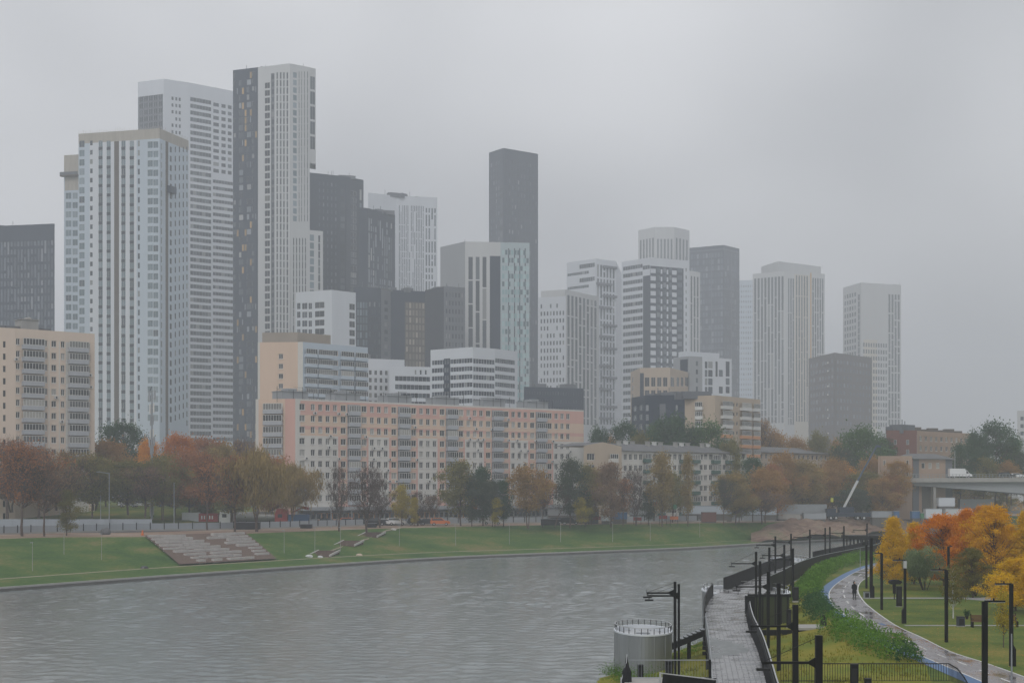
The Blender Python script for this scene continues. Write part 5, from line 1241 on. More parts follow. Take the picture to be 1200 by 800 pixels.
def tree_tpl(seed, kind='round', H=10.0, W=6.0, zc0=.25, ncl=55, nl=90, ls=.26, sig=.55, bare=False, lean=0, trunks=1):
    """trunk-with-limbs mesh and crown mesh of one tree, 10 m high"""
    rnd = random.Random(seed); tr = MB(); cr = MB(); cl = []
    zlo, zhi = H * zc0, H * .97
    lumps = [(rnd.uniform(0, 6.28), rnd.uniform(.2, .9), rnd.uniform(.12, .3)) for _ in range(6)]
    for _ in range(ncl):
        t = rnd.random() ** .85
        if kind == 'cone': env = (1 - t) ** .75 * (min(1, t * 7 + .35)); 
        elif kind == 'column': env = math.sin(math.pi * min(1, t * .85 + .15)) ** .5 * .8
        elif kind == 'vase': env = (.35 + .65 * min(1, t * 1.6)) * (1 - max(0, t - .75) * 2.4)
        elif kind == 'oval': env = math.sin(math.pi * (t * .88 + .08)) ** .7
        else: env = math.sqrt(max(0, 1 - (2 * t * .96 - .9) ** 2))
        th = rnd.uniform(0, 6.28); rr = (rnd.random() ** .45); bump = 1 + sum(am * math.cos(th - a0) * (1 if abs(t - h0) < .3 else 0) for a0, h0, am in lumps)
        cl.append(Vector((math.cos(th) * rr * env * W / 2 * bump + lean * t * 2, math.sin(th) * rr * env * W / 2 * bump, zlo + (zhi - zlo) * t)))
    axis = []
    for tk in range(trunks):
        off = Vector((rnd.uniform(-.25, .25), rnd.uniform(-.2, .2), 0)) * (tk > 0); dx = lean * 2 + (0 if trunks == 1 else (-1) ** tk * W * .14)
        top = Vector((dx, rnd.uniform(-.3, .3), H * (.86 if not bare else .7))); pts = [off + Vector((0, 0, -.3))]
        for k in range(1, 8):
            t = k / 7; pts.append(off + Vector((top.x * t ** 1.3 + rnd.uniform(-.09, .09), top.y * t + rnd.uniform(-.09, .09), top.z * t)))
        axis.append(pts); curve_tube(tr, pts, .14 if trunks == 1 else .11, .025, 7)
    for c in cl:
        pts = axis[rnd.randrange(len(axis))]; zt = c.z - (Vector((c.x, c.y, 0)).length) * rnd.uniform(.6, 1.2) - .3; zt = max(zlo * .8, min(zt, pts[-1].z))
        k = max(0, min(6, int(zt / pts[-1].z * 7))); s = pts[k].lerp(pts[min(7, k + 1)], zt / pts[-1].z * 7 - k if k < 7 else 0)
        md = s.lerp(c, .5) + Vector((rnd.uniform(-.2, .2), rnd.uniform(-.2, .2), -.25 if not bare else -.35)); curve_tube(tr, [s, md, c], .04, .010, 4)
        if bare:
            for _ in range(11):
                d = Vector((rnd.gauss(0, .45), rnd.gauss(0, .45), rnd.uniform(.3, 1.3))); p0 = md.lerp(c, rnd.uniform(.2, 1)); p1 = p0 + d * .6; p2 = p1 + Vector((d.x * .3, d.y * .3, d.z * .6)); tr.tube(p0, p1, .02, .013, 3, caps=False); tr.tube(p1, p2, .013, .006, 3, caps=False)
    for c in cl:
        n = int(nl * rnd.uniform(.55, 1.35)); sg = sig * rnd.uniform(.7, 1.3)
        for _ in range(n):
            p = c + Vector((rnd.gauss(0, sg), rnd.gauss(0, sg), rnd.gauss(0, sg * (.75 if kind != 'willow' else 1.3)) - (abs(rnd.gauss(0, .5)) if kind == 'willow' else 0)))
            leaf(cr, p, ls, rnd, droop=(kind == 'willow'))
    a = tr.mesh('trunk'); b = cr.mesh('crown'); a.materials.append(MATS['bark']); b.materials.append(MATS['l_green']); return a, b
TPL = {
 'round1': tree_tpl(1, 'round', ncl=85, nl=150, W=7.5), 'round2': tree_tpl(2, 'round', ncl=80, nl=150, W=8, zc0=.2), 'oval1': tree_tpl(3, 'oval', ncl=70, nl=140, W=5.5, zc0=.22), 'oval2': tree_tpl(4, 'oval', ncl=60, nl=140, W=5, zc0=.15),
 'column': tree_tpl(5, 'column', ncl=52, nl=120, W=3.6, zc0=.18), 'vase': tree_tpl(6, 'vase', ncl=85, nl=110, W=7.5, zc0=.3, trunks=2), 'vase2': tree_tpl(16, 'vase', ncl=80, nl=105, W=8, zc0=.28, trunks=3),
 'thin': tree_tpl(7, 'vase', ncl=90, nl=42, W=6.5, zc0=.38, bare=True, sig=.5, ls=.2), 'bare1': tree_tpl(8, 'vase', ncl=70, nl=14, W=5.4, zc0=.26, bare=True, trunks=2, ls=.2), 'bare2': tree_tpl(9, 'vase', ncl=95, nl=16, W=7.5, zc0=.22, bare=True, trunks=2, ls=.2), 'leanbare': tree_tpl(10, 'oval', ncl=26, nl=6, W=4, zc0=.4, bare=True, lean=1.6),
 'willow': tree_tpl(11, 'willow', ncl=85, nl=140, W=8, zc0=.42, sig=.5, ls=.3, trunks=3),
}
NEAR = {'cone1': tree_tpl(31, 'cone', ncl=170, nl=170, W=6, zc0=.10, ls=.165, sig=.33), 'cone2': tree_tpl(32, 'cone', ncl=160, nl=170, W=5.6, zc0=.08, ls=.165, sig=.33), 'cone3': tree_tpl(33, 'oval', ncl=160, nl=170, W=5.6, zc0=.10, ls=.165, sig=.33), 'young': tree_tpl(34, 'oval', ncl=36, nl=60, W=4, zc0=.2, ls=.35, sig=.6)}
def tree(u, vt, vb, hw, tpl, leafm, label, zb=ZT, Y=None, barkm='bark_brown', name='autumn_tree', cat='tree', group='trees on the far bank', z_seed=0):
    if Y is None: Y = (HC - zb) * F / (vb - HY)
    H = zat(vt, Y) - zb; W = 2 * hw / F * Y; a, b = (TPL.get(tpl) or NEAR[tpl]); 
    wt = {'round1': 7.5, 'round2': 8, 'oval1': 5.5, 'oval2': 5, 'column': 3.6, 'vase': 7.5, 'vase2': 8, 'thin': 6.5, 'bare1': 5.4, 'bare2': 7.5, 'leanbare': 5, 'willow': 8, 'cone1': 6, 'cone2': 5.6, 'cone3': 5.6, 'young': 4}[tpl] + .7
    r = empty(name, (gx(u, Y), Y, zb), label, cat, group, random.Random(u * 7.3 + vt).uniform(0, 6.28) if tpl != 'leanbare' else 0); r.scale = (W / wt, W / wt, H / 10.2)
    for nm, me, mm in (('trunk', a, barkm), ('crown', b, leafm)):
        o = link(nm, me, r); o.material_slots[0].link = 'OBJECT'; o.material_slots[0].material = MATS[mm]
    return r
# --- left wood, from the camera-side row back
TL = [
 (26, 520, 628, 44, 'thin', 'l_rust', 'rust-red half-bare tree at the far left with its forked trunk before the fence'),
 (52, 538, 628, 36, 'thin', 'l_brown', 'brown half-bare tree, second trunk from the left before the fence'),
 (78, 575, 627.5, 15, 'oval2', 'l_olive', 'small olive-green bushy tree at the left before the fence'),
 (275, 532, 623, 34, 'thin', 'l_rust', 'rust-brown tree with dark trunk beside the dark skip'),
 (302, 528, 623, 40, 'willow', 'l_willowbrown', 'big brown-green willow with several trunks right of the dark skip'),
 (397, 545, 621, 20, 'bare1', 'l_twig', 'tall bare purple-brown tree, left of the two before the pink block'),
 (430, 545, 621.5, 30, 'bare2', 'l_twig', 'wide bare purple-brown tree, right of the two before the pink block'),
 (445, 560, 618, 22, 'bare1', 'l_twig', 'smaller bare tree close behind the wide bare one'),
 (243, 530, 621, 32, 'thin', 'l_rust', 'slender rust-orange tree left of the white tanker cab'),
 (618, 545, 617, 28, 'vase', 'l_dullbrown', 'broad orange-brown tree in front of the right half of the pink block'),
 (693, 548, 614, 20, 'oval1', 'l_willowbrown', 'yellow-brown tree left of the grey leafless tree at the end of the pink block'),
 (690, 575, 614, 15, 'oval2', 'l_olive', 'olive lower tree at the foot of the yellow-brown one'),
 (745, 548, 614, 22, 'bare2', 'l_twig', 'reddish bare tree in front of the pale five-storey block'),
 (788, 553, 612, 20, 'round1', 'l_olive', 'dense olive-yellow tree low in front of the pale five-storey block'),
]
for a in TL: tree(*a)
TM = [  # behind the road (u, vt, hw, tpl, leaf, label, Y, zb)
 (8, 513, 42, 'thin', 'l_rust', 'reddish-brown tree at the left frame edge under the peach block', 330, 6), (45, 525, 40, 'thin', 'l_brown', 'purple-brown tree in the left wood beneath the peach block', 336, 6.5), (82, 527, 30, 'thin', 'l_willowbrown', 'brown tree under the right corner of the peach block', 334, 7), (108, 532, 30, 'round1', 'l_olive', 'olive-brown tree in front of the unfinished tower foot', 338, 7.5),
 (144, 495, 32, 'round2', 'l_darkgreen', 'big dark green round tree at the foot of the unfinished tower', 400, 9.3), (124, 515, 26, 'round1', 'l_dullorange', 'dull orange tree left of the big dark green one', 380, 9), (150, 540, 38, 'round2', 'l_olive', 'olive-green tree below the big dark green one', 345, 8), (172, 515, 18, 'round1', 'l_orange', 'orange tree just left of the antenna mast', 370, 9), (170, 545, 28, 'thin', 'l_brown', 'half-bare brown tree at the antenna mast', 342, 7.5),
 (206, 509, 24, 'round2', 'l_redorange', 'bright orange-red tree right of the antenna mast', 370, 9), (190, 532, 24, 'vase', 'l_olive', 'dark olive tree behind the antenna mast', 345, 7), (222, 528, 34, 'round1', 'l_rust', 'rust-brown tree behind the slender rust-orange one', 352, 6), (238, 514, 36, 'round2', 'l_rust', 'wide dull rust tree under the banded tower', 400, 6.5), (262, 520, 30, 'round1', 'l_willowbrown', 'yellow-brown tree behind the tanker truck', 372, 5.5),
 (285, 514, 26, 'thin', 'l_brown', 'pale brown half-bare tree top beside the pink block end wall', 395, 5.5), (272, 546, 30, 'vase2', 'l_olive', 'olive-brown tree behind the dark skip', 345, 5), (318, 535, 34, 'vase2', 'l_rust', 'brown-red tree top behind the willow', 352, 5), (342, 545, 27, 'willow', 'l_willowbrown', 'yellow-brown weeping tree before the corner of the pink block', 345, 5), (12, 548, 40, 'vase', 'l_brown', 'dark brown low tree at the left edge beside the parked cars', 345, 8.5), (66, 556, 36, 'round1', 'l_rust', 'low rust tree above the lawn near the grey car', 350, 8.8), (112, 562, 34, 'vase', 'l_olive', 'low olive tree left of the clearing', 350, 8.8), (205, 560, 30, 'round1', 'l_willowbrown', 'low yellow-brown tree right of the clearing', 350, 7.5), (240, 565, 28, 'vase', 'l_olive', 'low olive tree behind the red-sided trailer', 362, 5),
 (471, 568, 11, 'oval1', 'l_yellow', 'small yellow tree in front of the pink block shops', 352, 5), (490, 575, 14, 'bare1', 'l_twig', 'small bare tree right of the small yellow one', 354, 5), (507, 580, 11, 'thin', 'l_brown', 'small brown twiggy tree left of the green-brown group', 356, 5), (540, 540, 22, 'oval1', 'l_olive', 'green-brown oval tree, first of the group in front of the pink block', 352, 5), (553, 560, 13, 'oval2', 'l_greengrey', 'dark green lower tree under the green-brown one', 350, 5), (566, 548, 15, 'oval2', 'l_darkgreen', 'dark green pointed tree in the middle of the pink block', 353, 5), (577, 562, 13, 'round1', 'l_greengrey', 'round dark green tree left of the narrow dark one', 350, 5), (590, 562, 11, 'column', 'l_darkgreen', 'narrow dark green tree left of the broad orange-brown one', 352, 5),
 (486, 583, 6, 'oval2', 'l_yellow', 'tiny yellow sapling beside the small bare tree', 350, 5), (580, 583, 7, 'oval2', 'l_yellow', 'tiny yellow-green sapling under the dark green trees', 349, 5), (681, 583, 8, 'oval2', 'l_yellow', 'tiny yellow sapling left of the olive lower tree', 352, 5),
 (636, 560, 18, 'thin', 'l_rust', 'thin reddish twiggy tree behind the broad orange-brown one', 356, 5), (650, 565, 15, 'leanbare', 'l_twig', 'leaning bare tree near the right end of the pink block', 352, 5), (668, 537, 18, 'oval1', 'l_greengrey', 'tall grey-green tree at the right end of the pink block', 354, 5), (686, 545, 12, 'column', 'l_olive', 'tall thin olive tree at the corner between pink and pale blocks', 358, 5),
 (716, 543, 17, 'oval2', 'l_brown', 'dark grey-brown tree in front of the gable end', 356, 5), (730, 560, 16, 'thin', 'l_rust', 'thin rusty tree behind the reddish bare one', 362, 5), (776, 530, 15, 'oval1', 'l_willowbrown', 'tall thin yellowish tree behind the olive-yellow one', 366, 5), (806, 532, 8, 'column', 'l_willowbrown', 'narrow yellow-brown tree before the middle of the pale block', 370, 5), (760, 575, 10, 'column', 'l_greengrey', 'thin grey-green tree against the pale block', 368, 5), (848, 560, 14, 'thin', 'l_greengrey', 'thin dark green tree near the right end of the pale block', 372, 5),
 (862, 553, 24, 'round1', 'l_willowbrown', 'brown-green round tree at the right end of the pale block', 378, 5), (882, 536, 16, 'round2', 'l_darkgreen', 'dark green round tree top right of the pale block', 392, 5), (893, 548, 24, 'round1', 'l_dullorange', 'dull orange-brown tree right of the pale block', 386, 5), (897, 575, 20, 'thin', 'l_brown', 'thin brown tree left of the small white house', 380, 5),
 (700, 500, 13, 'round1', 'l_darkgreen', 'small dark green tree above the gable end', 432, 6), (716, 512, 12, 'round2', 'l_dullorange', 'faded orange tree between the green ones above the gable', 440, 6), (733, 495, 17, 'round2', 'l_darkgreen', 'dark green tree in front of the black-clad block', 432, 6), (752, 506, 14, 'round1', 'l_olive', 'olive tree over the roof of the pale block', 428, 6), (768, 497, 15, 'round2', 'l_green', 'mid green tree left of the tallest green one over the pale roof', 430, 6), (790, 485, 22, 'round1', 'l_darkgreen', 'tallest dark green tree rising over the roof of the pale block', 426, 6), (812, 500, 14, 'round2', 'l_darkgreen', 'dark green tree left of the pointed green one', 428, 6), (831, 494, 19, 'oval1', 'l_green', 'pointed green tree in front of the orange balconies', 426, 6), (858, 514, 14, 'round1', 'l_olive', 'low olive tree below the orange balconies', 422, 6),
 (893, 490, 18, 'thin', 'l_dullorange', 'tall airy orange tree in front of the cream gridded tower', 500, 8), (908, 505, 24, 'round1', 'l_dullorange', 'faded orange tree right of the airy orange one', 505, 8), (932, 513, 20, 'round2', 'l_dullorange', 'faded orange-brown tree below the dark brown block', 508, 8), (958, 506, 18, 'round1', 'l_olive', 'hazy olive tree under the dark brown block', 510, 8), (980, 515, 16, 'round2', 'l_dullorange', 'hazy orange-brown tree left of the large green one', 510, 8),
 (1009, 500, 27, 'round1', 'l_green', 'large round green tree above the crane boom', 460, 6), (983, 524, 16, 'round2', 'l_greengrey', 'dark green tree lower left of the large round green one', 450, 6), (1036, 512, 13, 'round2', 'l_greengrey', 'grey-green tree left of the red brick block', 470, 6),
 (948, 545, 30, 'round1', 'l_dullorange', 'orange-brown tree behind the long grey container', 430, 5), (928, 560, 20, 'round2', 'l_greengrey', 'dark green low tree left of the crane', 424, 5), (966, 548, 20, 'round2', 'l_dullorange', 'brown-orange tree directly left of the crane boom', 432, 5), (992, 547, 22, 'round1', 'l_orange', 'orange tree behind the crane boom', 440, 5), (1016, 553, 27, 'round2', 'l_olive', 'yellow-olive tree right of the crane boom', 430, 5), (1022, 535, 20, 'round1', 'l_dullorange', 'orange tree in front of the small peach house', 442, 5), (1044, 556, 19, 'round1', 'l_rust', 'rust-orange tree at the bridge approach', 425, 5), (1003, 572, 22, 'round1', 'l_greengrey', 'low dark green tree at the foot of the crane boom', 420, 5), (1052, 540, 18, 'round2', 'l_dullorange', 'yellowish tree before the small peach house wall', 424, 9), (1097, 548, 22, 'round1', 'l_dullorange', 'brown-yellow tree in front of the dark-roofed house', 446, 9),
 (1125, 520, 20, 'round2', 'l_darkgreen', 'dark green tree right of the dark-roofed house', 452, 9), (1142, 505, 18, 'round1', 'l_darkgreen', 'dark green tree at the end of the long peach block', 456, 9), (1166, 494, 24, 'oval1', 'l_darkgreen', 'tallest dark green tree at the upper right', 460, 9), (1185, 512, 18, 'round1', 'l_green', 'green tree near the right edge by the pale sliver', 462, 9), (1152, 536, 18, 'round2', 'l_olive', 'olive-yellow tree above the bridge', 450, 9), (1180, 540, 20, 'round1', 'l_dullorange', 'dull orange tree above the two cars on the bridge', 452, 9), (1200, 530, 18, 'round2', 'l_greengrey', 'green tree cut by the right edge above the bridge', 455, 9),
 (920, 530, 22, 'round2', 'l_dullorange', 'orange-brown tree rising behind the small white house', 412, 5), (940, 538, 22, 'oval1', 'l_willowbrown', 'yellow-brown tree left of the yellow banner', 416, 5), (976, 536, 20, 'round1', 'l_dullorange', 'dull orange tree top left of the crane boom middle', 438, 5), (905, 545, 18, 'oval2', 'l_rust', 'rusty tree beside the small white house', 404, 5), (1034, 560, 20, 'round2', 'l_dullorange', 'low orange tree between the crane boom and the bridge approach', 420, 5), (866, 572, 16, 'round2', 'l_olive', 'low olive tree behind the white shed', 384, 5), (725, 585, 15, 'vase', 'l_brown', 'low brown tree behind the blue site cabin', 376, 5),
 (1115, 566, 16, 'round1', 'l_willowbrown', 'brown tree seen under the bridge, left one', 470, 5), (1142, 570, 18, 'thin', 'l_willowbrown', 'brown half-bare tree seen under the bridge, middle one', 475, 5), (1172, 574, 20, 'round2', 'l_olive', 'olive tree seen under the bridge near the right edge', 478, 5),
]
for u, vt, hw, tp, lf, lab, Y, zb in TM: tree(u, vt, None, hw * (1.35 if zb == 6 and u > 690 else 1.12), tp, lf, lab, zb=zb, Y=Y)
# far-off tree belt closing the gaps at street level
wb = MB(); rnd = random.Random(77)
for k in range(5200):
    u = rnd.uniform(-120, 1330); Y = rnd.uniform(560, 640); h = 6 + 5 * (.5 + .5 * math.sin(u * .045)) + 3 * math.sin(u * .13 + 1)
    z = rnd.uniform(4.5, h + 3); leaf(wb, Vector((gx(u, Y), Y, z)), 2.0, rnd)
tag(wb.build('tree_belt', 'l_dullorange'), 'far-off belt of autumn trees in the haze', kind='stuff')

# --- near orange maples on the right
ZN = 3.4
for u, vt, vb, hw, tp, lf, lab in (
 (1047, 604, 689, 22, 'cone1', 'l_gold', 'golden yellow conical tree, nearest the black pergola'), (1071, 611, 684, 20, 'cone2', 'l_gold', 'yellow-orange conical tree right of the golden one'), (1061, 630, 670, 15, 'cone3', 'l_goldorange', 'orange tree tucked behind the two golden ones'),
 (1106, 600, 686, 27, 'cone3', 'l_fireorange', 'fiery orange tree behind the large green bush'), (1133, 594, 690, 25, 'cone1', 'l_fireorange', 'orange-red tree with dark central trunk above the birch'), (1166, 589, 694, 27, 'cone3', 'l_goldorange', 'orange tree with red top between the two tallest lamps at right'), (1150, 592, 672, 24, 'cone2', 'l_orange', 'darker orange tree behind the one with the red top'), (1120, 603, 676, 22, 'cone2', 'l_orange', 'deep orange tree filling between the fiery ones'),
 (1203, 598, 696, 28, 'cone2', 'l_gold', 'bright orange-yellow tree cut by the right frame edge'), (1180, 612, 690, 22, 'cone3', 'l_goldorange', 'yellow-orange tree left of the one at the frame edge'), (1190, 652, 715, 25, 'cone3', 'l_gold', 'low yellow tree in front at the right edge, over a bench'), (1140, 640, 700, 18, 'cone3', 'l_olive', 'thin olive young tree between the two green bushes'), (1213, 640, 720, 26, 'cone1', 'l_gold', 'low golden tree mostly beyond the right frame edge')):
    tree(u, vt, vb, hw * 1.28, tp, lf, lab, zb=ZN, group='autumn maples on the near lawn')
def bush(u, vt, vb, hw, lf, label, name='bush', zb=ZN, seed=1, ls=.11, n=9000, droop=True, cat='bush', depth=.8):
    Y = (HC - zb) * F / (vb - HY); W = hw / F * Y; H = zat(vt, Y) - zb; mb = MB(); rn = random.Random(seed); st = MB()
    lob = [(Vector((rn.uniform(-.55, .55) * W, rn.uniform(-.5, .5) * W * depth, rn.uniform(.35, .62) * H)), rn.uniform(.35, .55)) for _ in range(9)]
    for _ in range(n):
        c, s = lob[rn.randrange(9)]; th = rn.uniform(0, 6.28); ph = math.acos(rn.uniform(-.4, 1)); q = rn.random() ** .25
        p = c + Vector((math.sin(ph) * math.cos(th) * W * s * q, math.sin(ph) * math.sin(th) * W * s * q * depth, math.cos(ph) * H * s * .85 * q)); p.z = max(.05, p.z); leaf(mb, p, ls, rn, droop=droop and rn.random() < .7)
    for c, s in lob: st.tube((c.x * .15, c.y * .15, -.1), c, .05, .02, 5)
    r = empty(name, (gx(u, Y), Y, zb), label, cat); st.build('stem', 'bark', r); mb.build('crown', lf, r); return r
bush(1084, 640, 691, 29, 'l_bush', 'large grey-green willow bush in front of the fiery orange tree', n=14000, ls=.13)
bush(1156, 652, 692, 24, 'l_bush', 'grey-green bush right of the birch, before the red-topped orange tree', seed=2, n=10000, ls=.13)
bush(1132, 668, 697, 15, 'l_dullorange', 'low orange-brown shrub between the two green bushes', seed=3, n=4500, droop=False)
bush(1133, 713, 725, 4.5, 'l_hedge_dark', 'tiny dark green shrub beside the grey litter bin on the lawn', seed=4, n=700, droop=False, ls=.07)
r = tree(1117, 660, 724, 15, 'young', 'l_olive', 'young birch with a thin white trunk and sparse leaves on the lawn', zb=ZN, barkm='birch_bark', name='birch_tree', group=None)
r = tree(1176, 690, 758, 11, 'young', 'l_yellow', 'small sapling with brown trunk between the nearest lamps at right', zb=ZN, name='sapling', group=None)
r = tree(1174, 668, 722, 17, 'young', 'l_gold', 'slim young golden tree left of the low yellow one at the right', zb=ZN, name='young_tree', group=None)

# ---- hedges
def hedge(name, pts, w, h, lf, label, seed, dens=230, ls=.15, bld=.6):
    P = resample([G(u, v, ZN) for u, v in pts], 6); mb = MB(); rn = random.Random(seed); o = P[0]
    for a, b in zip(P, P[1:]):
        L = math.dist(a, b); t = Vector((b[0] - a[0], b[1] - a[1])).normalized(); nn = Vector((-t.y, t.x))
        for _ in range(int(L * dens * w / 2.5)):
            s = rn.random(); q = rn.uniform(-1, 1); x = lerp(a[0], b[0], s); y = lerp(a[1], b[1], s)
            lump = .80 + .16 * math.sin(x * 1.4 + y * .7) + .10 * math.sin(x * 3.1 - y * 2.3) + .07 * math.sin(y * 5.1 + x)
            hh = h * lump * (1 - abs(q) ** 3 * .55); z = hh * (1 - rn.random() ** 2 * .9) if abs(q) < .8 else hh * rn.random()
            X, Yy = x + nn.x * q * w / 2 * lump * 1.1, y + nn.y * q * w / 2 * lump * 1.1; leaf(mb, Vector((X - o[0], Yy - o[1], z + near_z(X, Yy) - ZN)), ls * rn.uniform(.7, 1.2), rn)
    ob = mb.build(name, lf, loc=(o[0], o[1], ZN)); tag(ob, label, 'hedge'); return ob
hedge('hedge', [(981, 734), (1004, 748), (1030, 762), (1058, 774)], 3.2, 1.45, 'l_hedge', 'near bright green hedge between the yellow slope and the cycle path', 1)
hedge('hedge', [(1054, 770), (1068, 777)], 2.4, 1.5, 'l_hedge_dark', 'dark green end bush closing the near hedge beside the blue lane', 2)
hedge('hedge', [(951, 703), (959, 716), (970, 727)], 2.4, 1.35, 'l_hedge_dark', 'short dark hedge piece beside the black box, between the two long hedges', 3)
hedge('hedge', [(1024, 654.5), (995, 659.5), (968, 669), (950, 682), (944, 699)], 3.0, 1.45, 'l_hedge', 'long curving hedge between the raised walkway and the blue lane', 4, dens=190, ls=.18)
# loose grass tufts on the near slope
mb = MB(); rn = random.Random(12)
for k in range(16000):
    y = 60 + 130 * rn.random() ** 1.3; a, b = ip(XE, y), ip(XT, y); x = lerp(a, b, rn.uniform(.02, 1.0 if y > 112 else 1.3)); z = near_z(x, y)
    if math.sin(x * 1.1 + y * .31) + math.sin(y * .57 - x * .8) + rn.uniform(-1, 1) < .2: continue
    for _ in range(3):
        s = rn.uniform(.10, .26); dx, dy = rn.uniform(-.1, .1), rn.uniform(-.1, .1); i = len(mb.v); mb.v += [(x + dx - .025, y + dy, z - .08), (x + dx + .035, y + dy, z - .08), (x + dx * 2, y + dy * 2, z + s)]; mb.f.append((i, i + 1, i + 2)); mb.m.append(0)
tag(mb.build('grass', 'l_tuft'), 'loose yellow-green grass tufts on the near slope', kind='stuff')
mb = MB()
for k in range(2600):
    u = rn.uniform(1020, 1210); v = 672 + 110 * rn.random() ** 2.2; x, y = G(u, v, 3.42); x += rn.gauss(0, 1); z = near_z(x, y)
    if z < 3.39: continue
    s = rn.uniform(.03, .06); a = rn.uniform(0, 6.28); c_, s_ = math.cos(a) * s, math.sin(a) * s; i = len(mb.v); mb.v += [(x - c_, y - s_, z + .035), (x + s_, y - c_, z + .045), (x + c_, y + s_, z + .06), (x - s_, y + c_, z + .04)]; mb.f.append((i, i + 1, i + 2, i + 3)); mb.m.append(0)
tag(mb.build('fallen_leaves', 'l_dullorange'), 'fallen orange leaves scattered on the lawn and path', kind='stuff')
# weeds by the tank foot
for i, (u, v, s) in enumerate(((722, 785, 8), (735, 792, 12), (812, 765, 16), (795, 775, 12), (826, 758, 9), (760, 796, 12))):
    x, y = G(u, v, .6); Yb = y; mb = MB(); rn = random.Random(i)
    for k in range(1500): leaf(mb, Vector((rn.gauss(0, .55), rn.gauss(0, .5), abs(rn.gauss(0, .42)))), .09, rn)
    tag(mb.build('weed_clump', 'l_hedge', loc=(x, y, .3)), ['weed clump at the outer foot of the near tank', 'weed clump in front of the near tank', 'weed clump under the stair column', 'weed clump between tank and stair', 'weed clump under the deck edge', 'weed clump behind the wire fence at lower left'][i], 'weeds', 'weeds at the waterside')

# ================================================================== RAISED WALKWAY
ZD = 3.4
LE = [(8.0, 60), (9.6, 72), (10.8, 83), (12.8, 100), (14.5, 115), (16.6, 132), (19.5, 149), (22.5, 159), (26, 171), (31.7, 190), (38, 208), (46, 228), (56, 251), (62, 267), (75, 292)]
RE = [(11.2, 62), (12.6, 74), (13.8, 83), (15.9, 99), (17.9, 116), (20.6, 134), (24.5, 150), (27, 161), (30, 171), (35.4, 190), (41.5, 208), (49, 226), (58.5, 248), (64.5, 264), (78, 288)]
LD, RD = resample(LE, 6), resample(RE, 6)
dk = empty('raised_walkway', (LD[0][0], LD[0][1], ZD), 'raised boardwalk curving along the near bank with wet grey planks', 'walkway'); O = Vector((LD[0][0], LD[0][1], ZD))
mb = MB(); uvs = []; acc = 0
for i in range(len(LD) - 1):
    a, b, c, d = LD[i], RD[i], RD[i + 1], LD[i + 1]; w = math.dist(a, b); l = math.dist(a, d); mb.quad((a[0] - O.x, a[1] - O.y, .02), (b[0] - O.x, b[1] - O.y, .02), (c[0] - O.x, c[1] - O.y, .02), (d[0] - O.x, d[1] - O.y, .02)); uvs += [(0, acc), (w, acc), (w, acc + l), (0, acc + l)]; acc += l
dko = mb.build('deck', 'deck', dk); uvl = dko.data.uv_layers.new(name='UVMap')
for k, u in enumerate(uvs): uvl.data[k].uv = u
mb = MB()
for i in range(len(LD) - 1):
    for S, sg in ((LD, -1), (RD, 1)):
        a, b = Vector(S[i] + (-.22,)), Vector(S[i + 1] + (-.22,)); q = Vector((O.x, O.y, 0)); mb.bar(a - q, b - q, .16, .44)
mb.build('edge_beam', 'black_metal', dk)
for i in range(6, len(LD) - 2, 7):
    for S in (LD, RD):
        x, y = S[i]; g = max(-1, near_z(x, y)) - .3; m = MB(); m.tube((0, 0, g - ZD), (0, 0, -.44), .13, n=8); m.build('support_column', 'black_metal', dk, (x - O.x, y - O.y, 0))
# darker repaired patch of planks
px = [G(u, v, ZD + .03) for u, v in ((832, 747), (842, 747), (842, 750), (858, 750), (858, 753), (872, 754), (872, 758), (878, 759), (876, 764), (866, 764), (866, 767), (846, 767), (846, 771), (834, 771))]
mb = MB(); mb.poly([(x - O.x, y - O.y, .032) for x, y in px]); mb.build('plank_patch', 'deck_patch', dk)
def seg(S, y0, y1): return [p for p in resample([p for p in S], 1) if y0 <= p[1] <= y1]
def run(S, y0, y1):
    o = [];
    for a, b in zip(S, S[1:]):
        if b[1] < y0 or a[1] > y1: continue
        ta = max(0, (y0 - a[1]) / (b[1] - a[1])); tb = min(1, (y1 - a[1]) / (b[1] - a[1]))
        if not o: o.append((lerp(a[0], b[0], ta), lerp(a[1], b[1], ta)))
        o.append((lerp(a[0], b[0], tb), lerp(a[1], b[1], tb)))
    return o
def parapet(S, y0, y1, h, label, down=0.0, rail='pale_metal', slats=True, lean=0.0, hr=None):
    P = run(S, y0, y1); r = empty('parapet', (P[0][0], P[0][1], ZD), label, 'railing'); q = Vector((P[0][0], P[0][1], 0)); m = MB(); t = MB(); hh = MB()
    for a, b in zip(P, P[1:]):
        A, B = Vector(a + (0,)) - q, Vector(b + (0,)) - q; m.bar(A + Vector((lean / 2, 0, (h - down) / 2)), B + Vector((lean / 2, 0, (h - down) / 2)), .07, h + down); hh.bar(A + Vector((lean, 0, h + .03)), B + Vector((lean, 0, h + .03)), .07, .05)
        if slats:
            L = (B - A).length; n = max(1, int(L / .35))
            for k in range(n): p = A.lerp(B, k / n); t.bar(p + Vector((-.05, 0, -down)), p + Vector((-.05 + lean, 0, h)), .05, .05)
    m.build('panel', 'black_metal', r); hh.build('handrail', rail, r)
    if slats: t.build('mullion', 'dark_metal', r)
    return r
parapet(RD, 62, 134, 1.05, 'black parapet with pale handrail along the right side of the near walkway', lean=.25)
parapet(LD, 116, 149, 1.15, 'short curved black parapet on the left side of the walkway before the ring platform', rail='dark_metal')
parapet(LD, 156, 206, 1.35, 'long black parapet on the river side of the walkway past the ring platform', rail='dark_metal', down=.1)
parapet(LD, 222, 290, 1.2, 'far black parapet on the river side up to the pergola', rail='dark_metal', down=.1)
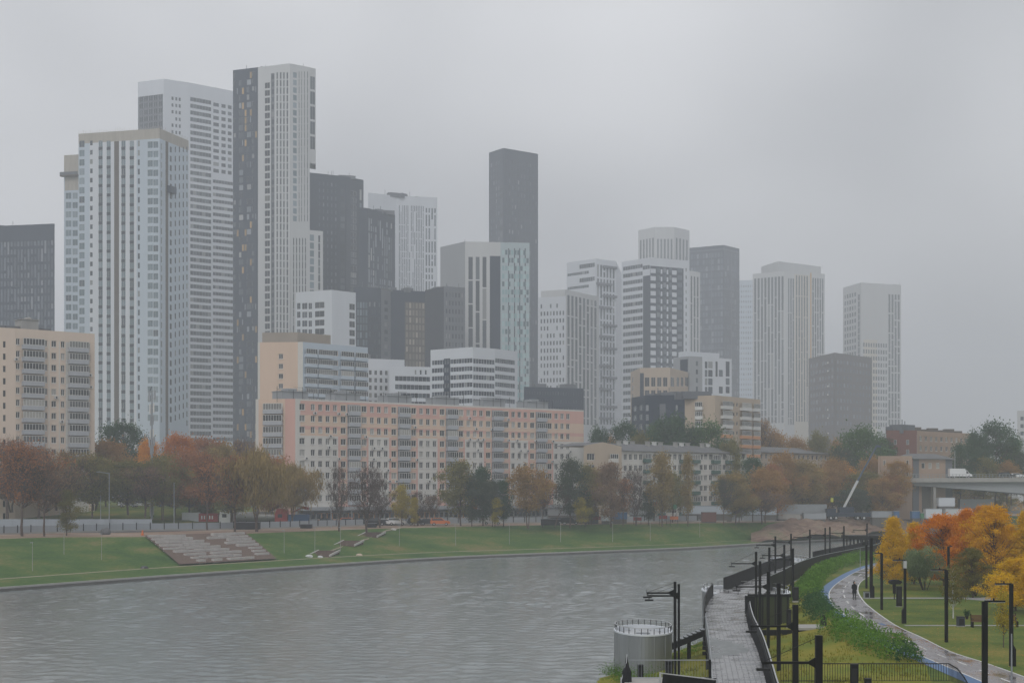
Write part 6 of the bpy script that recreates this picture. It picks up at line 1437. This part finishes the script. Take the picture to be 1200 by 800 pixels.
parapet(RD, 160, 288, 1.2, 'long curving black parapet on the bank side of the far walkway', down=.75, rail='metal_grey')
def glass_rail(P, h, label, bars=True, fn=None, bot=0.0):
    r = empty('wire_railing', P[0], label, 'railing'); q = Vector(P[0]); m = MB(); t = MB()
    for a, b in zip(P, P[1:]):
        A, B = Vector(a) - q, Vector(b) - q; m.bar(A + Vector((0, 0, h)), B + Vector((0, 0, h)), .045, .045); m.bar(A + Vector((0, 0, .06)), B + Vector((0, 0, .06)), .03, .03); L = (B - A).length; n = max(1, int(L / .16))
        for k in range(n + 1): p = A.lerp(B, k / n); t.tube(p + Vector((0, 0, bot)), p + Vector((0, 0, h)), .008, n=3, caps=False)
    m.build('rail', 'metal_grey', r); t.build('bar', 'metal_grey', r).name = 'wire_infill'
    return r
glass_rail([(x, y, ZD) for x, y in run(LD, 84, 116)], 1.05, 'thin pale railing along the left deck edge beside the grey planks')
# kerb light strip on left deck edge
m = MB(); P = run(LD, 62, 117); q = P[0]
for a, b in zip(P, P[1:]): m.bar((a[0] - q[0] + .06, a[1] - q[1], .06), (b[0] - q[0] + .06, b[1] - q[1], .06), .07, .1)
m.build('edge_trim', 'pale_metal', dk, (q[0] - O.x, q[1] - O.y, 0))

# ---- round tanks
def tank(u, vtop, rx, ry, label, ztop=3.45, zfoot=-.5, Y=None):
    Y = Y or (HC - ztop) * F / (vtop - HY); X = gx(u, Y); RX = rx / F * Y; r = empty('round_tank', (X, Y, 0), label, 'tank', 'round steel platforms by the walkway'); n = 56
    E = lambda k, s, z: (math.cos(2 * math.pi * k / n) * RX * s, math.sin(2 * math.pi * k / n) * ry * s, z)
    m = MB()
    for k in range(n): m.quad(E(k, 1, zfoot), E(k + 1, 1, zfoot), E(k + 1, 1, ztop), E(k, 1, ztop))
    m.build('shell', 'tank_metal', r, smooth=True)
    sm_ = MB()
    for k in range(0, n, 4): a = Vector(E(k, 1.004, zfoot)); sm_.bar(a, Vector(E(k, 1.004, ztop - .13)), .035, .035)
    sm_.build('seam', 'metal_grey', r)
    m = MB()
    for k in range(n): m.quad(E(k, 1.015, ztop), E(k + 1, 1.015, ztop), E(k + 1, .92, ztop), E(k, .92, ztop)); m.quad(E(k, 1.015, ztop - .12), E(k + 1, 1.015, ztop - .12), E(k + 1, 1.015, ztop), E(k, 1.015, ztop)); m.quad(E(k, .92, ztop), E(k + 1, .92, ztop), E(k + 1, .92, ztop - .35), E(k, .92, ztop - .35))
    m.build('rim', 'white', r, smooth=False)
    m = MB(); m.poly([E(k, .92, ztop - .35) for k in range(n)]); m.build('lid', 'pale_metal', r)
    m = MB(); m.tube((0, 0, 0), (0, 0, .42), .035, n=4); pme = m.mesh('railing_post'); pme.materials.append(MATS['dark_metal'])
    for k in range(28): link('railing_post', pme, r, E(k * 2, .97, ztop))
    m = MB()
    for k in range(n): m.tube(E(k, .97, ztop + .43), E(k + 1, .97, ztop + .43), .035, n=4, caps=False)
    m.build('handrail', 'pale_metal', r)
    m = MB()
    for k in range(12): a = Vector(E(k * 4.67, .80, ztop - .34)); b = Vector(E(k * 4.67, .70, ztop - .34)); m.bar(a, b, .05, .08)
    m.box(-.5, .5, -.3, .3, ztop - .34, ztop - .22); m.build('hatch', 'metal_grey', r)
    return r
tank(753.5, 737, 33.5, 4.2, 'near round steel tank with white railed rim standing at the waterline', zfoot=-.6)
tank(873.5, 691, 49.5, 8.5, 'larger round steel ring platform crossed by the walkway', ztop=3.3, zfoot=-.6)
tank(925, 655, 20, 7, 'small distant round tank seen through the gap of the far parapets', ztop=3.5, zfoot=-.6)
# stair from the deck down to the near tank
r = empty('stair', (14.4, 115, 3.4), 'black metal stair with thin railing stepping down from the deck to the near tank', 'stair')
m = MB(); m.bar((0, -.6, -.25), (-2.6, -.6, -1.35), .10, .42); m.bar((0, .6, -.25), (-2.6, .6, -1.35), .1, .42); m.build('stringer', 'black_metal', r)
m = MB()
for k in range(8): m.box(-.3 - k * .31, .02 - k * .31, -.6, .6, -.07 - k * .135, -.02 - k * .135)
m.build('treads', 'metal_grey', r).name = 'tread'
m = MB(); m.bar((.1, -.62, 1.0), (-2.6, -.62, -.1), .04, .04)
for k in range(17): x = -k * .16; m.tube((x, -.62, -.1 + x * .42), (x, -.62, 1.0 + x * .415), .008, n=3)
m.build('handrail', 'metal_grey', r)
m = MB(); m.tube((-1.15, 0, -3.2), (-1.15, 0, -.75), .15, n=10); m.build('column', 'black_metal', r); m = MB(); m.box(-1.5, -.8, -.3, .3, -3.1, -2.95); m.build('footing', 'concrete', r)
for i, v in enumerate((753, 759, 765, 796, 738, 683.5)):
    if i > 3: continue
    y = G(826, v, 2.9)[1] if i < 3 else 84; x = gx(826 if i < 3 else 829, y); rr = empty('spotlight', (x, y, zat(v, y)), ['upper', 'middle', 'lower', 'nearest'][i] + ' black cube spotlight fixed under the left deck edge', 'spotlight', 'spotlights under the deck')
    m = MB(); m.box(-.12, .12, -.12, .12, -.12, .12, 0, .78); m.build('lamp_housing', 'black_metal', rr); m = MB(); m.bar((0, 0, 0), (.5, 0, .08), .05, .05); m.build('bracket', 'dark_metal', rr)

# ---- cantilever walkway lamps
def walkway_lamp(u, vt, label, zt=8.0, zb=1.6, w=.17, arm=2.3, dz=1.0, rod=True, heads=1, group='black cantilever lamps along the walkway', Y=None):
    Y = Y or (HC - zt) * F / (vt - HY); X = gx(u, Y); r = empty('walkway_lamp', (X, Y, zb), label, 'lamp post', group)
    m = MB(); m.box(-w / 2, w / 2, -w / 2, w / 2, -.8, zt - zb); m.build('mast', 'black_metal', r)
    if arm:
        h = zt - zb - dz; m = MB(); m.bar((-w / 2, 0, h), (-arm, 0, h), .09, .10); i = m.extrude([(-w / 2, h - .22), (-w / 2, h + .22), (-.42, h + .05), (-.42, h - .05)], -.04, .04); m.build('arm', 'black_metal', r)
        m = MB(); m.tube((-arm + .05, 0, h), (-arm + .05, 0, h - .22), .03, n=5); m.box(-arm - .22, -arm + .32, -.11, .11, h - .32, h - .22); m.build('lamp_head', 'dark_metal', r)
        if rod: m = MB(); m.tube((0, 0, zt - zb - .06), (-arm + .1, 0, h + .06), .014, n=4); m.tube((-arm, 0, h), (-arm, 0, h + .2), .02, n=4); m.build('tie_rod', 'dark_metal', r)
    return r
ordn = ['first', 'second', 'third', 'fourth', 'fifth', 'sixth', 'seventh', 'eighth', 'ninth', 'tenth', 'eleventh', 'twelfth', 'thirteenth', 'fourteenth', 'fifteenth', 'sixteenth', 'seventeenth']
WLs = [(959.5, 744), (932, 708), (912.5, 683), (900.2, 669), (890.5, 657), (929.2, 642), (886, 646), (919, 638), (901.5, 641), (908.6, 628), (927, 625), (949, 620), (967, 618), (972.5, 617), (989, 616), (1016, 613)]
for i, (u, v) in enumerate(WLs):
    arm = 0 if i in (2, 4, 8, 13) else 2.3
    walkway_lamp(u, v, f'black cantilever lamp beside the deck, {ordn[i]} mast counted from the lower right', arm=arm, dz=1.1, w=.27 if i < 2 else .22 if i == 2 else .2, zb=.8 if v < 690 else 1.8)
walkway_lamp(791, 681, 'taller black lamp mast of the pair beside the near tank', arm=1.8, w=.17, dz=.72, zb=.6); walkway_lamp(795.5, 686, 'shorter black lamp mast of the pair beside the near tank', arm=1.95, w=.14, dz=.75, zt=7.8, zb=.6, Y=98)
# pergola
yp = 262; r = empty('pergola', (gx(1010, yp), yp, ZD), 'black steel pergola at the far end of the raised walkway', 'pergola'); q0 = r.location.x
def pu(u): return gx(u, yp) - q0
zt_ = zat(627, yp) - ZD; m = MB(); m.box(pu(991), pu(1043), -2, 3.5, zt_ - .6, zt_); m.build('roof', 'black_metal', r)
for u in (993.5, 997.5, 1002, 1006, 1011, 1016, 1021, 1027, 1033, 1039):
    for dy in (-1.9, 3.3): m = MB(); m.box(pu(u) - .09, pu(u) + .09, dy, dy + .18, -2.5, zt_ - .6); m.build('column', 'black_metal', r)
for z in (.9, 1.6): m = MB(); m.box(pu(1004), pu(1038), -2.02, -1.9, z, z + .12); m.build('rail', 'black_metal', r)
# cantilever platform and dark boxes on the bank side
yj = G(950, 733.5, 3.3)[1]; r = empty('viewing_platform', (gx(933, yj), yj, 3.3), 'small grey cantilevered landing on the slope right of the second lamp mast', 'platform')
m = MB(); m.box(0, gx(970, yj) - gx(933, yj), -1.2, 1.8, -.18, 0); m.build('slab', 'concrete', r); m = MB(); m.box(-3.9, 2.2, -.8, -.5, -.62, -.2); m.build('beam', 'black_metal', r)
def cabinet(u, v0, v1, hw, label, z=ZN, depth=.35, m1='black_metal', name='cabinet', cat='cabinet', Y=None, base=True):
    Y = Y or (HC - z) * F / (v1 - HY); H = zat(v0, Y) - z; W = hw / F * Y; r = empty(name, (gx(u, Y), Y, z), label, cat); m = MB(); m.box(-W, W, -depth / 2, depth / 2, .05, H); m.build('body', m1, r)
    if base: m = MB(); m.box(-W * 1.12, W * 1.12, -depth * .56, depth * .56, -.1, .05); m.build('base', 'concrete', r)
    m = MB(); m.box(-W * 1.03, W * 1.03, -depth * .53, depth * .53, H, H + .04); m.build('cap', 'dark_metal', r); m = MB(); m.box(-W * .7, W * .7, -depth / 2 - .012, -depth / 2, H * .2, H * .85); m.build('door', 'dark_metal', r); return r
cabinet(924.5, 714, 732, 2.6, 'slim black box on the landing beside the second lamp mast', z=3.3, Y=yj)
cabinet(965, 720.5, 733, 3.4, 'squat black box at the right end of the landing under the hedge', z=3.3, Y=yj)
cabinet(932.5, 688, 704, 3.2, 'black upright box behind the ring platform', z=3.0, Y=G(932, 704, 3.0)[1])
cabinet(1001, 778, 808, 4.2, 'thick black post box standing before the wire fence at the bottom', z=3.4, Y=80, depth=.3)
cabinet(1034, 777, 792, 1.8, 'thin black post on the grass behind the bar fence', z=2.6, Y=96, depth=.15)
cabinet(1075, 783, 797, 1.7, 'thin black post right of the watermark-free grass strip by the blue lane', z=3.3, Y=91, depth=.15)['label'] = 'thin black post on the grass between bar fence and blue lane'
cabinet(1017, 795, 812, 3.6, 'low black post top cut by the bottom edge', z=3.4, Y=79, depth=.3)
cabinet(750.5, 779, 803, 3.2, 'black upright box behind the wire fence below the near tank', z=2.9, Y=88)
cabinet(784, 774.5, 800, 4.2, 'wider black box behind the wire fence at the foot of the lamp pair', z=2.9, Y=88)
# glass-green screen box under the walkway bend
ys_ = 128; r = empty('screen_wall', (gx(879, ys_), ys_, 1.2), 'dark green glazed screen with black posts below the walkway bend', 'screen')
m = MB(); m.box(0, gx(925, ys_) - gx(879, ys_), -.03, .03, 0, zat(699, ys_) - 1.2); m.build('glass_pane', 'glass_screen', r)
for k in range(7): m = MB(); x = k * .52; m.box(x - .05, x + .05, -.08, .08, 0, zat(698, ys_) - 1.2); m.build('post', 'black_metal', r)
m = MB(); m.box(-.2, gx(927, ys_) - gx(879, ys_), -.1, .1, zat(699, ys_) - 1.2, zat(697, ys_) - 1.1); m.build('top_rail', 'black_metal', r)
m = MB(); m.box(-.4, .35, -.3, .3, 0, zat(698, ys_) - 1.18); m.build('end_pier', 'black_metal', r)
# lower left cross platform with wire fence and dark parapet
r = empty('cross_platform', (6.0, 60, ZD), 'narrow platform joining the walkway at the lower left corner', 'platform'); m = MB(); m.box(.1, 5.2, 16, 25, -.3, 0); m.build('slab', 'concrete', r); m = MB(); m.box(0, 5.2, 24.9, 25.05, -.32, .06); m.build('edge_beam', 'pale_metal', r)
glass_rail([(6.35, 85, ZD), (10.95, 85, ZD)], 1.02, 'wire fence across the lower left platform in front of the tank')
m = MB(); m.box(10.88, 11.02, 84.9, 85.05, ZD, ZD + 1.05); tag(m.build('fence_post', 'black_metal'), 'black end post where the lower left wire fence meets the deck', 'post')
r = empty('platform_parapet', (gx(775, 76), 76, ZD), 'black parapet wall with pale left end cap at the bottom of the frame', 'railing'); m = MB(); L = gx(837, 76) - gx(775, 76); m.bar((0, 0, .62), (L, 0, .30), .08, 1.5); m.build('panel', 'black_metal', r); m = MB(); m.box(-.1, .0, -.06, .06, -.2, 1.42); m.build('end_cap', 'pale_metal', r); m = MB(); m.bar((0, 0, 1.39), (L, 0, 1.07), .1, .04); m.build('handrail', 'pale_metal', r)
# covered pointed bundle at the platform corner
r = empty('covered_post', (6.25, 83.6, ZD - .8), 'black fabric-covered pointed post with white edge at the lower left platform corner', 'covered post')
m = MB(); n = 14; prof = [(.26, 0), (.27, .9), (.24, 1.35), (.13, 1.62), (.10, 1.75), (.05, 2.1), (.01, 2.25)]
for (r0, z0), (r1, z1) in zip(prof, prof[1:]):
    for k in range(n):
        A = lambda kk, rr, zz: (math.cos(6.2832 * kk / n) * rr * (1 + .14 * math.sin(kk * 3.1)), math.sin(6.2832 * kk / n) * rr * (1 + .14 * math.sin(kk * 3.1)), zz); m.quad(A(k, r0, z0), A(k + 1, r0, z0), A(k + 1, r1, z1), A(k, r1, z1))
m.build('cover', 'black_cloth', r, smooth=True); m = MB(); m.bar((-.32, -.05, 0), (-.30, -.05, .9), .03, .06); m.bar((-.30, -.05, .9), (-.02, -.05, 1.9), .03, .06); m.bar((-.02, -.05, 1.9), (0, -.05, 2.3), .03, .08); m.build('edging', 'white', r)

# bar fence at the lower right
P = [(gx(u, 84), 84, 3.3) for u in (915, 1112)] + [(gx(u, y), y, 3.3 + dz) for u, y, dz in ((1122, 83, -.15), (1130, 82, -.5), (1138, 81.5, -1.1))]
r = empty('bar_fence', P[0], 'dark fence of thin vertical bars across the bottom right', 'fence'); q = Vector(P[0]); rl = MB(); bs = MB(); rr_ = None
for a, b in zip(P, P[1:]):
    A, B = Vector(a) - q, Vector(b) - q; rl.bar(A + Vector((0, 0, 1.04)), B + Vector((0, 0, 1.04)), .05, .05); rl.bar(A + Vector((0, 0, .1)), B + Vector((0, 0, .1)), .04, .04); n = max(1, int((B - A).length / .14))
    for k in range(n): p = A.lerp(B, k / n); bs.box(p.x - .011, p.x + .011, p.y - .011, p.y + .011, p.z, p.z + 1.04)
rl.build('rail', 'dark_metal', r); bs.build('bar', 'dark_metal', r).name = 'bar_infill'

# ---- lawn lamps
def lawn_lamp(u, vt, vb, side, label, w=.20, box=True, sheath=False, Y=None, arm=1.05):
    Y = Y or (HC - ZN) * F / (vb - HY); H = zat(vt, Y) - ZN; r = empty('lawn_lamp', (gx(u, Y), Y, ZN), label, 'lamp post', 'black square lamps on the near lawn'); m = MB(); m.box(-w / 2, w / 2, -w / 2, w / 2, 0, H); m.build('mast', 'black_metal', r)
    if arm: m = MB(); s = side; m.box(min(0, s * arm), max(0, s * arm), -.09, .09, H - .02, H + .06); m.build('arm', 'black_metal', r); m = MB(); m.box(min(s * .3, s * arm), max(s * .3, s * arm), -.07, .07, H - .045, H - .02); m.build('lamp_panel', 'winframe', r)
    if arm: m = MB(); m.tube((s * arm * .45, 0, H + .06), (s * arm * .45, 0, H + .17), .04, n=6); m.build('sensor', 'black_metal', r)
    if box: m = MB(); m.extrude([(-w / 2 - .14, 0), (-w / 2 - .14, 1.0), (-w / 2, 1.25), (-w / 2, 0)] if box == 1 else [(w / 2 + .14, 0), (w / 2, 0), (w / 2, 1.25), (w / 2 + .14, 1.0)], -.16, .16); m.build('service_box', 'black_metal', r)
    if sheath: m = MB(); m.box(-w / 2 - .02, w / 2 + .02, -w / 2 - .02, w / 2 + .02, H - .62, H - .05); m.build('sleeve', 'pale_metal', r)
    return r
lawn_lamp(1033.2, 648, 714, -1, 'black lawn lamp without service box, arm toward the person on the path', box=0, w=.2, arm=.62)
lawn_lamp(1060.5, 656, 730, -1, 'black lawn lamp with pale sleeve near its top, beside the tall information slab', box=1, sheath=True, w=.18, arm=.95)
lawn_lamp(1109, 667.5, 752, -1, 'black lawn lamp with arm to the left standing alone mid-lawn', box=0)
lawn_lamp(1111.5, 640, 700, 1, 'black lamp behind the mid-lawn one with a spiky bracket on top', box=0, arm=.35)
lawn_lamp(1185, 684, 780, -1, 'black lawn lamp at the right edge with service box at its foot', box=2, w=.2, arm=.95)
lawn_lamp(1154, 704.5, 826, 1, 'nearest black lawn lamp, arm to the right, foot below the frame', box=0, w=.24, arm=.98, Y=75)
lawn_lamp(1015.3, 638, 689, -1, 'slim black post left of the two beside the path bend', box=0, arm=0); lawn_lamp(1021, 630, 700, -1, 'thicker black post right of the two beside the path bend', box=2, arm=0, w=.26)
lawn_lamp(1030, 655, 671, -1, 'short dark post beyond the path bend under the golden tree', box=0, arm=0, w=.2)
mast(1185.5, 742, 806, 'thin pale grey sign pole in front of the rightmost lawn lamp', zb=3.4, rad=.045, Y=83)
mast(1008, 642, 668, 'thin grey pole beside the blue lane before the pergola', zb=3.4, rad=.04)
# info slab, capped board, bins, benches
cabinet(1053.6, 687, 710.5, 3.1, 'tall black information slab on the lawn left of the sleeved lamp', depth=.25)
r = empty('capped_sign', (G(1048, 702, 3.4)[0], G(1048, 702, 3.4)[1], ZN), 'black board with wide rounded cap on a thin leg behind the information slab', 'sign'); m = MB(); m.box(-.13, .13, -.08, .08, .55, 1.5); m.build('board', 'black_metal', r); m = MB(); m.box(-.04, .04, -.04, .04, 0, .6); m.build('leg', 'dark_metal', r)
m = MB(); m.extrude([(-.33, 1.45), (-.5, 1.6), (-.46, 1.75), (-.2, 1.86), (.3, 1.86), (.62, 1.75), (.66, 1.6), (.45, 1.45)], -.35, .35); m.build('cap', 'black_metal', r)
cabinet(1015.5, 693, 701, 3.2, 'low grey litter bin at the foot of the black posts beside the path', m1='metal_grey', name='litter_bin', cat='bin', depth=.45)
cabinet(1125.7, 722.5, 733.5, 4.0, 'dark grey litter bin on the lawn left of the benches', m1='darkgrey', name='litter_bin', cat='bin', depth=.5)
def bench(u, v, hw, label, Y=None):
    Y = (HC - ZN) * F / (v - HY); W = hw / F * Y; r = empty('bench', (gx(u, Y), Y, ZN), label, 'bench', 'wooden benches on the lawn'); m = MB()
    for k in range(4): m.box(-W, W, -.22 + k * .12, -.13 + k * .12, .42, .46)
    m.build('seat', 'wood', r); m = MB()
    for k in range(5): m.bar((-W, .26 + k * .02, .5 + k * .09), (W, .26 + k * .02, .5 + k * .09), .03, .075)
    m.build('backrest', 'wood', r)
    for s in (-1, 1): m = MB(); m.box(s * W * .96 - .04, s * W * .96 + .04, -.25, .28, 0, .42); m.bar((s * W * .96, .26, .3), (s * W * .96, .38, 1.0), .06, .06); m.bar((s * W * .96, -.25, .62), (s * W * .96, .3, .66), .06, .04); m.build('side_frame', 'black_metal', r)
bench(1151.5, 698, 8.5, 'wooden bench before the green bush at the end of the upper side path'); bench(1147, 734.5, 8, 'wooden bench between the litter bin and the nearest lamp'); bench(1183, 734, 9, 'wooden bench behind the small sapling near the right edge')
bench(1172, 692, 5, 'small dark bench beside the low yellow tree at right')

# ---- the person on the path
def skin_figure(name, joints, edges, root, m, sub=2, matn='black_cloth'):
    me = bpy.data.meshes.new(name); me.from_pydata([j[0] for j in joints], edges, []); o = link(name, me, root)
    md = o.modifiers.new('s', 'SKIN'); sk = me.skin_vertices[0].data if me.skin_vertices else None
    if sk is None:
        bm = bmesh.new(); bm.from_mesh(me); lay = bm.verts.layers.skin.verify(); bm.to_mesh(me); bm.free(); sk = me.skin_vertices[0].data
    for i, j in enumerate(joints): sk[i].radius = (j[1], j[2] if len(j) > 2 else j[1]); sk[i].use_root = (i == 0)
    s2 = o.modifiers.new('d', 'SUBSURF'); s2.levels = sub; s2.render_levels = sub; me.materials.append(MATS[matn]); return o
px_, py_ = G(1001.2, 702.5, ZP); r = empty('person', (px_, py_, ZP), 'person in dark hooded coat standing on the wet cycle path', 'person', None, R(20))
J = [((0, 0, .94), .155, .115), ((0, .01, 1.15), .15, .11), ((0, .02, 1.36), .18, .115), ((0, .01, 1.48), .07, .065), ((0, -.02, 1.60), .09, .10), ((0, -.02, 1.70), .07, .08),
     ((-.20, .01, 1.40), .07), ((-.26, .02, 1.12), .052), ((-.20, -.14, .98), .042), ((-.12, -.22, 1.04), .03), ((.20, .01, 1.40), .07), ((.27, .03, 1.12), .052), ((.20, -.12, .97), .042), ((.12, -.22, 1.03), .03),
     ((-.10, 0, .86), .095), ((-.11, -.03, .48), .065), ((-.12, .02, .09), .045), ((-.12, -.10, .045), .04), ((-.12, -.16, .04), .03), ((.10, 0, .86), .095), ((.11, -.02, .48), .065), ((.12, .05, .09), .045), ((.13, -.07, .045), .04), ((.13, -.13, .04), .03)]
Ed = [(0, 1), (1, 2), (2, 3), (3, 4), (4, 5), (2, 6), (6, 7), (7, 8), (8, 9), (2, 10), (10, 11), (11, 12), (12, 13), (0, 14), (14, 15), (15, 16), (16, 17), (17, 18), (0, 19), (19, 20), (20, 21), (21, 22), (22, 23)]
skin_figure('body', J, Ed, r, None)
m = MB(); n = 16                                                # coat skirt and hood
for z0, r0, z1, r1 in ((.62, .215, .95, .185), (.95, .185, 1.2, .178), (1.2, .178, 1.42, .17)):
    for k in range(n):
        A = lambda kk, rr, zz: (math.cos(6.2832 * kk / n) * rr * 1.1, math.sin(6.2832 * kk / n) * rr * .78, zz); m.quad(A(k, r0, z0), A(k + 1, r0, z0), A(k + 1, r1, z1), A(k, r1, z1))
m.build('coat', 'black_cloth', r, smooth=True)
bm = bmesh.new(); bmesh.ops.create_uvsphere(bm, u_segments=16, v_segments=12, radius=.125)
for v in bm.verts: v.co = Vector((v.co.x * .88, v.co.y * 1.02 + .02, v.co.z * 1.22)); v.co.z += 1.63
me = bpy.data.meshes.new('hood'); bm.to_mesh(me); bm.free(); me.materials.append(MATS['black_cloth']); link('hood', me, r)
bm = bmesh.new(); bmesh.ops.create_uvsphere(bm, u_segments=14, v_segments=10, radius=.085)
for v in bm.verts: v.co = Vector((v.co.x * .85, v.co.y * .6 - .075, v.co.z * 1.15)); v.co.z += 1.62
me = bpy.data.meshes.new('face'); bm.to_mesh(me); bm.free(); me.materials.append(MATS['skin']); link('face', me, r)
m = MB(); m.extrude([(0, 0), (0, .03), (.02, .01)], -.01, .01); m.build('nose', 'skin', r, (0, -.13, 1.61), R(-90))

# ================================================================== HAZE, SKY, SUN, CAMERA
m, nt, b = new_mat('haze_air'); nt.nodes.remove(b)
pv = N(nt, 'ShaderNodeVolumePrincipled'); pv.inputs['Color'].default_value = (.89, .93, .985, 1); pv.inputs['Density'].default_value = .00053; pv.inputs['Anisotropy'].default_value = 0.0
nt.links.new(pv.outputs[0], nt.nodes['Material Output'].inputs['Volume'])
hb = MB(); hb.box(-2750, 2750, -70, 3150, -2.2, 285); h = tag(hb.build('haze', 'haze_air'), 'even grey mist filling the air', kind='stuff')

w = bpy.data.worlds.new('World'); sc.world = w; w.use_nodes = True; nt = w.node_tree; bg = nt.nodes['Background']
SE, SR = R(48), R(200)
sky = N(nt, 'ShaderNodeTexSky', sky_type='NISHITA'); sky.sun_disc = False; sky.sun_elevation = SE; sky.sun_rotation = SR; sky.dust_density = 3.0; sky.air_density = 1.0
hs = N(nt, 'ShaderNodeHueSaturation'); hs.inputs['Saturation'].default_value = .18; nt.links.new(sky.outputs[0], hs.inputs['Color'])
tc = N(nt, 'ShaderNodeTexCoord'); mp = N(nt, 'ShaderNodeMapping'); mp.inputs['Scale'].default_value = (1, 1, 1.5)
nz = N(nt, 'ShaderNodeTexNoise', Scale=3.0, Detail=2.5, Roughness=.45); nt.links.new(tc.outputs['Generated'], mp.inputs[0]); nt.links.new(mp.outputs[0], nz.inputs['Vector'])
cr = N(nt, 'ShaderNodeValToRGB'); cr.color_ramp.elements[0].position = .32; cr.color_ramp.elements[1].position = .68
cr.color_ramp.elements[0].color = (4.3, 4.4, 4.65, 1); cr.color_ramp.elements[1].color = (7.3, 7.35, 7.6, 1); nt.links.new(nz.outputs[0], cr.inputs[0])
mx = N(nt, 'ShaderNodeMix', data_type='RGBA'); mx.inputs[0].default_value = .85; nt.links.new(hs.outputs[0], mx.inputs[6]); nt.links.new(cr.outputs[0], mx.inputs[7]); sp = N(nt, 'ShaderNodeSeparateXYZ'); nt.links.new(tc.outputs['Generated'], sp.inputs[0])
gr_ = N(nt, 'ShaderNodeMapRange'); gr_.interpolation_type = 'SMOOTHSTEP'; gr_.inputs[1].default_value = .0; gr_.inputs[2].default_value = .33; gr_.inputs[3].default_value = .70; gr_.inputs[4].default_value = 1.0; nt.links.new(sp.outputs[2], gr_.inputs[0])
vm = N(nt, 'ShaderNodeVectorMath', operation='SCALE'); nt.links.new(mx.outputs[2], vm.inputs[0]); nt.links.new(gr_.outputs[0], vm.inputs['Scale']); nt.links.new(vm.outputs[0], bg.inputs[0])
bg.inputs[1].default_value = .1

sl = bpy.data.lights.new('sun', 'SUN'); sl.energy = .6; sl.angle = R(25); sl.color = (1, .97, .93); so = bpy.data.objects.new('sun', sl); COL.objects.link(so)
dirv = Vector((math.sin(SR) * math.cos(SE), math.cos(SR) * math.cos(SE), math.sin(SE))); so.rotation_euler = dirv.to_track_quat('Z', 'Y').to_euler(); so.location = (0, 0, 200)

cam = bpy.data.cameras.new('camera'); co = bpy.data.objects.new('camera', cam); COL.objects.link(co); co.location = (0, 0, HC); co.rotation_euler = (R(90), 0, 0)
cam.sensor_width = 36; cam.lens = 36 * F / 1200; cam.shift_y = (HY - 400) / 1200; cam.clip_start = .5; cam.clip_end = 6000; sc.camera = co
sc.view_settings.view_transform = 'Standard'; sc.view_settings.look = 'None'; sc.view_settings.gamma = 1; sc.view_settings.exposure = .35
sc.cycles.volume_bounces = 2; sc.cycles.max_bounces = 6; sc.cycles.diffuse_bounces = 2; sc.cycles.glossy_bounces = 2; sc.cycles.transmission_bounces = 2; sc.cycles.transparent_max_bounces = 4
sc.cycles.use_denoising = True; sc.cycles.use_fast_gi = False; sc.cycles.caustics_reflective = False; sc.cycles.caustics_refractive = False
